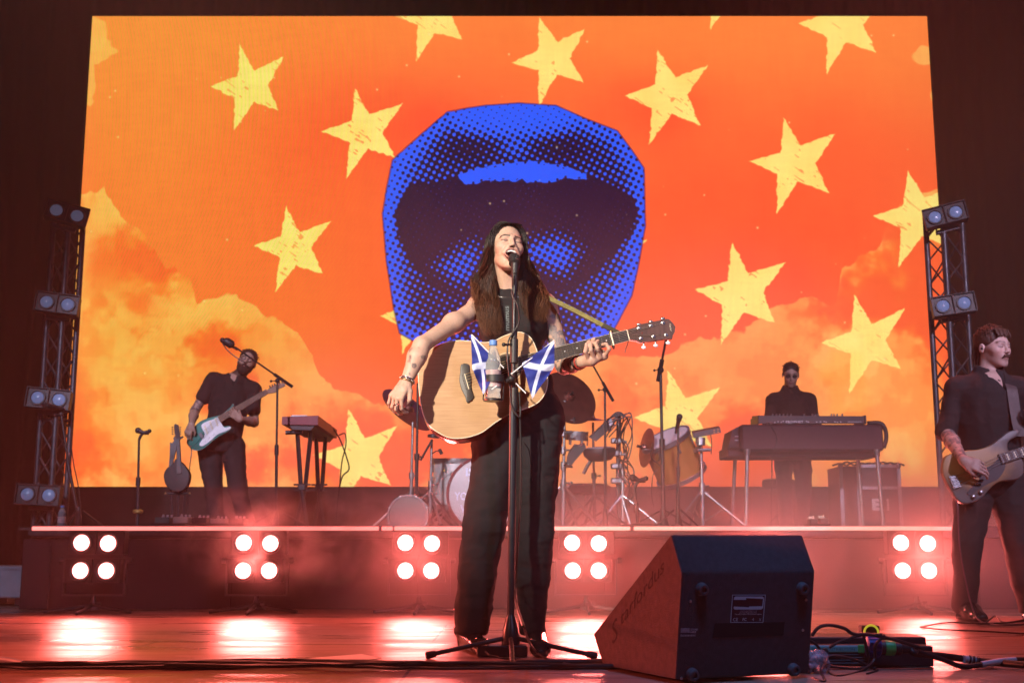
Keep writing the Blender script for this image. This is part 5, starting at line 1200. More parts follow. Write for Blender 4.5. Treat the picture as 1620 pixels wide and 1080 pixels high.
# ---------------- singer's microphone stand, bottle holder, flags
ST = fl(808, 1041); ST = np.array([P(808, 1000, 4.74)[0], 4.74, 0])
ms = thing('microphone_stand', 'straight black microphone stand on a tripod base in front of the singer', 'microphone stand', ST)
tA, tB = P(811.5, 640, 4.735), P(814.5, 436, 4.745); hub = np.array([ST[0], 4.74, .12])
MB().cyl(hub, tA, .0150, n=20).build('lower_tube', mat('satin_grey_tube', (.035, .04, .05), .34, .5, noise=.15, nscale=30), ms)
MB().cyl(tA, tB, .0085, n=16).build('upper_tube', M_black, ms)
d = nrm(tB - tA); MB().lathe(P(812.5, 650, 4.735), d, [(0, .0165), (.02, .0175), (.09, .0175), (.095, .012)], n=20).build('sleeve', M_blackplastic, ms)
mb = MB(); mb.lathe(P(813, 566, 4.74), d, [(-.025, .0125), (-.02, .0165), (.075, .0165), (.08, .0125), (.115, .0125), (.12, .0105)], n=18); mb.build('grip', M_blackplastic, ms)
MB().lathe(P(814.3, 462, 4.745), d, [(0, .0085), (.004, .0125), (.045, .0125), (.05, .009)], n=14).build('top_grip', M_blackplastic, ms)
zt2 = P(808, 972, 4.72)[2]; MB().lathe((ST[0], 4.74, .045), (0, 0, 1), [(0, .034), (.015, .036), (.03, .035), (.06, .031), (.08, .025), (zt2 - .05, .0165), (zt2 - .045, .015)], n=28).build('hub_cone', mat('satin_cone', (.03, .035, .045), .28, .3, noise=.1), ms)
for k, (fx, fy) in enumerate(((680, 1035), (938, 1036), (811, 1051))):
    e = fl(fx, fy, .014); a = np.array([ST[0], 4.74, .068]) + nrm((e - ST) * (1, 1, 0)) * .03
    lg = MB().tube([a, e], .0088, n=12).build('leg', M_black, ms); dd = nrm(e - a); MB().lathe(e - dd * .022, dd, [(0, .0125), (.032, .0145), (.038, .011)], n=14).build('rubber_foot', M_rubber, lg)
mic_tip = P(813.6, 409.5, 4.795); md = nrm(P(815, 436, 4.735) - mic_tip)
smic = thing('microphone', 'black vocal microphone held right up to the singer\'s open mouth', 'microphone', mic_tip)
mic_shape(smic, mic_tip, md, L=.085, rb=.0255, slim=.62)
mb = MB(); mb.lathe(P(814.5, 428, 4.75), d, [(-.07, .0105), (-.02, .0135), (.0, .0155), (.03, .0155)], n=16); mb.cyl(P(814.5, 445, 4.745), P(814.5, 462, 4.745), .0125, n=12); mb.build('clip', M_blackplastic, smic)
MB().tube([mic_tip + md * .085, P(812, 452, 4.715), P(810, 466, 4.715), P(819, 484, 4.71), P(821, 510, 4.72), P(807, 533, 4.72), P(803, 548, 4.72), P(803, 570, 4.715), P(806, 600, 4.715), P(809, 640, 4.715), P(822, 660, 4.715), P(823, 640, 4.73)], .0034, n=8, k=8).build('lead', M_cable, smic, smooth=180)
# holder
bh = thing('bottle_holder', 'black ring holder clamped to the singer\'s stand, carrying the bottle', 'holder', P(783, 600, 4.70)); bc = P(780, 632, 4.685); BR = .034
mb = MB(); mb.lathe(P(782, 605, 4.685), (0, 0, 1), [(0, BR + .003), (.0, BR + .006), (.028, BR + .006), (.028, BR + .003)], n=30, caps=False); mb.build('ring', M_blackplastic, bh)
mb = MB(); mb.lathe(bc + (0, 0, -.006), (0, 0, 1), [(0, BR + .004), (.007, BR + .004)], n=30); 
for sgn in (-1, 1): mb.tube([P(782, 605, 4.685) + (sgn * (BR + .004), 0, 0), bc + (sgn * (BR + .005), 0, .0), bc + (sgn * (BR), 0, -.004)], .0028, n=6)
mb.build('cradle', M_black, bh)
mb = MB(); mb.sphere(P(809, 599, 4.70), .0155, 14); mb.cyl(P(809, 599, 4.70), P(812, 606, 4.735), .014, n=12); mb.cyl(P(800, 603, 4.69), P(809, 599, 4.70), .008, n=8); mb.sphere(P(797, 545, 4.71), .0085, 10); mb.cyl(P(799, 545, 4.71), P(812, 545, 4.735), .0045, n=8); mb.build('clamp', M_blackplastic, bh)
bottle('clear water bottle with a blue cap in the holder on the singer\'s stand', bc + (0, 0, .002), (P(779, 538, 4.685)[2] - bc[2]), .0315)
# two small saltire flags on white sticks
def flag(label, top, bot, corners, folds, Y, seed):
    t = thing('hand_flag', label, 'flag', P(*bot, Y)); MB().tube([P(*bot, Y - .004), P(*top, Y + .004)], .0024, n=8).build('stick', M_white, t)
    a, b, c, e = [np.array(P(*k_[:2], Y + k_[2])) for k_ in corners]; n = 72; V = []; C_ = []; F = []
    for i in range(n + 1):
        for j in range(n + 1):
            u, v = i / n, j / n; q = a * (1 - u) * (1 - v) + b * u * (1 - v) + c * u * v + e * (1 - u) * v
            q = q + np.array([0, 1, 0]) * (.014 * math.sin(u * 8 + v * 3 + seed) * v + .008 * math.sin(v * 11 + u * 5 + seed)) ; V.append(q)
            s_ = min(abs(v - u), abs(v - 1 + u)); C_.append(FW if s_ < .105 else FB)
    for i in range(n):
        for j in range(n): F.append((i * (n + 1) + j, (i + 1) * (n + 1) + j, (i + 1) * (n + 1) + j + 1, i * (n + 1) + j + 1))
    o = mesh_obj('cloth', V, F, M_flag, t, smooth=180, colors=C_, recalc=False); return t
FW, FB = (.55, .60, .80), (.006, .022, .22)
M_flag = mat('flag_cloth', (.5, .5, .5), .7, attr='Col', bump=.2, bscale=700, sheen=.1, noise=.12, nscale=60)
flag('small blue and white flag hanging at the left of the stand, before the bottle', (746, 529), (797, 582), ((745, 529, 0), (790, 577, 0), (765, 625, -.02), (747, 583, -.012)), 0, 4.675, .3)
flag('small blue and white flag hanging at the right of the stand, over the guitar neck', (877, 538), (808, 592), ((877, 539, 0), (826, 574, 0), (842, 631, -.03), (877, 580, -.014)), 0, 4.675, 2.2)
MB().tube([P(816, 606, 4.69), P(832, 622, 4.68)], .0024, n=8).build('stick_end', M_white, bh); MB().tube([P(786, 610, 4.63), P(778, 616, 4.63)], .0024, n=8).build('stick_end', M_white, bh)
# ================================================================== THE BAND
def man(label, Y, J, skin, h=.007, head=None, hair=None, beard=None, shirt=None, pants=None, tattoos=(), sleeves='short', ground=RZ, hands=(), glasses=None, foot=None, moustache=False):
    """J: joints as photo px (+ depth offset); k metres per px at this depth"""
    q = lambda n: P(J[n][0], J[n][1], Y + (J[n][2] if len(J[n]) > 2 else 0)); base = q('foot_a') * (.5, .5, 0) + q('foot_b') * (.5, .5, 0); base[2] = ground
    t = thing('person', label, 'person', base)
    pts = np.array([q(n) for n in J]); lo = pts.min(0) - .17; hi = pts.max(0) + .17; lo[2] = ground - .02
    HMx, HTx, HSx = rotm(*head['rot']), q('head'), head.get('s', 1.)
    S = SDF(lo, hi, h); Hd = HeadView(S, HMx, HTx, HSx)
    nk_ = q('neck'); S.cap(nk_, Hd.w((0, .022, -.05)), .060, .056, k=.02, world=True)
    sa, sb, ea, eb, wa_, wb_ = [q(n) for n in ('sh_a', 'sh_b', 'el_a', 'el_b', 'wr_a', 'wr_b')]; ch = (sa + sb) / 2; hp = (q('hip_a') + q('hip_b')) / 2
    S.ell(ch * .75 + hp * .25, (.15, .09, .17), k=.03, world=True); S.ell(hp, (.13, .09, .12), k=.05, world=True); S.cap(ch, hp, .11, k=.05, world=True); S.cap(sa * .8 + ch * .2, sb * .8 + ch * .2, .045, k=.03, world=True)
    for s0, e0, w0 in ((sa, ea, wa_), (sb, eb, wb_)):
        S.ell(s0, (.055, .055, .06), k=.03, world=True); S.cap(s0, e0, .050, .040, k=.02, world=True); S.cap(e0, e0 * .65 + w0 * .35, .040, .042, k=.02, world=True); S.cap(e0 * .65 + w0 * .35, w0, .042, .026, k=.02, world=True)
    for a_ in 'ab': S.chain([q('hip_' + a_), q('kn_' + a_), q('foot_' + a_) + (0, 0, .08)], [.075, .05, .038], k=.03, world=True)
    for hnd in hands:
        if 'w' in hnd: hand(S, q(hnd['w']), hnd['d'], hnd['n'], hnd['side'], hnd['curls'], hnd.get('thumb'), sc_=hnd.get('s', 1.05), spread=.3)
        else:
            for pl_, rs in hnd['chains']: S.chain([P(x, y, Y + d_) for x, y, d_ in pl_], rs, k=hnd.get('k', .004), world=True)
    head_sdf(Hd)
    body = skin_mesh('body', S, t, skin, heads=[(HMx, HTx, HSx, head.get('paint', {}))], tattoos=[(q(a) * (1 - f0) + q(b) * f0, q(a) * (1 - f1) + q(b) * f1, r, (.05, .06, .08), th) for a, b, f0, f1, r, th in tattoos])
    # shirt
    S = SDF(lo, hi, h)
    S.ell(ch * .72 + hp * .28, (.175, .115, .20), k=.04, world=True); S.cap(ch * .9 + hp * .1, hp, .135, .150, k=.05, world=True, wide=(1, 0, 0), kw=1.15); S.cap(sa * .85 + ch * .15, sb * .85 + ch * .15, .062, k=.04, world=True)
    S.cap(nk_ + (0, .01, -.05), nk_ + (0, .005, .005), .088, .080, k=.03, world=True); S.cap(nk_ + (0, .015, -.035), sa * .8 + ch * .2 + (0, 0, .012), .055, .05, k=.05, world=True); S.cap(nk_ + (0, .015, -.035), sb * .8 + ch * .2 + (0, 0, .012), .055, .05, k=.05, world=True)
    for s0, e0, w0, f in ((sa, ea, wa_, shirt['sl'][0]), (sb, eb, wb_, shirt['sl'][1])):
        S.ell(s0, (.060, .062, .062), k=.05, world=True); e_ = s0 + (e0 - s0) * min(f, 1); S.cap(s0, e_, .064, .062 if f < 1 else .052, k=.02, world=True)
        if f > 1: S.cap(e0, e0 + (w0 - e0) * (f - 1), .054, .043, k=.02, world=True)
    nf = Hd.w((0, .02, -.075)); S.ell(nk_ + (0, -.012, .055), (.064, .072, .052), k=.006, op='s', world=True)
    if shirt.get('open'):   # open collar: a V cut in the front
        S.cap(nk_ + (0, -.10, .03), nk_ + (shirt['open'][0], -.13, -shirt['open'][1]), .042, .006, k=.004, op='s', world=True)
    if shirt.get('hem'): S.plane((0, 0, P(J['hip_a'][0], shirt['hem'], Y)[2]), (0, 0, -1), world=True)
    # sleeve ends cut clean
    m_sh = shirt['m']; sh = cloth_mesh('shirt', S, m_sh, t, folds=((.010, (.09, .10, .13), 3), (.0035, (.05, .05, .035), 6)))
    if shirt.get('collar'):
        col_ = MB()
        for sx in (-1, 1):
            A = nk_ + (sx * .070, -.005, .020); B = nk_ + (sx * .058, -.075, -.005); C__ = nk_ + (shirt['open'][0] + sx * .012, -.112, -.055); D = nk_ + (sx * .075, -.098, -.062); E = nk_ + (sx * .094, -.03, -.018)
            col_.prism([A, B, C__, D, E], (0, -.004, .002))
        col_.build('collar', m_sh, sh, smooth=30)
    # trousers
    S = SDF(lo, hi, h); S.ell(hp, (.165, .125, .12), k=.03, world=True)
    for a_ in 'ab': S.chain([q('hip_' + a_) + (0, 0, -.02), q('hip_' + a_) * .5 + q('kn_' + a_) * .5, q('kn_' + a_), q('kn_' + a_) * .5 + q('foot_' + a_) * .5, q('foot_' + a_) + (0, 0, .07)], pants['r'], k=.015, world=True)
    S.plane((0, 0, ground + .045), (0, 0, -1), world=True); S.plane(hp + (0, 0, pants.get('top', .10)), (0, 0, 1), world=True)
    cloth_mesh('trousers', S, pants['m'], t, folds=((.010, (.09, .10, .16), 4), (.004, (.06, .06, .04), 8)))
    for a_ in 'ab':
        c = q('foot_' + a_); c[2] = ground; d = nrm(np.array(foot or (0, -1, 0), float)); sd = np.cross(d, (0, 0, 1)); S = SDF(c - .26, c + .26, .006); S.lo[2] = ground - .01
        S.chain([c + (0, 0, .075), c + d * .10 + (0, 0, .055), c + d * .19 + (0, 0, .03)], [.045, .045, .030], k=.02, world=True, wide=sd, kw=1.1); S.cap(c - d * .02 + (0, 0, .02), c + d * .19 + (0, 0, .018), .035, .035, k=.01, world=True, wide=sd, kw=1.2)
        S.plane((0, 0, ground + .003), (0, 0, -1), world=True); cloth_mesh('shoe', S, M_leather, t, it=1)
    # hair
    if hair:
        S = SDF(Hd.w((0, 0, .02)) - .2, Hd.w((0, 0, .02)) + .2, .004); Hh = HeadView(S, HMx, HTx, HSx)
        Hh.ell((0, .018, .042), hair.get('r', (.081, .097, .084)), k=.01); 
        for c_, r_ in hair.get('add', ()): Hh.ell(c_, r_, k=.015)
        Hh.ell((0, -.115, hair.get('line', -.03)), (.086, .088, .118), k=.006, op='s'); Hh.ell((0, -.02, -.09), (.12, .07, .075), k=.006, op='s'); 
        if not hair.get('long'): Hh.ell((0, .06, -.11), (.12, .09, .08), k=.006, op='s')
        for sx in (-1, 1): Hh.ell((sx * .088, .004, -.018), (.03, .026, .034), k=.006, op='s')
        cloth_mesh('hair', S, hair['m'], body, folds=((.003, (.010, .022, .016), 1),), it=2)
        rg = np.random.RandomState(3); sp_ = []
        for k in range(hair.get('n', 260)):
            a = rg.uniform(0, 2 * PI); b = rg.uniform(.0, 1.25); dr = np.array([math.sin(b) * math.sin(a), math.sin(b) * math.cos(a), math.cos(b)])
            if dr[1] < -.62 or (dr[2] < .1 and dr[1] < .2): continue
            o_ = np.array([0, .018, .042]) + dr * np.array(hair.get('r', (.081, .097, .084))) * .98; fl2 = np.array([dr[0] * .5, -.3 if hair.get('fwd') else .15, -.35]) + rg.normal(0, .25, 3)
            sp_.append(([Hd.w(o_), Hd.w(o_ + dr * .006 + fl2 * .012), Hd.w(o_ + dr * .007 + fl2 * .03)], .0022, hair['c'], np.array(hair['c']) * 1.6, 2))
        for o_, fl2, r_ in hair.get('strands', ()): sp_.append(([Hd.w(o_), Hd.w(np.array(o_) + np.array(fl2) * .5), Hd.w(np.array(o_) + np.array(fl2))], r_, hair['c'], np.array(hair['c']) * 1.5, 4))
        if sp_: locks('strands', body, sp_)
    if beard:
        S = SDF(HTx - .2, HTx + .2, .004); Hh = HeadView(S, HMx, HTx, HSx)
        Hh.ell((0, -.050, -.088), (.056, .056, .052), k=.01); Hh.cap((-.060, -.0, -.03), (-.045, -.03, -.075), .016, .022, k=.02); Hh.cap((.060, -.0, -.03), (.045, -.03, -.075), .016, .022, k=.02)
        Hh.cap((-.022, -.094, -.058), (0, -.103, -.050), .0065, .008, k=.006); Hh.cap((.022, -.094, -.058), (0, -.103, -.050), .0065, .008, k=.006)
        Hh.ell((0, -.104, -.068), (.017, .02, .0062), k=.004, op='s'); cloth_mesh('beard', S, mat('brown_beard', (.030, .013, .008), .85, noise=.5, nscale=160, bump=.8, bscale=350), body, folds=((.005, (.009, .009, .014), 1),), it=1)
    if moustache:
        S = SDF(HTx - .15, HTx + .15, .003); Hh = HeadView(S, HMx, HTx, HSx)
        for sx in (-1, 1): Hh.chain([(0, -.1005, -.0545), (sx * .014, -.0985, -.0555), (sx * .026, -.088, -.066)], [.0062, .0068, .0035], k=.004)
        cloth_mesh('moustache', S, mat('auburn_moustache', (.050, .018, .009), .8, noise=.5, nscale=200, bump=.8, bscale=400), body, folds=((.003, (.004, .004, .008), 1),), it=1)
    if glasses:
        gl = MB()
        for sx in (-1, 1):
            cpts = [Hd.w((sx * .032 + .021 * math.cos(a), -.092, .0 + .017 * math.sin(a))) for a in np.linspace(0, 2 * PI, 17)]
            gl.tube(cpts, .0022, n=6); gl.tube([Hd.w((sx * .053, -.090, .003)), Hd.w((sx * .076, -.03, .006)), Hd.w((sx * .082, .01, .004))], .002, n=6)
            if glasses == 'dark':
                gl.lathe(Hd.w((sx * .032, -.0915, 0)), HMx @ np.array([0, -1, 0]), [(0, .0195), (.0012, .0195)], n=18)
        gl.tube([Hd.w((-.011, -.093, .004)), Hd.w((.011, -.093, .004))], .0022, n=6); gl.build('glasses', M_blackplastic, t)
    return t, q, body
HAIR1 = mat('short_brown_hair', (.022, .012, .008), .6, noise=.4, nscale=120, bump=.5, bscale=300)
M_shirt = mat('black_shirt', (.008, .007, .008), .88, noise=.3, nscale=70, bump=.3, bscale=500)
M_slack = mat('black_trousers', (.008, .007, .008), .85, noise=.3, nscale=30, bump=.3, bscale=500)

# ---------------- guitarist on the platform
GY = 10.75
man('bearded man in glasses and a black short-sleeved shirt playing a green electric guitar', GY,
    dict(head=(391, 572), neck=(374, 600), sh_a=(337, 602, .0), sh_b=(401, 617, .02), el_a=(308, 650, -.02), wr_a=(303, 671, -.31), el_b=(402, 668, -.05), wr_b=(380, 663, -.33),
         hip_a=(331, 700), hip_b=(368, 702), kn_a=(337, 770, -.05), kn_b=(376, 772, -.06), foot_a=(343, 842), foot_b=(392, 840)), (.40, .25, .19),
    head=dict(rot=(6, 17, 8), s=1.0, paint=dict(beard=(.05, .022, .014), brow=(.035, .018, .01))), hair=dict(m=HAIR1, c=(.022, .012, .008), n=120, r=(.080, .096, .080)), beard=True, glasses='clear',
    shirt=dict(m=M_shirt, sl=(.55, .62), open=(.015, .10), collar=True, hem=714), pants=dict(m=M_slack, r=[.105, .092, .078, .066, .062], top=.05),
    tattoos=(('sh_a', 'el_a', .5, 1., .07, .45), ('sh_b', 'el_b', .6, 1., .07, .5)), foot=(.2, -1, 0),
    hands=(dict(w='wr_a', d=(-.35, .05, -.9), n=(-.3, -.95, 0), side=-1, curls=[(35, 40, 30), (40, 45, 30), (40, 45, 30), (38, 40, 30)]),
           dict(w='wr_b', d=(-.70, .05, .55), n=(-.1, -.95, -.1), side=1, curls=[(30, 50, 30), (30, 52, 30), (30, 50, 30), (28, 50, 30)], thumb=[(.03, .03, -.01), (.055, .04, -.03), (.07, .035, -.05)])))
GE = Flat(345, 670, GY - .26, 3, 0)
eg = thing('electric_guitar', 'dark green electric guitar with a white pickguard played by the bearded man', 'guitar', GE.q(345, 670)); c6 = lambda L_: [(180 + x / 3.177, 500 + y / 3.177) for x, y in L_]
M_green = mat('metallic_green_lacquer', (.008, .17, .14), .3, .2, coat=.6, noise=.12, nscale=12)
slab('body', GE, c6([(598, 440), (585, 462), (563, 488), (530, 500), (480, 512), (435, 530), (398, 565), (374, 605), (370, 635), (390, 665), (420, 673), (455, 660), (492, 628), (530, 600), (565, 582), (590, 562), (580, 552), (556, 556), (540, 545), (533, 525), (545, 500), (575, 470), (600, 452)]), 0, -.045, M_green, eg, k=4, bev=.006)
rim(GE, c6([(598, 440), (585, 462), (563, 488), (530, 500), (480, 512), (435, 530), (398, 565), (374, 605), (370, 635), (390, 665), (420, 673), (455, 660), (492, 628), (530, 600), (565, 582), (590, 562), (580, 552), (556, 556), (540, 545), (533, 525), (545, 500), (575, 470), (600, 452)]), .0, .003, mat('pale_green_edge', (.10, .30, .27), .3, noise=.1), eg, k=4)
slab('pickguard', GE, c6([(442, 545), (470, 528), (515, 512), (545, 492), (550, 500), (538, 522), (545, 545), (560, 560), (582, 556), (588, 562), (562, 578), (525, 592), (490, 622), (455, 648), (436, 652), (432, 640), (450, 612), (458, 590), (446, 568)]), .004, .0005, M_white, eg, k=4)
for a, b in (((458, 552), (472, 592)), ((484, 530), (498, 570)), ((510, 512), (524, 552))):
    A, B = [GE.q(*c6([z_])[0], .008) for z_ in (a, b)]; MB().box((A + B) / 2, (np.linalg.norm(B - A), .014, .010), (nrm(B - A), np.cross(GE.n, nrm(B - A)), GE.n), bevel=.002).build('pickup', M_cream, eg)
A, B = GE.q(*c6([(530, 520)])[0], .012), GE.q(*c6([(772, 378)])[0], .012); nv = nrm(B - A); sd = np.cross(GE.n, nv)
M_maple = wood('maple_neck', (.16, .06, .02), (.24, .11, .035), .5, (10, 3, 3), .0)
MB().prism([A + sd * .028, B + sd * .021, B - sd * .021, A - sd * .028], -GE.n * .024).build('neck', M_maple, eg, smooth=0)
mb = MB()
for k in range(1, 20): t_ = 1 - (1 - 2 ** (-k / 12.)) * 1.36; c = A + (B - A) * max(t_, .02); mb.cyl(c + sd * .024 + GE.n * .0005, c - sd * .024 + GE.n * .0005, .0012, n=5)
mb.build('frets', M_steel, eg)
slab('headstock', GE, c6([(765, 388), (772, 372), (800, 352), (832, 340), (855, 336), (862, 348), (848, 358), (830, 366), (815, 382), (790, 388)]), .010, -.006, M_maple, eg, k=3)
tk = MB()
for k in range(6): tk.cyl(GE.q(*c6([(788 + 12 * k, 362 - 5.5 * k)])[0], .012), GE.q(*c6([(784 + 12 * k, 350 - 5.5 * k)])[0], .004), .006, n=8)
tk.build('tuners', M_chrome, eg)
sg = MB()
for k in range(6): sg.tube([GE.q(*c6([(440 + 2 * k, 590 + 6 * k)])[0], .012), A + sd * (.018 - .0072 * k) + GE.n * .006, B + sd * (.016 - .0064 * k) + GE.n * .003], .0008, n=4)
sg.build('strings', M_steel, eg)
MB().box(GE.q(*c6([(441, 600)])[0], .008), (.055, .03, .012), (sd, nv, GE.n), bevel=.002).build('bridge', M_darkmetal, eg)
kn = MB()
for x, y in ((500, 592), (478, 612), (458, 630)): kn.lathe(GE.q(*c6([(x, y)])[0], .004), GE.n, [(0, .011), (.010, .009)], n=12)
kn.build('control_knobs', M_white, eg)
c_ = MB().tube([GE.q(300, 690, -.02), P(296, 700, GY - .3), P(303, 712, GY - .3), P(300, 740, GY - .3), P(297, 800, GY - .2), P(300, 838, GY - .2)], .004, n=6, k=8).build('guitar_lead', M_cable); tag(c_, 'thin lead hanging from the green guitar down to the platform', 'cable')

# ---------------- keyboard player
KY = 11.9
man('man in sunglasses and a black sweater standing behind the keyboards, looking down', KY,
    dict(head=(1251, 592, -.06), neck=(1250, 617), sh_a=(1223, 634), sh_b=(1280, 634), el_a=(1215, 674, -.02), wr_a=(1228, 690, -.3), el_b=(1290, 674, -.02), wr_b=(1276, 690, -.3),
         hip_a=(1240, 712), hip_b=(1268, 712), kn_a=(1240, 772), kn_b=(1271, 772), foot_a=(1245, 842), foot_b=(1268, 842)), (.40, .26, .20),
    head=dict(rot=(-20, 3, -8), s=1.0, paint=dict(brow=(.02, .012, .01), stubble=.3)), hair=dict(m=HAIR1, c=(.02, .012, .009), line=-.035, n=110, r=(.080, .095, .078)), glasses='dark',
    shirt=dict(m=mat('dark_brown_knit', (.020, .013, .012), .9, noise=.3, nscale=60, bump=.4, bscale=300), sl=(1, 1.6)), pants=dict(m=M_slack, r=[.095, .085, .072, .064, .062], top=.05),
    hands=(dict(w='wr_a', d=(.1, -1, -.2), n=(0, 0, 1), side=1, curls=[20, 22, 24, 26]), dict(w='wr_b', d=(-.1, -1, -.2), n=(0, 0, 1), side=-1, curls=[20, 22, 24, 26])))

# ---------------- bass player
BY = 7.0
rgb = np.random.RandomState(8); mull = [((rgb.uniform(-.07, .07), rgb.uniform(.06, .09), rgb.uniform(-.03, .02)), (rgb.uniform(-.01, .01), rgb.uniform(0, .02), rgb.uniform(-.11, -.07)), rgb.uniform(.003, .006)) for _ in range(110)]
fringe = [((rgb.uniform(-.055, .055), -.056 + rgb.uniform(-.01, .01), .100), (rgb.uniform(-.006, .006), -.026, -.046), rgb.uniform(.003, .005)) for _ in range(70)]
man('man with a mullet and moustache in a rolled-sleeve black shirt playing bass at the right', BY,
    dict(head=(1571, 549, -.03), neck=(1564, 592), sh_a=(1513, 617, .03), sh_b=(1613, 617, -.06), el_a=(1497, 683, .0), wr_a=(1524, 728, -.30), el_b=(1648, 690, -.02), wr_b=(1650, 668, -.26),
         hip_a=(1545, 752), hip_b=(1592, 752, -.02), kn_a=(1530, 858, -.05), kn_b=(1610, 858, -.08), foot_a=(1526, 975, .0), foot_b=(1632, 982, -.05)), (.42, .275, .235),
    h=.006, ground=0., head=dict(rot=(-5, -2, 26), s=1.03, paint=dict(brow=(.09, .045, .03), lips=(.36, .14, .12), stubble=.25)), moustache=True,
    hair=dict(m=mat('auburn_hair', (.040, .017, .010), .6, noise=.4, nscale=120, bump=.5, bscale=300), c=(.045, .018, .010), fwd=True, add=(((0, .075, -.02), (.062, .035, .07)), ((0, .085, -.08), (.05, .022, .045))), long=True, line=-.04, strands=mull + fringe, r=(.082, .098, .086), n=500),
    shirt=dict(m=M_shirt, sl=(1.02, 1.05), open=(.035, .13), collar=True), pants=dict(m=M_slack, r=[.115, .100, .080, .068, .062], top=.07),
    tattoos=(('el_a', 'wr_a', .05, .95, .07, .40),), foot=(.1, -1, 0),
    hands=(dict(w='wr_a', d=(.75, -.1, -.28), n=(-.15, -.9, .35), side=1, curls=[(10, 30, 30), (16, 36, 30), (22, 40, 30), (30, 42, 30)], thumb=[(.03, .036, -.005), (.06, .046, -.02), (.085, .044, -.035)]),
           dict(w='wr_b', d=(-.5, -.2, .8), n=(0, -1, 0), side=1, curls=[(45, 60, 40)] * 4)))
BP = Flat(1545, 735, BY - .22, 4, 0)
c2b = lambda L_: [(1420 + x / 2.075, 480 + y / 2.077) for x, y in L_]
bg_ = thing('bass_guitar', 'worn grey sunburst bass guitar with a dark pickguard played by the man with the moustache', 'guitar', BP.q(1545, 735))
def sunburst():
    m = bpy.data.materials.new('worn_sunburst_lacquer'); m.use_nodes = True; N, L = m.node_tree.nodes, m.node_tree.links; b = N['Principled BSDF']
    tc = N.new('ShaderNodeTexCoord'); mp = N.new('ShaderNodeMapping'); mp.inputs['Location'].default_value = (.03, 0, .0); mp.inputs['Scale'].default_value = (3.2, 1, 5.0); L.new(tc.outputs['Object'], mp.inputs[0])
    g = N.new('ShaderNodeTexGradient'); g.gradient_type = 'SPHERICAL'; L.new(mp.outputs[0], g.inputs[0]); n = N.new('ShaderNodeTexNoise'); n.inputs['Scale'].default_value = 14; n.inputs['Detail'].default_value = 6; L.new(tc.outputs['Object'], n.inputs[0])
    ad = N.new('ShaderNodeMath'); ad.operation = 'MULTIPLY_ADD'; ad.inputs[1].default_value = .35; L.new(n.outputs['Fac'], ad.inputs[0]); L.new(g.outputs['Fac'], ad.inputs[2])
    cr = N.new('ShaderNodeValToRGB'); e = cr.color_ramp.elements; e[0].position = .22; e[0].color = (.11, .095, .095, 1); e[1].position = .74; e[1].color = (.32, .17, .06, 1); x = e.new(.42); x.color = (.10, .065, .05, 1); L.new(ad.outputs[0], cr.inputs[0]); L.new(cr.outputs[0], b.inputs['Base Color']); b.inputs['Roughness'].default_value = .5; return m
bo = [(150, 520), (160, 500), (185, 490), (222, 482), (265, 478), (305, 464), (340, 438), (365, 420), (395, 413), (402, 420), (392, 436), (368, 450), (362, 470), (372, 488), (400, 500), (414, 520), (414, 556), (400, 574), (375, 580), (340, 584), (312, 600), (285, 630), (255, 650), (222, 657), (198, 645), (178, 615), (158, 580), (148, 550)]
slab('body', BP, c2b(bo), 0, -.045, sunburst(), bg_, k=4, bev=.008)
slab('pickguard', BP, c2b([(335, 498), (348, 505), (352, 540), (330, 575), (300, 590), (262, 612), (240, 630), (228, 622), (245, 600), (268, 578), (262, 555), (290, 540), (320, 520)]), .004, .0005, mat('smoked_pickguard', (.05, .035, .04), .3, noise=.2), bg_, k=4)
A, B = BP.q(*c2b([(335, 512)])[0], .012), BP.q(*c2b([(600, 425)])[0], .012); nv = nrm(B - A); sd = np.cross(BP.n, nv)
MB().prism([A + sd * .029, B + sd * .023, B - sd * .023, A - sd * .029], -BP.n * .024).build('neck', M_maple, bg_, smooth=0)
MB().prism([A + sd * .0285, B + sd * .0225, B - sd * .0225, A - sd * .0285], BP.n * .003).build('fretboard', M_rosehead, bg_, smooth=0)
mb = MB()
for k in range(0, 24): c = A + (B - A) * (.02 + k * .045); mb.cyl(c + sd * .026 + BP.n * .0035, c - sd * .026 + BP.n * .0035, .0016, n=5)
mb.build('frets', M_steel, bg_)
mb = MB()
for k in (1, 3, 5, 8): c = A + (B - A) * (.043 + k * .045); mb.box(c + BP.n * .0032, (.008, .034, .002), (nv, sd, BP.n))
mb.build('fret_markers', M_cream, bg_)
bc_ = BP.q(*c2b([(187, 586)])[0], .006); MB().box(bc_, (.075, .045, .010), (sd, nv, BP.n), bevel=.002).build('bridge', M_chrome, bg_)
mb = MB(); sg = MB()
for k in range(4):
    o_ = sd * (.027 - .018 * k); mb.box(bc_ + o_ + BP.n * .008, (.012, .03, .008), (sd, nv, BP.n), bevel=.001); sg.tube([bc_ + o_ + BP.n * .013, A + sd * (.020 - .0133 * k) + BP.n * .008, B + sd * (.016 - .0106 * k) + BP.n * .006], .0014, n=5)
mb.build('saddles', M_chrome, bg_); sg.build('strings', M_steel, bg_)
mb = MB()
for (x, y) in ((272, 620), (247, 635)): mb.lathe(BP.q(*c2b([(x, y)])[0], .004), BP.n, [(0, .012), (.012, .011), (.014, .008)], n=14)
mb.build('control_knobs', M_chrome, bg_)
for (x, y) in ((246, 560), (262, 548)): MB().box(BP.q(*c2b([(x, y)])[0], .005), (.034, .026, .014), (sd, nv, BP.n), bevel=.003).build('pickup', M_ebony, bg_)
o = ribbon('bass_strap', [P(1590, 597, 7.0), P(1600, 612, 6.86), P(1606, 650, 6.83), P(1614, 690, 6.80)], .062, (0, -1, .1), mat('brown_leather_strap', (.055, .035, .035), .6, noise=.3, nscale=30, bump=.3, bscale=200), None)
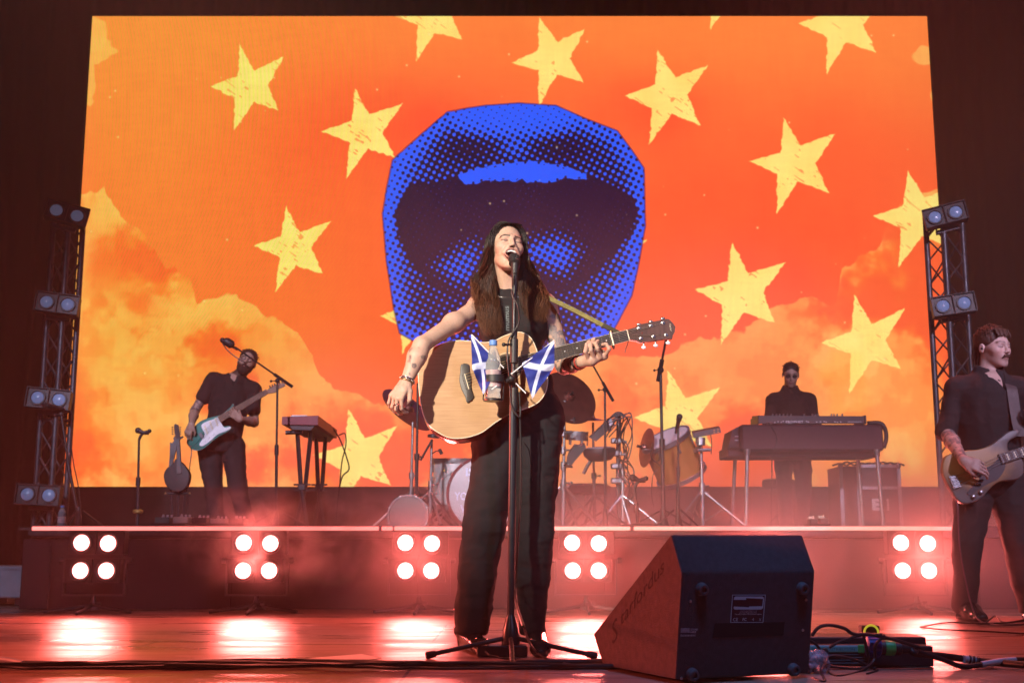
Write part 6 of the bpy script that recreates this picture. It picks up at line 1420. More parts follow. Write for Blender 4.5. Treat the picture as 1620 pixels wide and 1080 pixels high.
tag(o, 'wide dark leather strap over the bass player\'s shoulder', 'strap')
o = MB().tube([BP.q(*c2b([(190, 640)])[0], -.02), P(1515, 800, 6.72), P(1518, 860, 6.75), P(1528, 920, 6.78), P(1540, 965, 6.8), fl(1556, 984, .01), fl(1600, 988, .01), fl(1660, 984, .01)], .0045, n=6, k=8).build('bass_lead', mat('purple_cable', (.10, .05, .07), .5, noise=.2)); tag(o, 'purple-grey lead running down the bass player\'s leg to the floor', 'cable')
MB_ear = MB().sphere(P(1553, 551, 6.90), .008, 10).build('earpiece', M_blackplastic, None, smooth=180); tag(MB_ear, 'small in-ear monitor in the bass player\'s ear', 'earpiece')
for k, (pl_, lb) in enumerate(((((1456, 991), (1500, 984), (1560, 986), (1625, 982)), 'thin cable looping across the floor behind the bass player\'s feet'), (((1456, 991), (1490, 995), (1560, 998), (1640, 1003)), 'thin cable lying on the floor nearest the stage box at far right'), (((1560, 984), (1575, 974), (1590, 984), (1640, 976)), 'thin cable curling up beside the bass player\'s foot'))):
    tag(MB().tube([fl(x, y, .008 if y > 980 else .03) for x, y in pl_], .0045, n=6, k=8).build('floor_cable', M_cable), lb, 'cable', 'thin cables around the bass player')
# ================================================================== KEYBOARDS
M_key = mat('maroon_keyboard_case', (.20, .012, .024), .45, noise=.15, nscale=8)
M_keyd = mat('dark_keyboard_case', (.035, .022, .025), .5, noise=.2, nscale=10, bump=.1, bscale=200)
def P3(px, py, Y): return P(px, py, Y)
# keyboard on X stands, seen from its end
k1 = thing('stage_keyboard', 'maroon stage keyboard seen end-on, standing on two black crossed stands', 'keyboard', P(490, 690, 10.3))
a0, a1 = P(446, 664, 9.9), P(503, 664, 9.9); za, zb = P(474, 672, 9.9)[2], P(474, 657, 9.9)[2]; dY = 1.25; sh = P(533, 690, 9.9 + dY)[0] - a1[0]
fp = [np.array([a0[0], 9.9, za + .005]), np.array([a1[0], 9.9, za]), np.array([a1[0], 9.9, zb]), np.array([a0[0], 9.9, zb - .01])]
MB().prism(fp, (sh, dY, 0)).build('case', M_key, k1, smooth=20)
MB().prism([fp[0] + (.05, .02, -.005), fp[1] + (-.03, .02, -.005), fp[1] + (-.06, .02, -.04), fp[0] + (.09, .02, -.04)], (sh, dY - .05, 0)).build('underside', M_keyd, k1, smooth=20)
mb = MB()
for i in range(36): mb.box(fp[3] * .35 + fp[2] * .65 + np.array([sh, dY, 0]) * (.04 + i * .0262) + (-.06, 0, .004), (.13, .028, .012))
mb.build('keys', M_white, k1)
mb = MB(); mb.cyl(P(452, 684, 9.98), P(478, 683, 9.98), .018, n=12); mb.build('stand_arm', M_black, k1)
for dy, x0, x1, bx, lb in ((.15, 470, 492, 478, 'near crossed keyboard stand under the maroon keyboard'), (.75, 500, 515, 505, 'far crossed keyboard stand under the maroon keyboard')):
    Yk = 9.9 + dy; st = thing('keyboard_stand', lb, 'stand', (P(bx, 835, Yk)[0], Yk, RZ), 'crossed stands under the maroon keyboard'); zt_ = za - .03
    A, B = np.array([P(x0, 690, Yk)[0], Yk, zt_]), np.array([P(x1, 690, Yk)[0], Yk, zt_]); zc = P(480, 770, Yk)[2]; cx_ = P(bx, 770, Yk)[0]
    lg = MB().tube([A, (cx_ - .01, Yk, zc), (cx_ + .05, Yk, RZ + .02)], .019, n=8).build('leg', M_black, st); MB().tube([B, (cx_ + .02, Yk + .03, zc), (cx_ - .05, Yk + .03, RZ + .02)], .019, n=8).build('leg', M_black, st)
    mb = MB(); mb.box((cx_, Yk + .015, zc), (.07, .07, .06), bevel=.01); 
    for dz in (-.03, .02): mb.cyl((cx_ - .07, Yk, zc + dz), (cx_ + .07, Yk, zc + dz), .008, n=8)
    mb.build('pivot', M_blackplastic, st); MB().box((cx_, Yk, RZ + .012), (.30, .04, .02)).build('foot_bar', M_black, st)
tag(MB().tube([P(512, 672, 10.6), P(522, 672, 10.8), P(534, 688, 11.0), P(540, 700, 11.0), P(548, 722, 11.0), P(552, 742, 11.0), P(541, 755, 11.0), P(534, 790, 11.0), P(530, 836, 11.0)], .007, n=6, k=8).build('keyboard_cable', M_cable), 'thick cable drooping from the maroon keyboard beside the star', 'cable')
tag(MB().tube([P(536, 688, 11.0), P(546, 686, 11.0), P(547, 705, 11.0), P(541, 730, 11.0), P(537, 770, 11.05)], .006, n=6, k=8).build('keyboard_cable', M_cable), 'thinner cable crossing over the thick one behind the maroon keyboard', 'cable')

# long electric piano case on chrome legs with a synthesizer on top
EY = 11.1; ep = thing('electric_piano', 'long dark electric piano case on chrome legs in front of the keyboard player', 'piano', (P(1280, 835, EY)[0], EY, RZ))
def bx2(px0, py0, px1, py1, Y, depth, bev=.008): 
    a, b = P(px0, py1, Y), P(px1, py0, Y); return MB().box(((a[0] + b[0]) / 2, Y + depth / 2, (a[2] + b[2]) / 2), (b[0] - a[0], depth, b[2] - a[2]), bevel=bev)
M_tolex = mat('purple_black_tolex', (.050, .022, .030), .7, noise=.2, nscale=30, bump=.4, bscale=400)
bx2(1173, 671, 1397, 713, EY, .55, .02).build('case', M_tolex, ep); bx2(1152, 706, 1392, 722, EY + .10, .5, .01).build('keybed', M_tolex, ep)
a, b = P(1158, 680, EY + .1), P(1172, 706, EY + .1); MB().prism([P(1158, 680, EY + .1), P(1175, 671, EY + .1), P(1175, 712, EY + .1), P(1152, 712, EY + .1)], (0, .4, 0)).build('end_cheek', M_tolex, ep, smooth=20)
MB().tube([P(1372, 669, EY + .05), P(1392, 669, EY + .03), P(1400, 678, EY + .02), P(1402, 693, EY + .02), P(1398, 708, EY + .02)], .02, n=10, k=4).build('corner_guard', M_blackplastic, ep, smooth=180)
mb = MB()
for i in range(10): mb.box(P(1163 + (i % 5) * 1.2, 690 + (i // 5) * 6, EY + .09), (.006, .01, .006))
mb.build('jack_row', M_chrome, ep)
for (xa, ya, xb, yb, dy, r) in ((1182, 714, 1180, 838, .02, .018), (1163, 722, 1157, 820, .45, .018), (1387, 714, 1398, 838, .02, .018), (1357, 722, 1366, 834, .45, .018)):
    A, B = P(xa, ya, EY + dy), P(xb, yb, EY + dy); B[2] = RZ + .005
    lg = MB().cyl(A, B, r, n=14).build('leg', M_chrome, ep); MB().cyl(B + (0, 0, 0), B + (0, 0, .03), .024, n=12).build('rubber_foot', M_rubber, lg); MB().lathe(A, (0, 0, -1), [(-.02, .032), (.0, .032), (.03, .022)], n=14).build('collar', M_chrome, lg)
syn = thing('synthesizer', 'slim black synthesizer with rows of knobs lying on top of the electric piano', 'synthesizer', P(1285, 670, EY + .1))
MB().prism([P(1201, 669.5, EY + .06), P(1369, 669.5, EY + .06), P(1369, 658, EY + .06), P(1201, 657, EY + .06)], (0, .34, .03)).build('case', M_keyd, syn, smooth=20)
for px0, px1 in ((1199.5, 1202), (1368, 1370.5)): bx2(px0, 656.5, px1, 670, EY + .05, .36, .003).build('end_cheek', M_keyd, syn)
text_mesh('logo', 'PROPHET', P(1243, 668.6, EY + .055), (1, 0, 0), (0, 0, 1), .020, mat('white_panel_print', (.6, .6, .65), .5), syn, width=.165, weight=.03, n=(0, -1, 0), depth=.002)
text_mesh('model_print', 'TEN', P(1244, 670.2, EY + .055), (1, 0, 0), (0, 0, 1), .009, mat('white_panel_print', (.6, .6, .65), .5), syn, width=.045, n=(0, -1, 0), depth=.002)
pr = MB(); rg = np.random.RandomState(6)
for x in (1226, 1231, 1236, 1239, 1276, 1279, 1292, 1298, 1304, 1307, 1321, 1325, 1330): pr.box(P(x, 667 + rg.uniform(-1, 1), EY + .056), (.012, .003, .008))
pr.box(P(1352, 667, EY + .056), (.13, .003, .004)); pr.build('panel_marks', mat('white_panel_print', (.6, .6, .65), .5), syn)
kb = MB()
for x in (1222, 1228, 1233, 1239, 1245, 1251, 1272, 1285, 1290, 1293, 1315, 1319, 1324, 1332): kb.cyl(P(x, 658, EY + .12), P(x + .8, 654.5, EY + .12), .008, n=8)
kb.build('knobs', M_chrome, syn)
tag(MB().tube([P(1214, 668, EY + .02), P(1220, 674, EY - .01), P(1229, 690, EY - .01), P(1227, 706, EY - .01), P(1222, 716, EY + .0), P(1221, 760, EY + .2), P(1220, 836, EY + .2)], .006, n=6, k=6).build('synthesizer_cable', M_cable), 'cable falling from the synthesizer down the front of the electric piano', 'cable')
# stool
sl = thing('stool', 'padded round stool standing behind the keyboard player\'s knees', 'stool', (P(1234, 835, 12.35)[0], 12.35, RZ)); sc0 = P(1232, 764, 12.35)
MB().lathe(sc0 + (0, 0, -.055), (0, 0, 1), [(0, .14), (.01, .165), (.05, .17), (.085, .165), (.10, .13), (.105, .02)], n=30).build('seat', mat('dark_red_vinyl', (.06, .018, .02), .45, noise=.15), sl)
MB().cyl((sc0[0], 12.35, RZ + .12), sc0 + (0, 0, -.05), .022, n=12).build('post', M_black, sl)
for k in range(3): a_ = 2 * PI * k / 3 + .5; MB().cyl((sc0[0], 12.35, RZ + .2), (sc0[0] + .22 * math.cos(a_), 12.35 + .22 * math.sin(a_), RZ + .015), .013, n=8).build('leg', M_black, sl)
# flight case
FY = 11.9; fc = thing('flight_case', 'aluminium-edged flight case with a pale logo standing behind the right end of the piano', 'flight case', (P(1380, 835, FY)[0], FY, RZ)); a, b = P(1334, 836, FY), P(1421, 737, FY); a[2] = RZ + .02
w_, h_ = b[0] - a[0], b[2] - a[2]; cxx = (a[0] + b[0]) / 2; M_fc = mat('case_laminate', (.05, .025, .028), .5, noise=.2, nscale=12)
MB().box((cxx, FY + .25, a[2] + h_ / 2), (w_, .5, h_), bevel=.004).build('shell', M_fc, fc)
mb = MB()
for x in (a[0], a[0] + w_ * .30, b[0]): mb.box((x, FY - .006, a[2] + h_ / 2), (.035, .012, h_ + .01))
for z in (a[2], a[2] + h_ * .66, a[2] + h_): mb.box((cxx + w_ * .15, FY - .009, z), (w_ * .7, .012, .03))
mb.build('aluminium_edges', M_alu, fc)
mb = MB()
for x in (a[0], b[0]):
    for z in (a[2], a[2] + h_): mb.sphere((x, FY, z), .028, 10)
mb.build('ball_corners', M_chrome, fc)
text_mesh('logo', 'E', P(1380, 807, FY - .012), (1, 0, 0), (0, 0, 1), .115, mat('white_stencil', (.62, .62, .66), .6, noise=.1), fc, width=.10, weight=.05, n=(0, -1, 0)); text_mesh('logo', 'I', P(1403.5, 807, FY - .012), (1, 0, 0), (0, 0, 1), .115, mat('white_stencil', (.62, .62, .66), .6), fc, width=.02, weight=.02, n=(0, -1, 0))
mb = MB(); rg = np.random.RandomState(9)
for k in range(9): x = a[0] - .05 + k * w_ / 8; mb.tube([(x, FY + .1, b[2] + .012), (x + .06, FY + .05, b[2] + rg.uniform(.03, .06)), (x + .14, FY + .1, b[2] + .014)], .010, n=6, k=3)
tag(mb.build('coiled_cables', M_cable), 'loose dark cables heaped on top of the flight case', 'cable')['kind'] = 'stuff'

# ================================================================== DRUM KIT
M_silver_shell = mat('silver_sparkle_shell', (.75, .74, .76), .35, .6, noise=.3, nscale=300, rvar=.1)
M_hoopred = mat('dark_red_hoop', (.16, .015, .02), .3, coat=.4, noise=.1)
M_head = mat('frosted_drum_head', (.52, .46, .50), .55, noise=.1, nscale=5)
M_amber = mat('amber_lacquer_shell', (.30, .12, .03), .35, coat=.3, noise=.15, nscale=8)
M_bronze = mat('dark_bronze_cymbal', (.16, .06, .05), .35, .8, noise=.2, nscale=12)
def drum(name, label, c, axis, r, depth, shell, head_m, hoop_m, lugs=8, cat='drum', th=.016, group=None):
    """axis points from the far head to the near head; c is the centre of the near head"""
    c = np.asarray(c, float); d = nrm(axis); t = thing(name, label, cat, c - d * depth / 2, group)
    MB().lathe(c, -d, [(0, r), (depth * .5, r * 1.002), (depth, r)], n=40).build('shell', shell, t); MB().lathe(c + d * .004, -d, [(0, .001), (0, r * .97), (.006, r * 1.01)], n=40, caps=False).build('drum_head', head_m, t)
    for cc_ in (c + d * .006, c - d * (depth + .0)):
        MB().lathe(cc_, -d, [(0, r * 1.0), (0, r + th), (.035, r + th), (.035, r * 1.0)], n=40, caps=False).build('hoop', hoop_m, t)
    x, y, _ = frame(d)
    for k in range(lugs):
        a = 2 * PI * (k + .5) / lugs; e = x * math.cos(a) + y * math.sin(a); p_ = c + e * (r + .012) - d * .06
        l = MB().box(p_ - d * .02, (.016, .012, .06), (np.cross(d, e), e, d), bevel=.004).build('lug', M_chrome, t); MB().cyl(p_, p_ + d * .07, .0045, n=8).build('tension_rod', M_chrome, l)
    return t
def stand(label, top, bx, Y, r=.010, legs=.32, m=None, name='cymbal_stand', top_r=None, rot=80, group=None, h=.28):
    tp = P(*top, Y); b0 = np.array([P(bx, 835, Y)[0], Y, RZ]); t = thing(name, label, 'stand', b0, group); m = m or M_chrome; mid = b0 * .5 + tp * .5
    MB().cyl(b0 + (0, 0, .03), mid, r * 1.45, n=14).build('lower_tube', m, t); MB().cyl(mid, tp, top_r or r, n=14).build('upper_tube', m, t)
    dd = nrm(tp - b0)
    for q_ in (mid, b0 + (0, 0, h)): mb = MB(); mb.cyl(q_ - dd * .025, q_ + dd * .025, r * 2.2, n=12); mb.cyl(q_, q_ + (.045, -.01, 0), .006, n=8); mb.sphere(q_ + (.05, -.01, 0), .010, 8); mb.build('clamp', m, t)
    for k in range(3):
        a = math.radians(rot + 120 * k); e = np.array([math.cos(a), math.sin(a), 0]); lg = MB().cyl(b0 + (0, 0, h) + e * .02, b0 + e * legs + (0, 0, .015), .011, n=10).build('leg', m, t); MB().cyl(b0 + e * legs * .5 + (0, 0, h * .55), b0 + (0, 0, .06), .007, n=8).build('brace', m, t); MB().sphere(b0 + e * legs + (0, 0, .018), .020, 10).build('rubber_foot', M_rubber, lg)
    return t, tp, b0
def cymbal(label, c, n_, r, group='cymbals of the drum kit'):
    t = thing('cymbal', label, 'cymbal', c, group); MB().lathe(np.asarray(c, float), n_, [(0, r), (.0015, r), (.012, r * .6), (.022, r * .2), (.045, r * .13), (.050, .012), (.0485, .012), (.043, r * .12), (.019, r * .2), (.010, r * .6)], n=44, caps=False).build('bronze_disc', M_bronze, t)
    MB().cyl(np.asarray(c) + nrm(n_) * .04, np.asarray(c) + nrm(n_) * .085, .012, n=10).build('wing_nut', M_black, t); return t
# kick drum with lettering
kc = P(766, 781, 9.75); kd = drum('kick_drum', 'large kick drum with pale lettering on its grey head, half hidden by the singer\'s legs', kc, (0, -1, 0), .285, .42, M_silver_shell, M_head, M_hoopred, 10, 'drum', .022)
M_let = mat('pale_lilac_lettering', (.75, .75, .95), .6, noise=.08)
for txt, x, y0, y1, x1 in (('IS', 737, 753, 740, 750), ('WHAT', 741, 772, 758.5, 776), ("YOU'RE", 718.5, 791, 777.5, 767), ('WAITING', 728, 811, 798, 790)):
    A = P(x, y0, 9.743); B = P(x1, y1, 9.743); text_mesh('lettering', txt, A, (1, 0, 0), (0, 0, 1), B[2] - A[2], M_let, kd, width=B[0] - A[0], weight=.03, n=(0, -1, 0), depth=.004)
for sx in (-1, 1): MB().tube([kc + (sx * .27, .15, -.08), kc + (sx * .36, .05, -.20), (kc[0] + sx * .42, 9.7, RZ + .01)], .009, n=8).build('spur', M_chrome, kd)
# floor tom
tc0 = P(722, 726, 10.15); ft = drum('floor_tom', 'silver floor tom standing left of the kick drum', tc0, (0, -.06, 1), .195, tc0[2] - P(722, 797, 10.15)[2], M_silver_shell, M_head, M_chrome, 8)
for a_ in (-2.7, -.5, 1.5):
    e = np.array([math.cos(a_), math.sin(a_), 0]); q0 = tc0 + e * .215; MB().tube([q0 + (0, 0, -.15), q0 + (0, 0, -.45), q0 + e * .05 + (0, 0, RZ + .12 - q0[2]), q0 + e * .06 + (0, 0, RZ + .012 - q0[2])], .0085, n=8).build('leg', M_chrome, ft)
MB().lathe(P(703, 744, 9.98), (0, -1, 0), [(0, .012), (.004, .010)], n=14).build('badge', mat('brass_badge', (.5, .3, .1), .4, .8, noise=.1), ft)
gd = drum('small_kick_drum', 'small shallow bass drum lying on its side at the left of the kit', P(645, 815, 9.45), (-.05, -1, .1), .148, .22, M_darkmetal, mat('pinkish_clear_head', (.035, .018, .02), .4, noise=.2), M_darkmetal, 8)
cymbal('dark cymbal behind the singer\'s picking hand', P(645, 648, 10.2), (.62, -.42, .72), .26)
s_, tp, b0 = stand('chrome stand at the left end of the kit, below the singer\'s hand', (653, 668), 649, 9.9, group='stands of the drum kit')
s_, tp, b0 = stand('dark thicker stand rising just right of the leftmost chrome drum stand', (661, 610), 658, 9.75, m=M_black, rot=20, group='stands of the drum kit'); MB().tube([tp, tp + (.04, 0, .06), tp + (-.02, -.02, .12)], .016, n=8).build('clip', M_blackplastic, s_)
s_, tp, b0 = stand('short chrome stand left of the silver floor tom', (683, 695), 680, 9.65, rot=50, group='stands of the drum kit')
MB().cyl(P(665, 728, 9.6), P(684, 695, 9.6), .009, n=8).build('boom_arm', M_black, s_); MB().tube([P(683, 718, 9.62), P(690, 713, 9.6), P(697, 714, 9.6)], .0045, n=6).build('gooseneck', M_black, s_); MB().cyl(P(695, 710, 9.6), P(699, 718, 9.6), .014, n=10).build('small_microphone', M_blackplastic, s_)
MB().lathe(P(686, 692, 9.63), (.1, 0, 1), [(0, .05), (.02, .05), (.03, .02)], n=16).build('tray', M_black, s_)
# right-hand side
cymbal('big dark crash cymbal facing the audience right of the singer\'s hip', P(899, 629, 10.0), (.38, -.80, .42), .255)
s_, tp, b0 = stand('tall chrome stand holding the big crash cymbal', (893, 634), 891, 9.95, r=.0125, rot=-50, legs=.42, h=.35, group='stands of the drum kit')
mb = MB()
for z in (684, 712, 738, 764): q_ = P(891, z, 9.93); mb.cyl(q_ - (0, 0, .03), q_ + (0, 0, .03), .024, n=12); mb.cyl(q_, q_ + (.06, -.03, .0), .008, n=8); mb.sphere(q_ + (.065, -.03, 0), .014, 8)
mb.build('memory_locks', M_chrome, s_); MB().cyl(P(893, 664, 9.9), P(908, 664.5, 9.9), .005, n=6).build('tilter_rod', M_chrome, s_); MB().cyl(P(908, 660, 9.9), P(909, 668, 9.9), .012, n=8).build('tilter_knob', M_black, s_)
cymbal('small splash cymbal seen edge-on above the electronic pads', P(938, 665, 10.2), (0, -.08, 1), .10)
s_, tp, b0 = stand('dark stand under the small splash cymbal', (938, 668), 941, 10.2, m=M_darkmetal, rot=10, group='stands of the drum kit')
drum('snare_drum', 'thin snare drum seen edge-on beside the tall chrome stand', P(912, 683, 10.1), (.06, -.1, 1), .085, .035, M_chrome, M_head, M_chrome, 6)
# percussion pads on a rack
rk = thing('pad_rack', 'upright rack hung with electronic drum pads and tangled cables', 'rack', (P(978, 835, 9.9)[0], 9.9, RZ))
MB().tube([P(979, 655, 9.9), P(978, 760, 9.9), P(981, 838, 9.9)], .020, n=10).build('post', M_darkmetal, rk); MB().cyl(P(985, 740, 9.85), P(986, 836, 9.85), .016, n=10).build('lower_tube', M_chrome, rk)
for (a, b) in (((984, 782), (1040, 828)), ((983, 784), (944, 832)), ((984, 786), (1000, 838))): MB().cyl(P(*a, 9.85), P(*b, 9.75), .012, n=10).build('leg', M_chrome, rk)
mb = MB()
for y in (697, 717, 737, 760): mb.box(P(975, y, 9.86), (.09, .06, .045), bevel=.008); mb.cyl(P(968, y, 9.85), P(988, y + 2, 9.85), .010, n=8); mb.sphere(P(989, y + 2, 9.85), .016, 8)
mb.build('clamps', M_chrome, rk)
def flatbox(poly, Y, dep, m, name, parent, bev=True): return MB().prism([P(x, y, Y) for x, y in poly], (0, dep, .02)).build(name, m, parent, smooth=20)
flatbox([(933, 692), (962, 665), (970, 666), (973, 672), (943, 698)], 9.8, .14, M_blackplastic, 'sampling_pad', rk)
flatbox([(962, 668), (967, 664), (970, 670), (965, 674)], 9.79, .02, mat('pad_screen', (.3, .3, .36), .3, noise=.1), 'pad_screen', rk)
for lb, cxy, r_, dz in (('round rubber pad hung in the middle of the rack', (948, 718), .13, .065),):
    c = P(*cxy, 9.85); pd = thing('drum_pad', lb, 'drum pad', c, 'electronic pads of the drum kit'); MB().lathe(c + (0, 0, .05), (.05, .12, -1), [(0, .001), (.0, r_), (.03, r_ + .006), (.06, r_), (.10, r_ * .7), (.11, .02)], n=30, caps=False).build('shell', M_blackplastic, pd); MB().lathe(c + (0, -.02, .055), (.05, .12, -1), [(0, .10), (.006, .10)], n=30).build('striking_surface', mat('grey_pad_rubber', (.25, .22, .26), .6, noise=.1), pd)
    MB().tube([c + (-.06, 0, -.04), c + (-.10, 0, -.10), c + (-.13, 0, -.16)], .014, n=8).build('bracket', M_darkmetal, pd); MB().tube([c + (.05, 0, -.0), c + (.14, 0, .02)], .014, n=8).build('rack_arm', M_darkmetal, pd)
dp = thing('drum_pad', 'dark four-lobed pad tilted between the tall chrome stand and the rack', 'drum pad', P(910, 718, 9.8), 'electronic pads of the drum kit'); flatbox([(897, 726), (901, 716), (909, 705), (915, 706), (925, 703), (927, 708), (920, 717), (911, 727), (905, 735), (897, 733)], 9.8, .05, M_blackplastic, 'shell', dp); MB().cyl(P(900, 730, 9.82), P(893, 735, 9.9), .01, n=8).build('bracket', M_darkmetal, dp)
cb = MB(); rg = np.random.RandomState(14)
for k in range(9):
    pts = [P(950 + rg.uniform(0, 20), 668 + rg.uniform(0, 25), 9.8)] + [P(985 + rg.uniform(-12, 14) + i * 1.5, 660 + i * 28 + rg.uniform(-8, 8), 9.8 + rg.uniform(-.05, .1)) for i in range(6)]; cb.tube(pts, .005, n=5, k=4)
for k in range(4): cb.tube([P(960, 666 - k, 9.8), P(975, 652 + 2 * k, 9.8), P(986, 656 + k, 9.8), P(983, 675, 9.8), P(972, 700, 9.8)], .005, n=5, k=4)
tag(cb.build('tangled_cables', M_cable), 'tangle of thin cables draped over the drum pad rack', 'cable')['kind'] = 'stuff'
# low dark case behind the rack legs
lw = thing('drum_throne', 'low dark upholstered drum seat seen through the smoke below the pads', 'seat', (P(930, 835, 10.5)[0], 10.5, RZ)); MB().lathe((P(930, 780, 10.5)[0], 10.5, P(930, 782, 10.5)[2]), (0, 0, 1), [(0, .15), (.01, .19), (.07, .2), (.09, .17), (.095, .02)], n=28).build('seat', mat('dark_red_vinyl', (.06, .018, .02), .45), lw); MB().cyl((P(930, 780, 10.5)[0], 10.5, RZ + .02), (P(930, 780, 10.5)[0], 10.5, P(930, 782, 10.5)[2]), .03, n=12).build('post', M_chrome, lw)
for k in range(3): a_ = 2 * PI * k / 3 + .3; MB().cyl((P(930, 780, 10.5)[0], 10.5, RZ + .22), (P(930, 780, 10.5)[0] + .25 * math.cos(a_), 10.5 + .25 * math.sin(a_), RZ + .015), .013, n=8).build('leg', M_chrome, lw)
# overhead microphone booms
t = boom_stand('microphone_stand', 'boom microphone stand leaning over the drum kit, its arm ending behind the guitar neck', (957, 616), 958, 9.7, ((936, 574), (970, 634)), br=.25)
t = boom_stand('microphone_stand', 'very tall dark stand rising behind the acoustic guitar\'s headstock', (1045, 585), 1050, 9.5, ((1055, 530), (1041, 603)), br=.3, rad=.012)
t = boom_stand('microphone_stand', 'straight stand with a round microphone in front of the tilted amber drum', (1073, 668), 1073, 9.2, None, br=.2, rad=.008)
a = P(1075, 659, 9.15); m_ = thing('microphone', 'round-headed microphone silhouetted against the yellow star', 'microphone', a); mic_shape(m_, a, P(1071, 676, 9.2) - a, L=.13, rb=.024)
# tilted amber tom on the right
ax_ = nrm(np.array([-.42, -.30, .86])); dc = P(1052, 693, 10.0); amb = drum('tilted_tom', 'amber wooden drum tilted on a stand at the right of the kit', dc, ax_, .205, .33, M_amber, M_head, M_chrome, 8)
cymbal('dark cymbal seen edge-on left of the amber drum', P(1023, 708, 10.0), (-.95, -.25, .15), .165)
s_, tp, b0 = stand('chrome stand carrying the amber drum and a bar-shaped pad', (1109, 700), 1112, 9.9, r=.012, rot=-20, legs=.36, h=.30, group='stands of the drum kit')
mb = MB(); mb.cyl(P(1108, 692, 9.88), P(1108, 704, 9.88), .04, n=16); mb.cyl(P(1104, 712, 9.85), P(1124, 711, 9.85), .014, n=8); mb.cyl(P(1108, 705, 9.87), P(1096, 716, 9.95), .02, n=10); mb.build('mounting_arm', M_chrome, s_)
bp_ = thing('bar_pad', 'narrow bar-shaped electronic pad sticking out right of the amber drum', 'drum pad', P(1118, 682, 9.85)); flatbox([(1096, 684), (1139, 676), (1141, 684), (1098, 693)], 9.85, .07, M_blackplastic, 'body', bp_)
for x_, y_ in ((1130, 680), (1136, 679), (1130, 684), (1136, 683)): MB().box(P(x_, y_, 9.845), (.014, .004, .008)).build('slot', mat('orange_slot', (.6, .2, .06), .5, noise=.1), bp_)
tag(MB().tube([P(1124, 686, 9.85), P(1126, 700, 9.85), P(1125, 718, 9.85)], .004, n=6, k=4).build('pad_cable', M_cable), 'thin lead hanging from the bar-shaped pad', 'cable')
for k, (pl_, lb) in enumerate((([(1032, 700), (1030, 722), (1042, 734), (1048, 745), (1049, 800)], 'cable looping down from the edge-on cymbal beside the amber drum'), ([(1040, 742), (1033, 752), (1031, 780), (1034, 800)], 'pale thin cable arching beside the very tall stand'), ([(1036, 720), (1044, 712), (1042, 728), (1033, 730)], 'small coil of cable beside the amber drum'))):
    tag(MB().tube([P(x, y, 9.8) for x, y in pl_], .004, n=6, k=6).build('drum_cable', M_cable), lb, 'cable', 'cables hanging around the amber drum')
tag(MB().tube([P(1015, 836, 9.0), P(1040, 833, 8.9), P(1080, 834, 8.9)], .005, n=6, k=5).build('platform_cable', M_cable), 'cable lying along the platform edge below the drums', 'cable')

# ================================================================== MANDOLIN ON ITS STAND
MY = 10.3; mz = Flat(281, 750, MY, 3, 0); md_ = thing('mandolin', 'dark teardrop-bodied mandolin propped on a stand behind the pedals', 'mandolin', mz.q(281, 750)); cm = lambda L_: [(200 + x / 5.685, 650 + y / 5.685) for x, y in L_]
M_mand = mat('dark_brown_lacquer', (.010, .0045, .004), .6, coat=.0, noise=.2, nscale=6)
slab('body', mz, cm([(455, 440), (490, 455), (530, 500), (562, 550), (566, 600), (550, 660), (515, 705), (460, 725), (400, 710), (355, 665), (335, 600), (340, 550), (370, 505), (410, 480), (440, 430)]), 0, -.07, M_mand, md_, k=4, bev=.006)
slab('neck', mz, cm([(455, 250), (480, 250), (492, 470), (498, 560), (455, 560), (458, 470)]), .012, -.012, M_ebony, md_, k=0); slab('headstock', mz, cm([(430, 130), (440, 115), (468, 125), (480, 200), (484, 235), (510, 225), (512, 235), (484, 256), (450, 256), (436, 200)]), .010, -.006, M_mand, md_, k=0)
tk = MB()
for k in range(4):
    for sx in (413, 486): tk.sphere(mz.q(*cm([(sx, 146 + 20 * k)])[0], 0), .007, 8); tk.cyl(mz.q(*cm([(sx, 146 + 20 * k)])[0], 0), mz.q(*cm([(450, 148 + 20 * k)])[0], 0), .0025, n=6)
tk.build('tuners', M_chrome, md_); slab('strap', mz, cm([(383, 275), (400, 285), (420, 262), (412, 240), (430, 215), (450, 240), (440, 330), (420, 410), (400, 490), (372, 500), (380, 400)]), -.03, -.05, M_black, md_, k=0)
is_ = thing('instrument_stand', 'folding stand holding up the dark mandolin', 'stand', (P(280, 835, MY)[0], MY + .05, RZ))
for (a, b) in (((268, 745), (274, 836)), ((296, 745), (288, 836)), ((281, 690), (282, 830))): MB().cyl(P(*a, MY + .06), P(*b, MY + .08), .012, n=8).build('leg', M_black, is_)
MB().tube([P(262, 783, MY - .08), P(262, 780, MY + .05), P(300, 780, MY + .05), P(300, 783, MY - .08)], .012, n=8).build('cradle', M_black, is_)

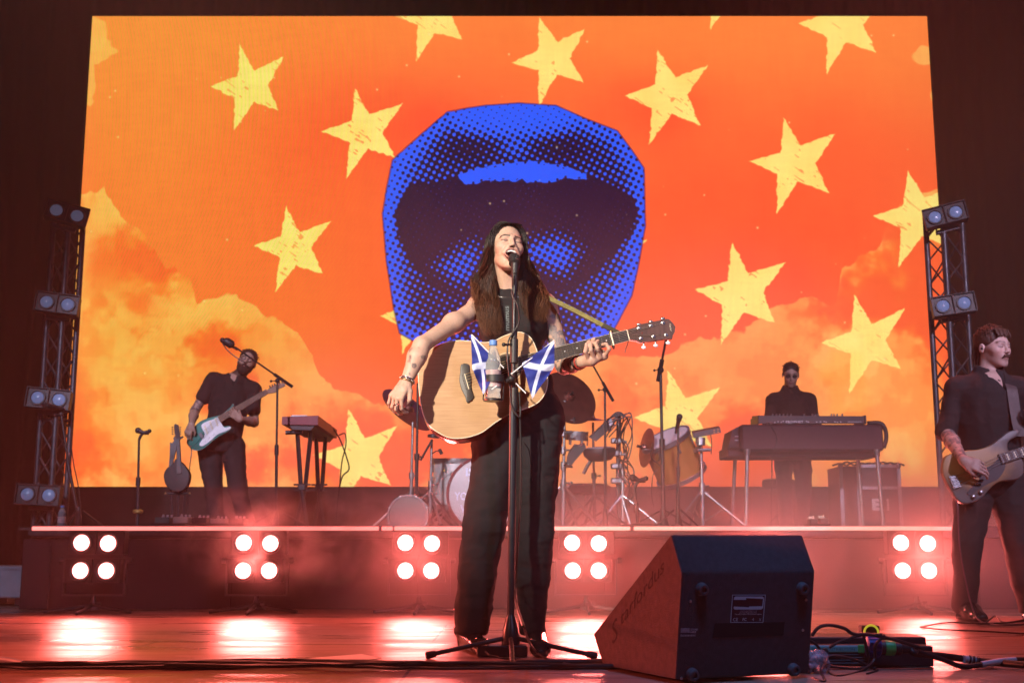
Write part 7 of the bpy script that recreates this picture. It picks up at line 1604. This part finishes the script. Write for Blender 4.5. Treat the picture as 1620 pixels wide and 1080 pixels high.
# ================================================================== STAGE BOX and connectors at the right of the wedge
sbY = 4.35
sb = thing('stage_box', 'long dark power distribution box with a green and blue label strip lying behind the wedge', 'stage box', fl(1400, 1050))
def slabfloor(px0, px1, py, z1, dep, z0=.0):
    a, b = fl(px0, py), fl(px1, py); return MB().box(((a[0] + b[0]) / 2, (a[1] + b[1]) / 2 + dep / 2, (z0 + z1) / 2), (b[0] - a[0], dep, z1 - z0), bevel=.004)
a = fl(1250, 1054); zt_ = .42 - .42 * 0; 
def ztop(px, py, Y): return P(px, py, Y)[2]
Yb_ = fl(1300, 1054)[1]; M_sbx = mat('black_ribbed_box', (.02, .02, .024), .5, noise=.2, nscale=30, bump=.3, bscale=120)
bx_ = lambda px0, px1, py0, py1, Y, dep: MB().box(((P(px0, py1, Y)[0] + P(px1, py1, Y)[0]) / 2, Y + dep / 2, (max(0.001, P(px0, py1, Y)[2]) + P(px0, py0, Y)[2]) / 2), (P(px1, py1, Y)[0] - P(px0, py1, Y)[0], dep, P(px0, py0, Y)[2] - max(0.001, P(px0, py1, Y)[2])), bevel=.004)
bx_(1262, 1478, 1021, 1054, Yb_, .20).build('housing', M_sbx, sb); bx_(1262, 1466, 1007, 1024, Yb_ + .10, .18).build('rear_ramp', M_sbx, sb)
M_blu = mat('teal_panel', lin((70, 120, 140)), .4, noise=.15, nscale=40, emit=lin((60, 120, 140)), estr=.10)
bx_(1272, 1366, 1020, 1031, Yb_ - .004, .01).build('label_strip', M_blu, sb); bx_(1358, 1369, 1019, 1033, Yb_ - .008, .01).build('green_tab', mat('green_plastic', (.03, .42, .10), .4, noise=.1), sb); bx_(1272, 1279, 1020, 1031, Yb_ - .008, .01).build('green_tab', mat('green_plastic', (.03, .42, .10), .4), sb)
text_mesh('label_print', 'POWER DISTRIBUTION', P(1284, 1028.5, Yb_ - .004), (1, 0, 0), (0, 0, 1), .010, mat('dark_ink', (.02, .03, .05), .5), sb, width=.15, n=(0, -1, 0), depth=.006)
for k in range(4): bx_(1272, 1372, 1034 + 4.5 * k, 1036 + 4.5 * k, Yb_ - .003, .008).build('rib', M_sbx, sb)
cn = thing('power_connector', 'big blue and green cable connector plugged across the stage box', 'connector', P(1385, 1025, Yb_ - .05)); c0, c1 = P(1370, 1022, Yb_ - .05), P(1440, 1026, Yb_ - .05); cd_ = nrm(c1 - c0); Lc = np.linalg.norm(c1 - c0)
M_bluec = mat('blue_connector', (.015, .04, .26), .45, noise=.15)
MB().lathe(c0, cd_, [(0, .020), (.004, .033), (.03, .035), (.045, .033), (.05, .026)], n=24).build('blue_collar', M_bluec, cn)
rb_ = MB()
for k in range(14): x, y, d_ = frame(cd_); a_ = 2 * PI * k / 14; rb_.cyl(c0 + cd_ * .006 + (x * math.cos(a_) + y * math.sin(a_)) * .034, c0 + cd_ * .042 + (x * math.cos(a_) + y * math.sin(a_)) * .034, .0035, n=6)
rb_.build('grip_ribs', M_bluec, cn); MB().lathe(c0 + cd_ * .05, cd_, [(0, .024), (.014, .026), (.016, .020)], n=22).build('inner_ring', M_blackplastic, cn)
MB().lathe(c0 + cd_ * .064, cd_, [(0, .024), (.003, .026), (.032, .026), (.035, .022)], n=24).build('green_ring', mat('green_plastic', (.03, .42, .10), .4), cn)
MB().lathe(c0 + cd_ * .098, cd_, [(0, .022), (.02, .024), (.025, .018), (.05, .015), (.06, .012)], n=20).build('gland', M_blackplastic, cn)
e0 = c0 + cd_ * .155
tag(MB().tube([e0, P(1450, 1033, Yb_ - .06), P(1500, 1038, Yb_ - .04), P(1545, 1044, Yb_), fl(1625, 1052, .02)], .0125, n=12, k=8).build('power_cable', M_cable), 'thick black power cable leading right from the blue and green connector', 'cable')
tag(MB().tube([P(1524, 1041.5, Yb_ - .02), P(1545, 1044.5, Yb_ - .0), P(1572, 1047.5, Yb_ + .0)], .0138, n=12, k=4).build('tape_wrap', mat('white_cable_tape', (.62, .63, .72), .5, noise=.1)), 'white tape wrapped round the thick power cable', 'tape')
tag(MB().tube([P(1452, 1030, Yb_ - .08), P(1490, 1042, Yb_ - .08), P(1520, 1053, Yb_ - .08), P(1550, 1051, Yb_ - .08), P(1590, 1044, Yb_ - .07), P(1630, 1042, Yb_ - .07)], .009, n=10, k=8).build('signal_cable', M_cable), 'second black cable crossing under and over the taped power cable', 'cable')
tag(MB().tube([P(1553, 1050, Yb_ - .085), P(1580, 1045.5, Yb_ - .08), P(1607, 1043, Yb_ - .075)], .0105, n=12, k=4).build('tape_wrap', mat('white_cable_tape', (.62, .63, .72), .5)), 'white tape with dark bands on the crossing cable at far right', 'tape')
mb = MB()
for x_ in (1533, 1539, 1546): mb.tube([P(x_, 1042 + (x_ - 1533) * .13, Yb_ - .02), P(x_ + 2, 1042.4 + (x_ - 1533) * .13, Yb_ - .02)], .0142, n=12)
tag(mb.build('tape_bands', M_black), 'black bands on the white tape of the power cable', 'tape')
ug = bpy.data.objects.new('glow', None) if False else None
lb_ = thing('yellow_ring_box', 'small black box with a glowing yellow-green ring standing behind the stage box', 'box', fl(1378, 1022)); Yl = 5.0
bx_(1364, 1393, 989, 1012, Yl, .05).build('case', M_blackplastic, lb_); rc = P(1378.5, 999.5, Yl - .004)
MB().tube([rc + (math.cos(a_) * .028, 0, math.sin(a_) * .028) for a_ in np.linspace(-.4, PI + .4, 20)], .0045, n=8).build('ring', mat('yellow_green_ring', (.5, .55, .05), .4, emit=(.6, .62, .05), estr=.6), lb_, smooth=180)
for k, (pl_, r_, lb) in enumerate((([(1284, 1005), (1295, 992), (1312, 988), (1335, 993), (1350, 1002), (1375, 1003), (1410, 1010), (1460, 1025)], .006, 'black cable arching high over the stage box'), ([(1276, 1010), (1290, 1018), (1298, 1030), (1292, 1040)], .005, 'short cable curling down beside the wedge into a plug'),
        ([(1400, 1004), (1385, 1020), (1382, 1045), (1360, 1062), (1325, 1069), (1308, 1060), (1306, 1045), (1318, 1037), (1350, 1042), (1372, 1052), (1388, 1060), (1372, 1066)], .0055, 'cable coiled in a loop in front of the stage box'), ([(1366, 1004), (1371, 1025), (1375, 1048), (1362, 1056), (1330, 1055), (1308, 1052)], .005, 'cable dropping from the blue connector to the floor'),
        ([(1275, 1036), (1288, 1050), (1300, 1066), (1304, 1078), (1285, 1072)], .0055, 'cable trailing past the lower right foot of the wedge'), ([(1312, 1024), (1325, 1016), (1345, 1009), (1362, 1004), (1395, 1003)], .005, 'thin cable lying along the top of the label strip'))):
    tag(MB().tube([P(x, y, Yb_ - .10 if y < 1050 else min(Yb_ - .1, fl(x, y)[1])) for x, y in pl_], r_, n=8, k=8).build('stage_box_cable', M_cable), lb, 'cable', 'cables around the stage box')
for k, (x, y, lb) in enumerate(((1290, 1036, 'black cable plug nearest the wedge on the stage box'), (1305, 1034, 'black cable plug right of the one nearest the wedge'))):
    c = P(x, y, Yb_ - .07); pg = thing('cable_plug', lb, 'plug', c, 'plugs in front of the stage box'); MB().lathe(c + (0, 0, .02), (.2, 0, -1), [(0, .006), (.01, .011), (.035, .012), (.045, .008)], n=14).build('shell', M_blackplastic, pg)
tb = thing('plastic_bag', 'crumpled clear plastic bag on the floor between the wedge and the stage box', 'bag', fl(1290, 1062)); S = SDF(fl(1288, 1064) - .07, fl(1288, 1064) + (.07, .07, .1), .004); c_ = fl(1288, 1064); S.ell(c_ + (0, 0, .03), (.045, .03, .035), world=True); S.ell(c_ + (.02, 0, .045), (.02, .02, .025), world=True)
tb2 = cloth_mesh('film', S, mat('crumpled_clear_film', (.7, .6, .7), .12, trans=.7, ior=1.3, noise=.3, nscale=60, bump=1., bscale=60), tb, folds=((.012, (.02, .02, .02), 3), (.006, (.008, .008, .008), 5)), it=0)
# ================================================================== THE AIR
def volume(name, lo, hi, density, color, aniso=.2, noise=None):
    m = bpy.data.materials.new(name); m.use_nodes = True; N, L = m.node_tree.nodes, m.node_tree.links; N.remove(N['Principled BSDF'])
    v = N.new('ShaderNodeVolumePrincipled'); v.inputs['Color'].default_value = (*color, 1); v.inputs['Density'].default_value = density; v.inputs['Anisotropy'].default_value = aniso
    L.new(v.outputs[0], N['Material Output'].inputs['Volume'])
    if noise: noise(N, L, v)
    lo = np.array(lo, float); hi = np.array(hi, float)
    o = MB().box((lo + hi) / 2, hi - lo).build(name, m, smooth=0, origin=(lo + hi) / 2); o['kind'] = 'stuff'; return o
volume('haze', (-15, -8, -1), (15, 15.9, 11.5), .006, (.95, .9, .88), .35)

def smoke_noise(scale, lo, hi, d, zfall=None, seed=0., ball=False):
    def f(N, L, v):
        tc = N.new('ShaderNodeTexCoord'); mp = N.new('ShaderNodeMapping'); mp.inputs['Location'].default_value = (seed, seed * .7, 0); L.new(tc.outputs['Object'], mp.inputs[0])
        n = N.new('ShaderNodeTexNoise'); n.inputs['Scale'].default_value = scale; n.inputs['Detail'].default_value = 4; n.inputs['Distortion'].default_value = .6; L.new(mp.outputs[0], n.inputs['Vector'])
        mr = N.new('ShaderNodeMapRange'); mr.inputs[1].default_value = lo; mr.inputs[2].default_value = hi; mr.inputs[3].default_value = 0; mr.inputs[4].default_value = d; L.new(n.outputs['Fac'], mr.inputs[0])
        out = mr.outputs[0]
        if zfall:
            sp = N.new('ShaderNodeSeparateXYZ'); L.new(tc.outputs['Object'], sp.inputs[0]); m2 = N.new('ShaderNodeMapRange'); m2.interpolation_type = 'SMOOTHSTEP'
            m2.inputs[1].default_value = zfall[0]; m2.inputs[2].default_value = zfall[1]; m2.inputs[3].default_value = 1; m2.inputs[4].default_value = 0; L.new(sp.outputs['Z'], m2.inputs[0])
            mm = N.new('ShaderNodeMath'); mm.operation = 'MULTIPLY'; L.new(out, mm.inputs[0]); L.new(m2.outputs[0], mm.inputs[1]); out = mm.outputs[0]
            # thins out towards stage right (picture left)
            m4 = N.new('ShaderNodeMapRange'); m4.interpolation_type = 'SMOOTHSTEP'; m4.inputs[1].default_value = -2.2; m4.inputs[2].default_value = .6; m4.inputs[3].default_value = .0; m4.inputs[4].default_value = 1; L.new(sp.outputs['X'], m4.inputs[0])
            m5 = N.new('ShaderNodeMath'); m5.operation = 'MULTIPLY'; L.new(out, m5.inputs[0]); L.new(m4.outputs[0], m5.inputs[1]); out = m5.outputs[0]
        if ball:
            vl = N.new('ShaderNodeVectorMath'); vl.operation = 'LENGTH'; m0 = N.new('ShaderNodeMapping'); m0.inputs['Scale'].default_value = [1 / q for q in ball]; L.new(tc.outputs['Object'], m0.inputs[0]); L.new(m0.outputs[0], vl.inputs[0])
            m3 = N.new('ShaderNodeMapRange'); m3.interpolation_type = 'SMOOTHSTEP'; m3.inputs[1].default_value = .35; m3.inputs[2].default_value = 1; m3.inputs[3].default_value = 1; m3.inputs[4].default_value = 0; L.new(vl.outputs['Value'], m3.inputs[0])
            mm = N.new('ShaderNodeMath'); mm.operation = 'MULTIPLY'; L.new(out, mm.inputs[0]); L.new(m3.outputs[0], mm.inputs[1]); out = mm.outputs[0]
        L.new(out, v.inputs['Density'])
    return f
volume('smoke_bank', (-4.6, 6.7, .01), (5.6, 12.9, 1.5), .1, (.95, .9, .88), .3, smoke_noise(1.1, .24, .72, .46, (-.55, .65)))
volume('smoke_puff', (-2.3, 7.0, .06), (-.3, 8.0, .92), 1., (.95, .9, .88), .3, smoke_noise(5.5, .46, .68, 1.4, None, 3.1, (1.0, .5, .43)))

volume('smoke_drift', (2.6, 6.0, .02), (8.4, 14.6, 7.4), .05, (.95, .88, .85), .2, smoke_noise(.5, .2, .8, .06, None, 1.3, (2.9, 4.3, 3.7)))
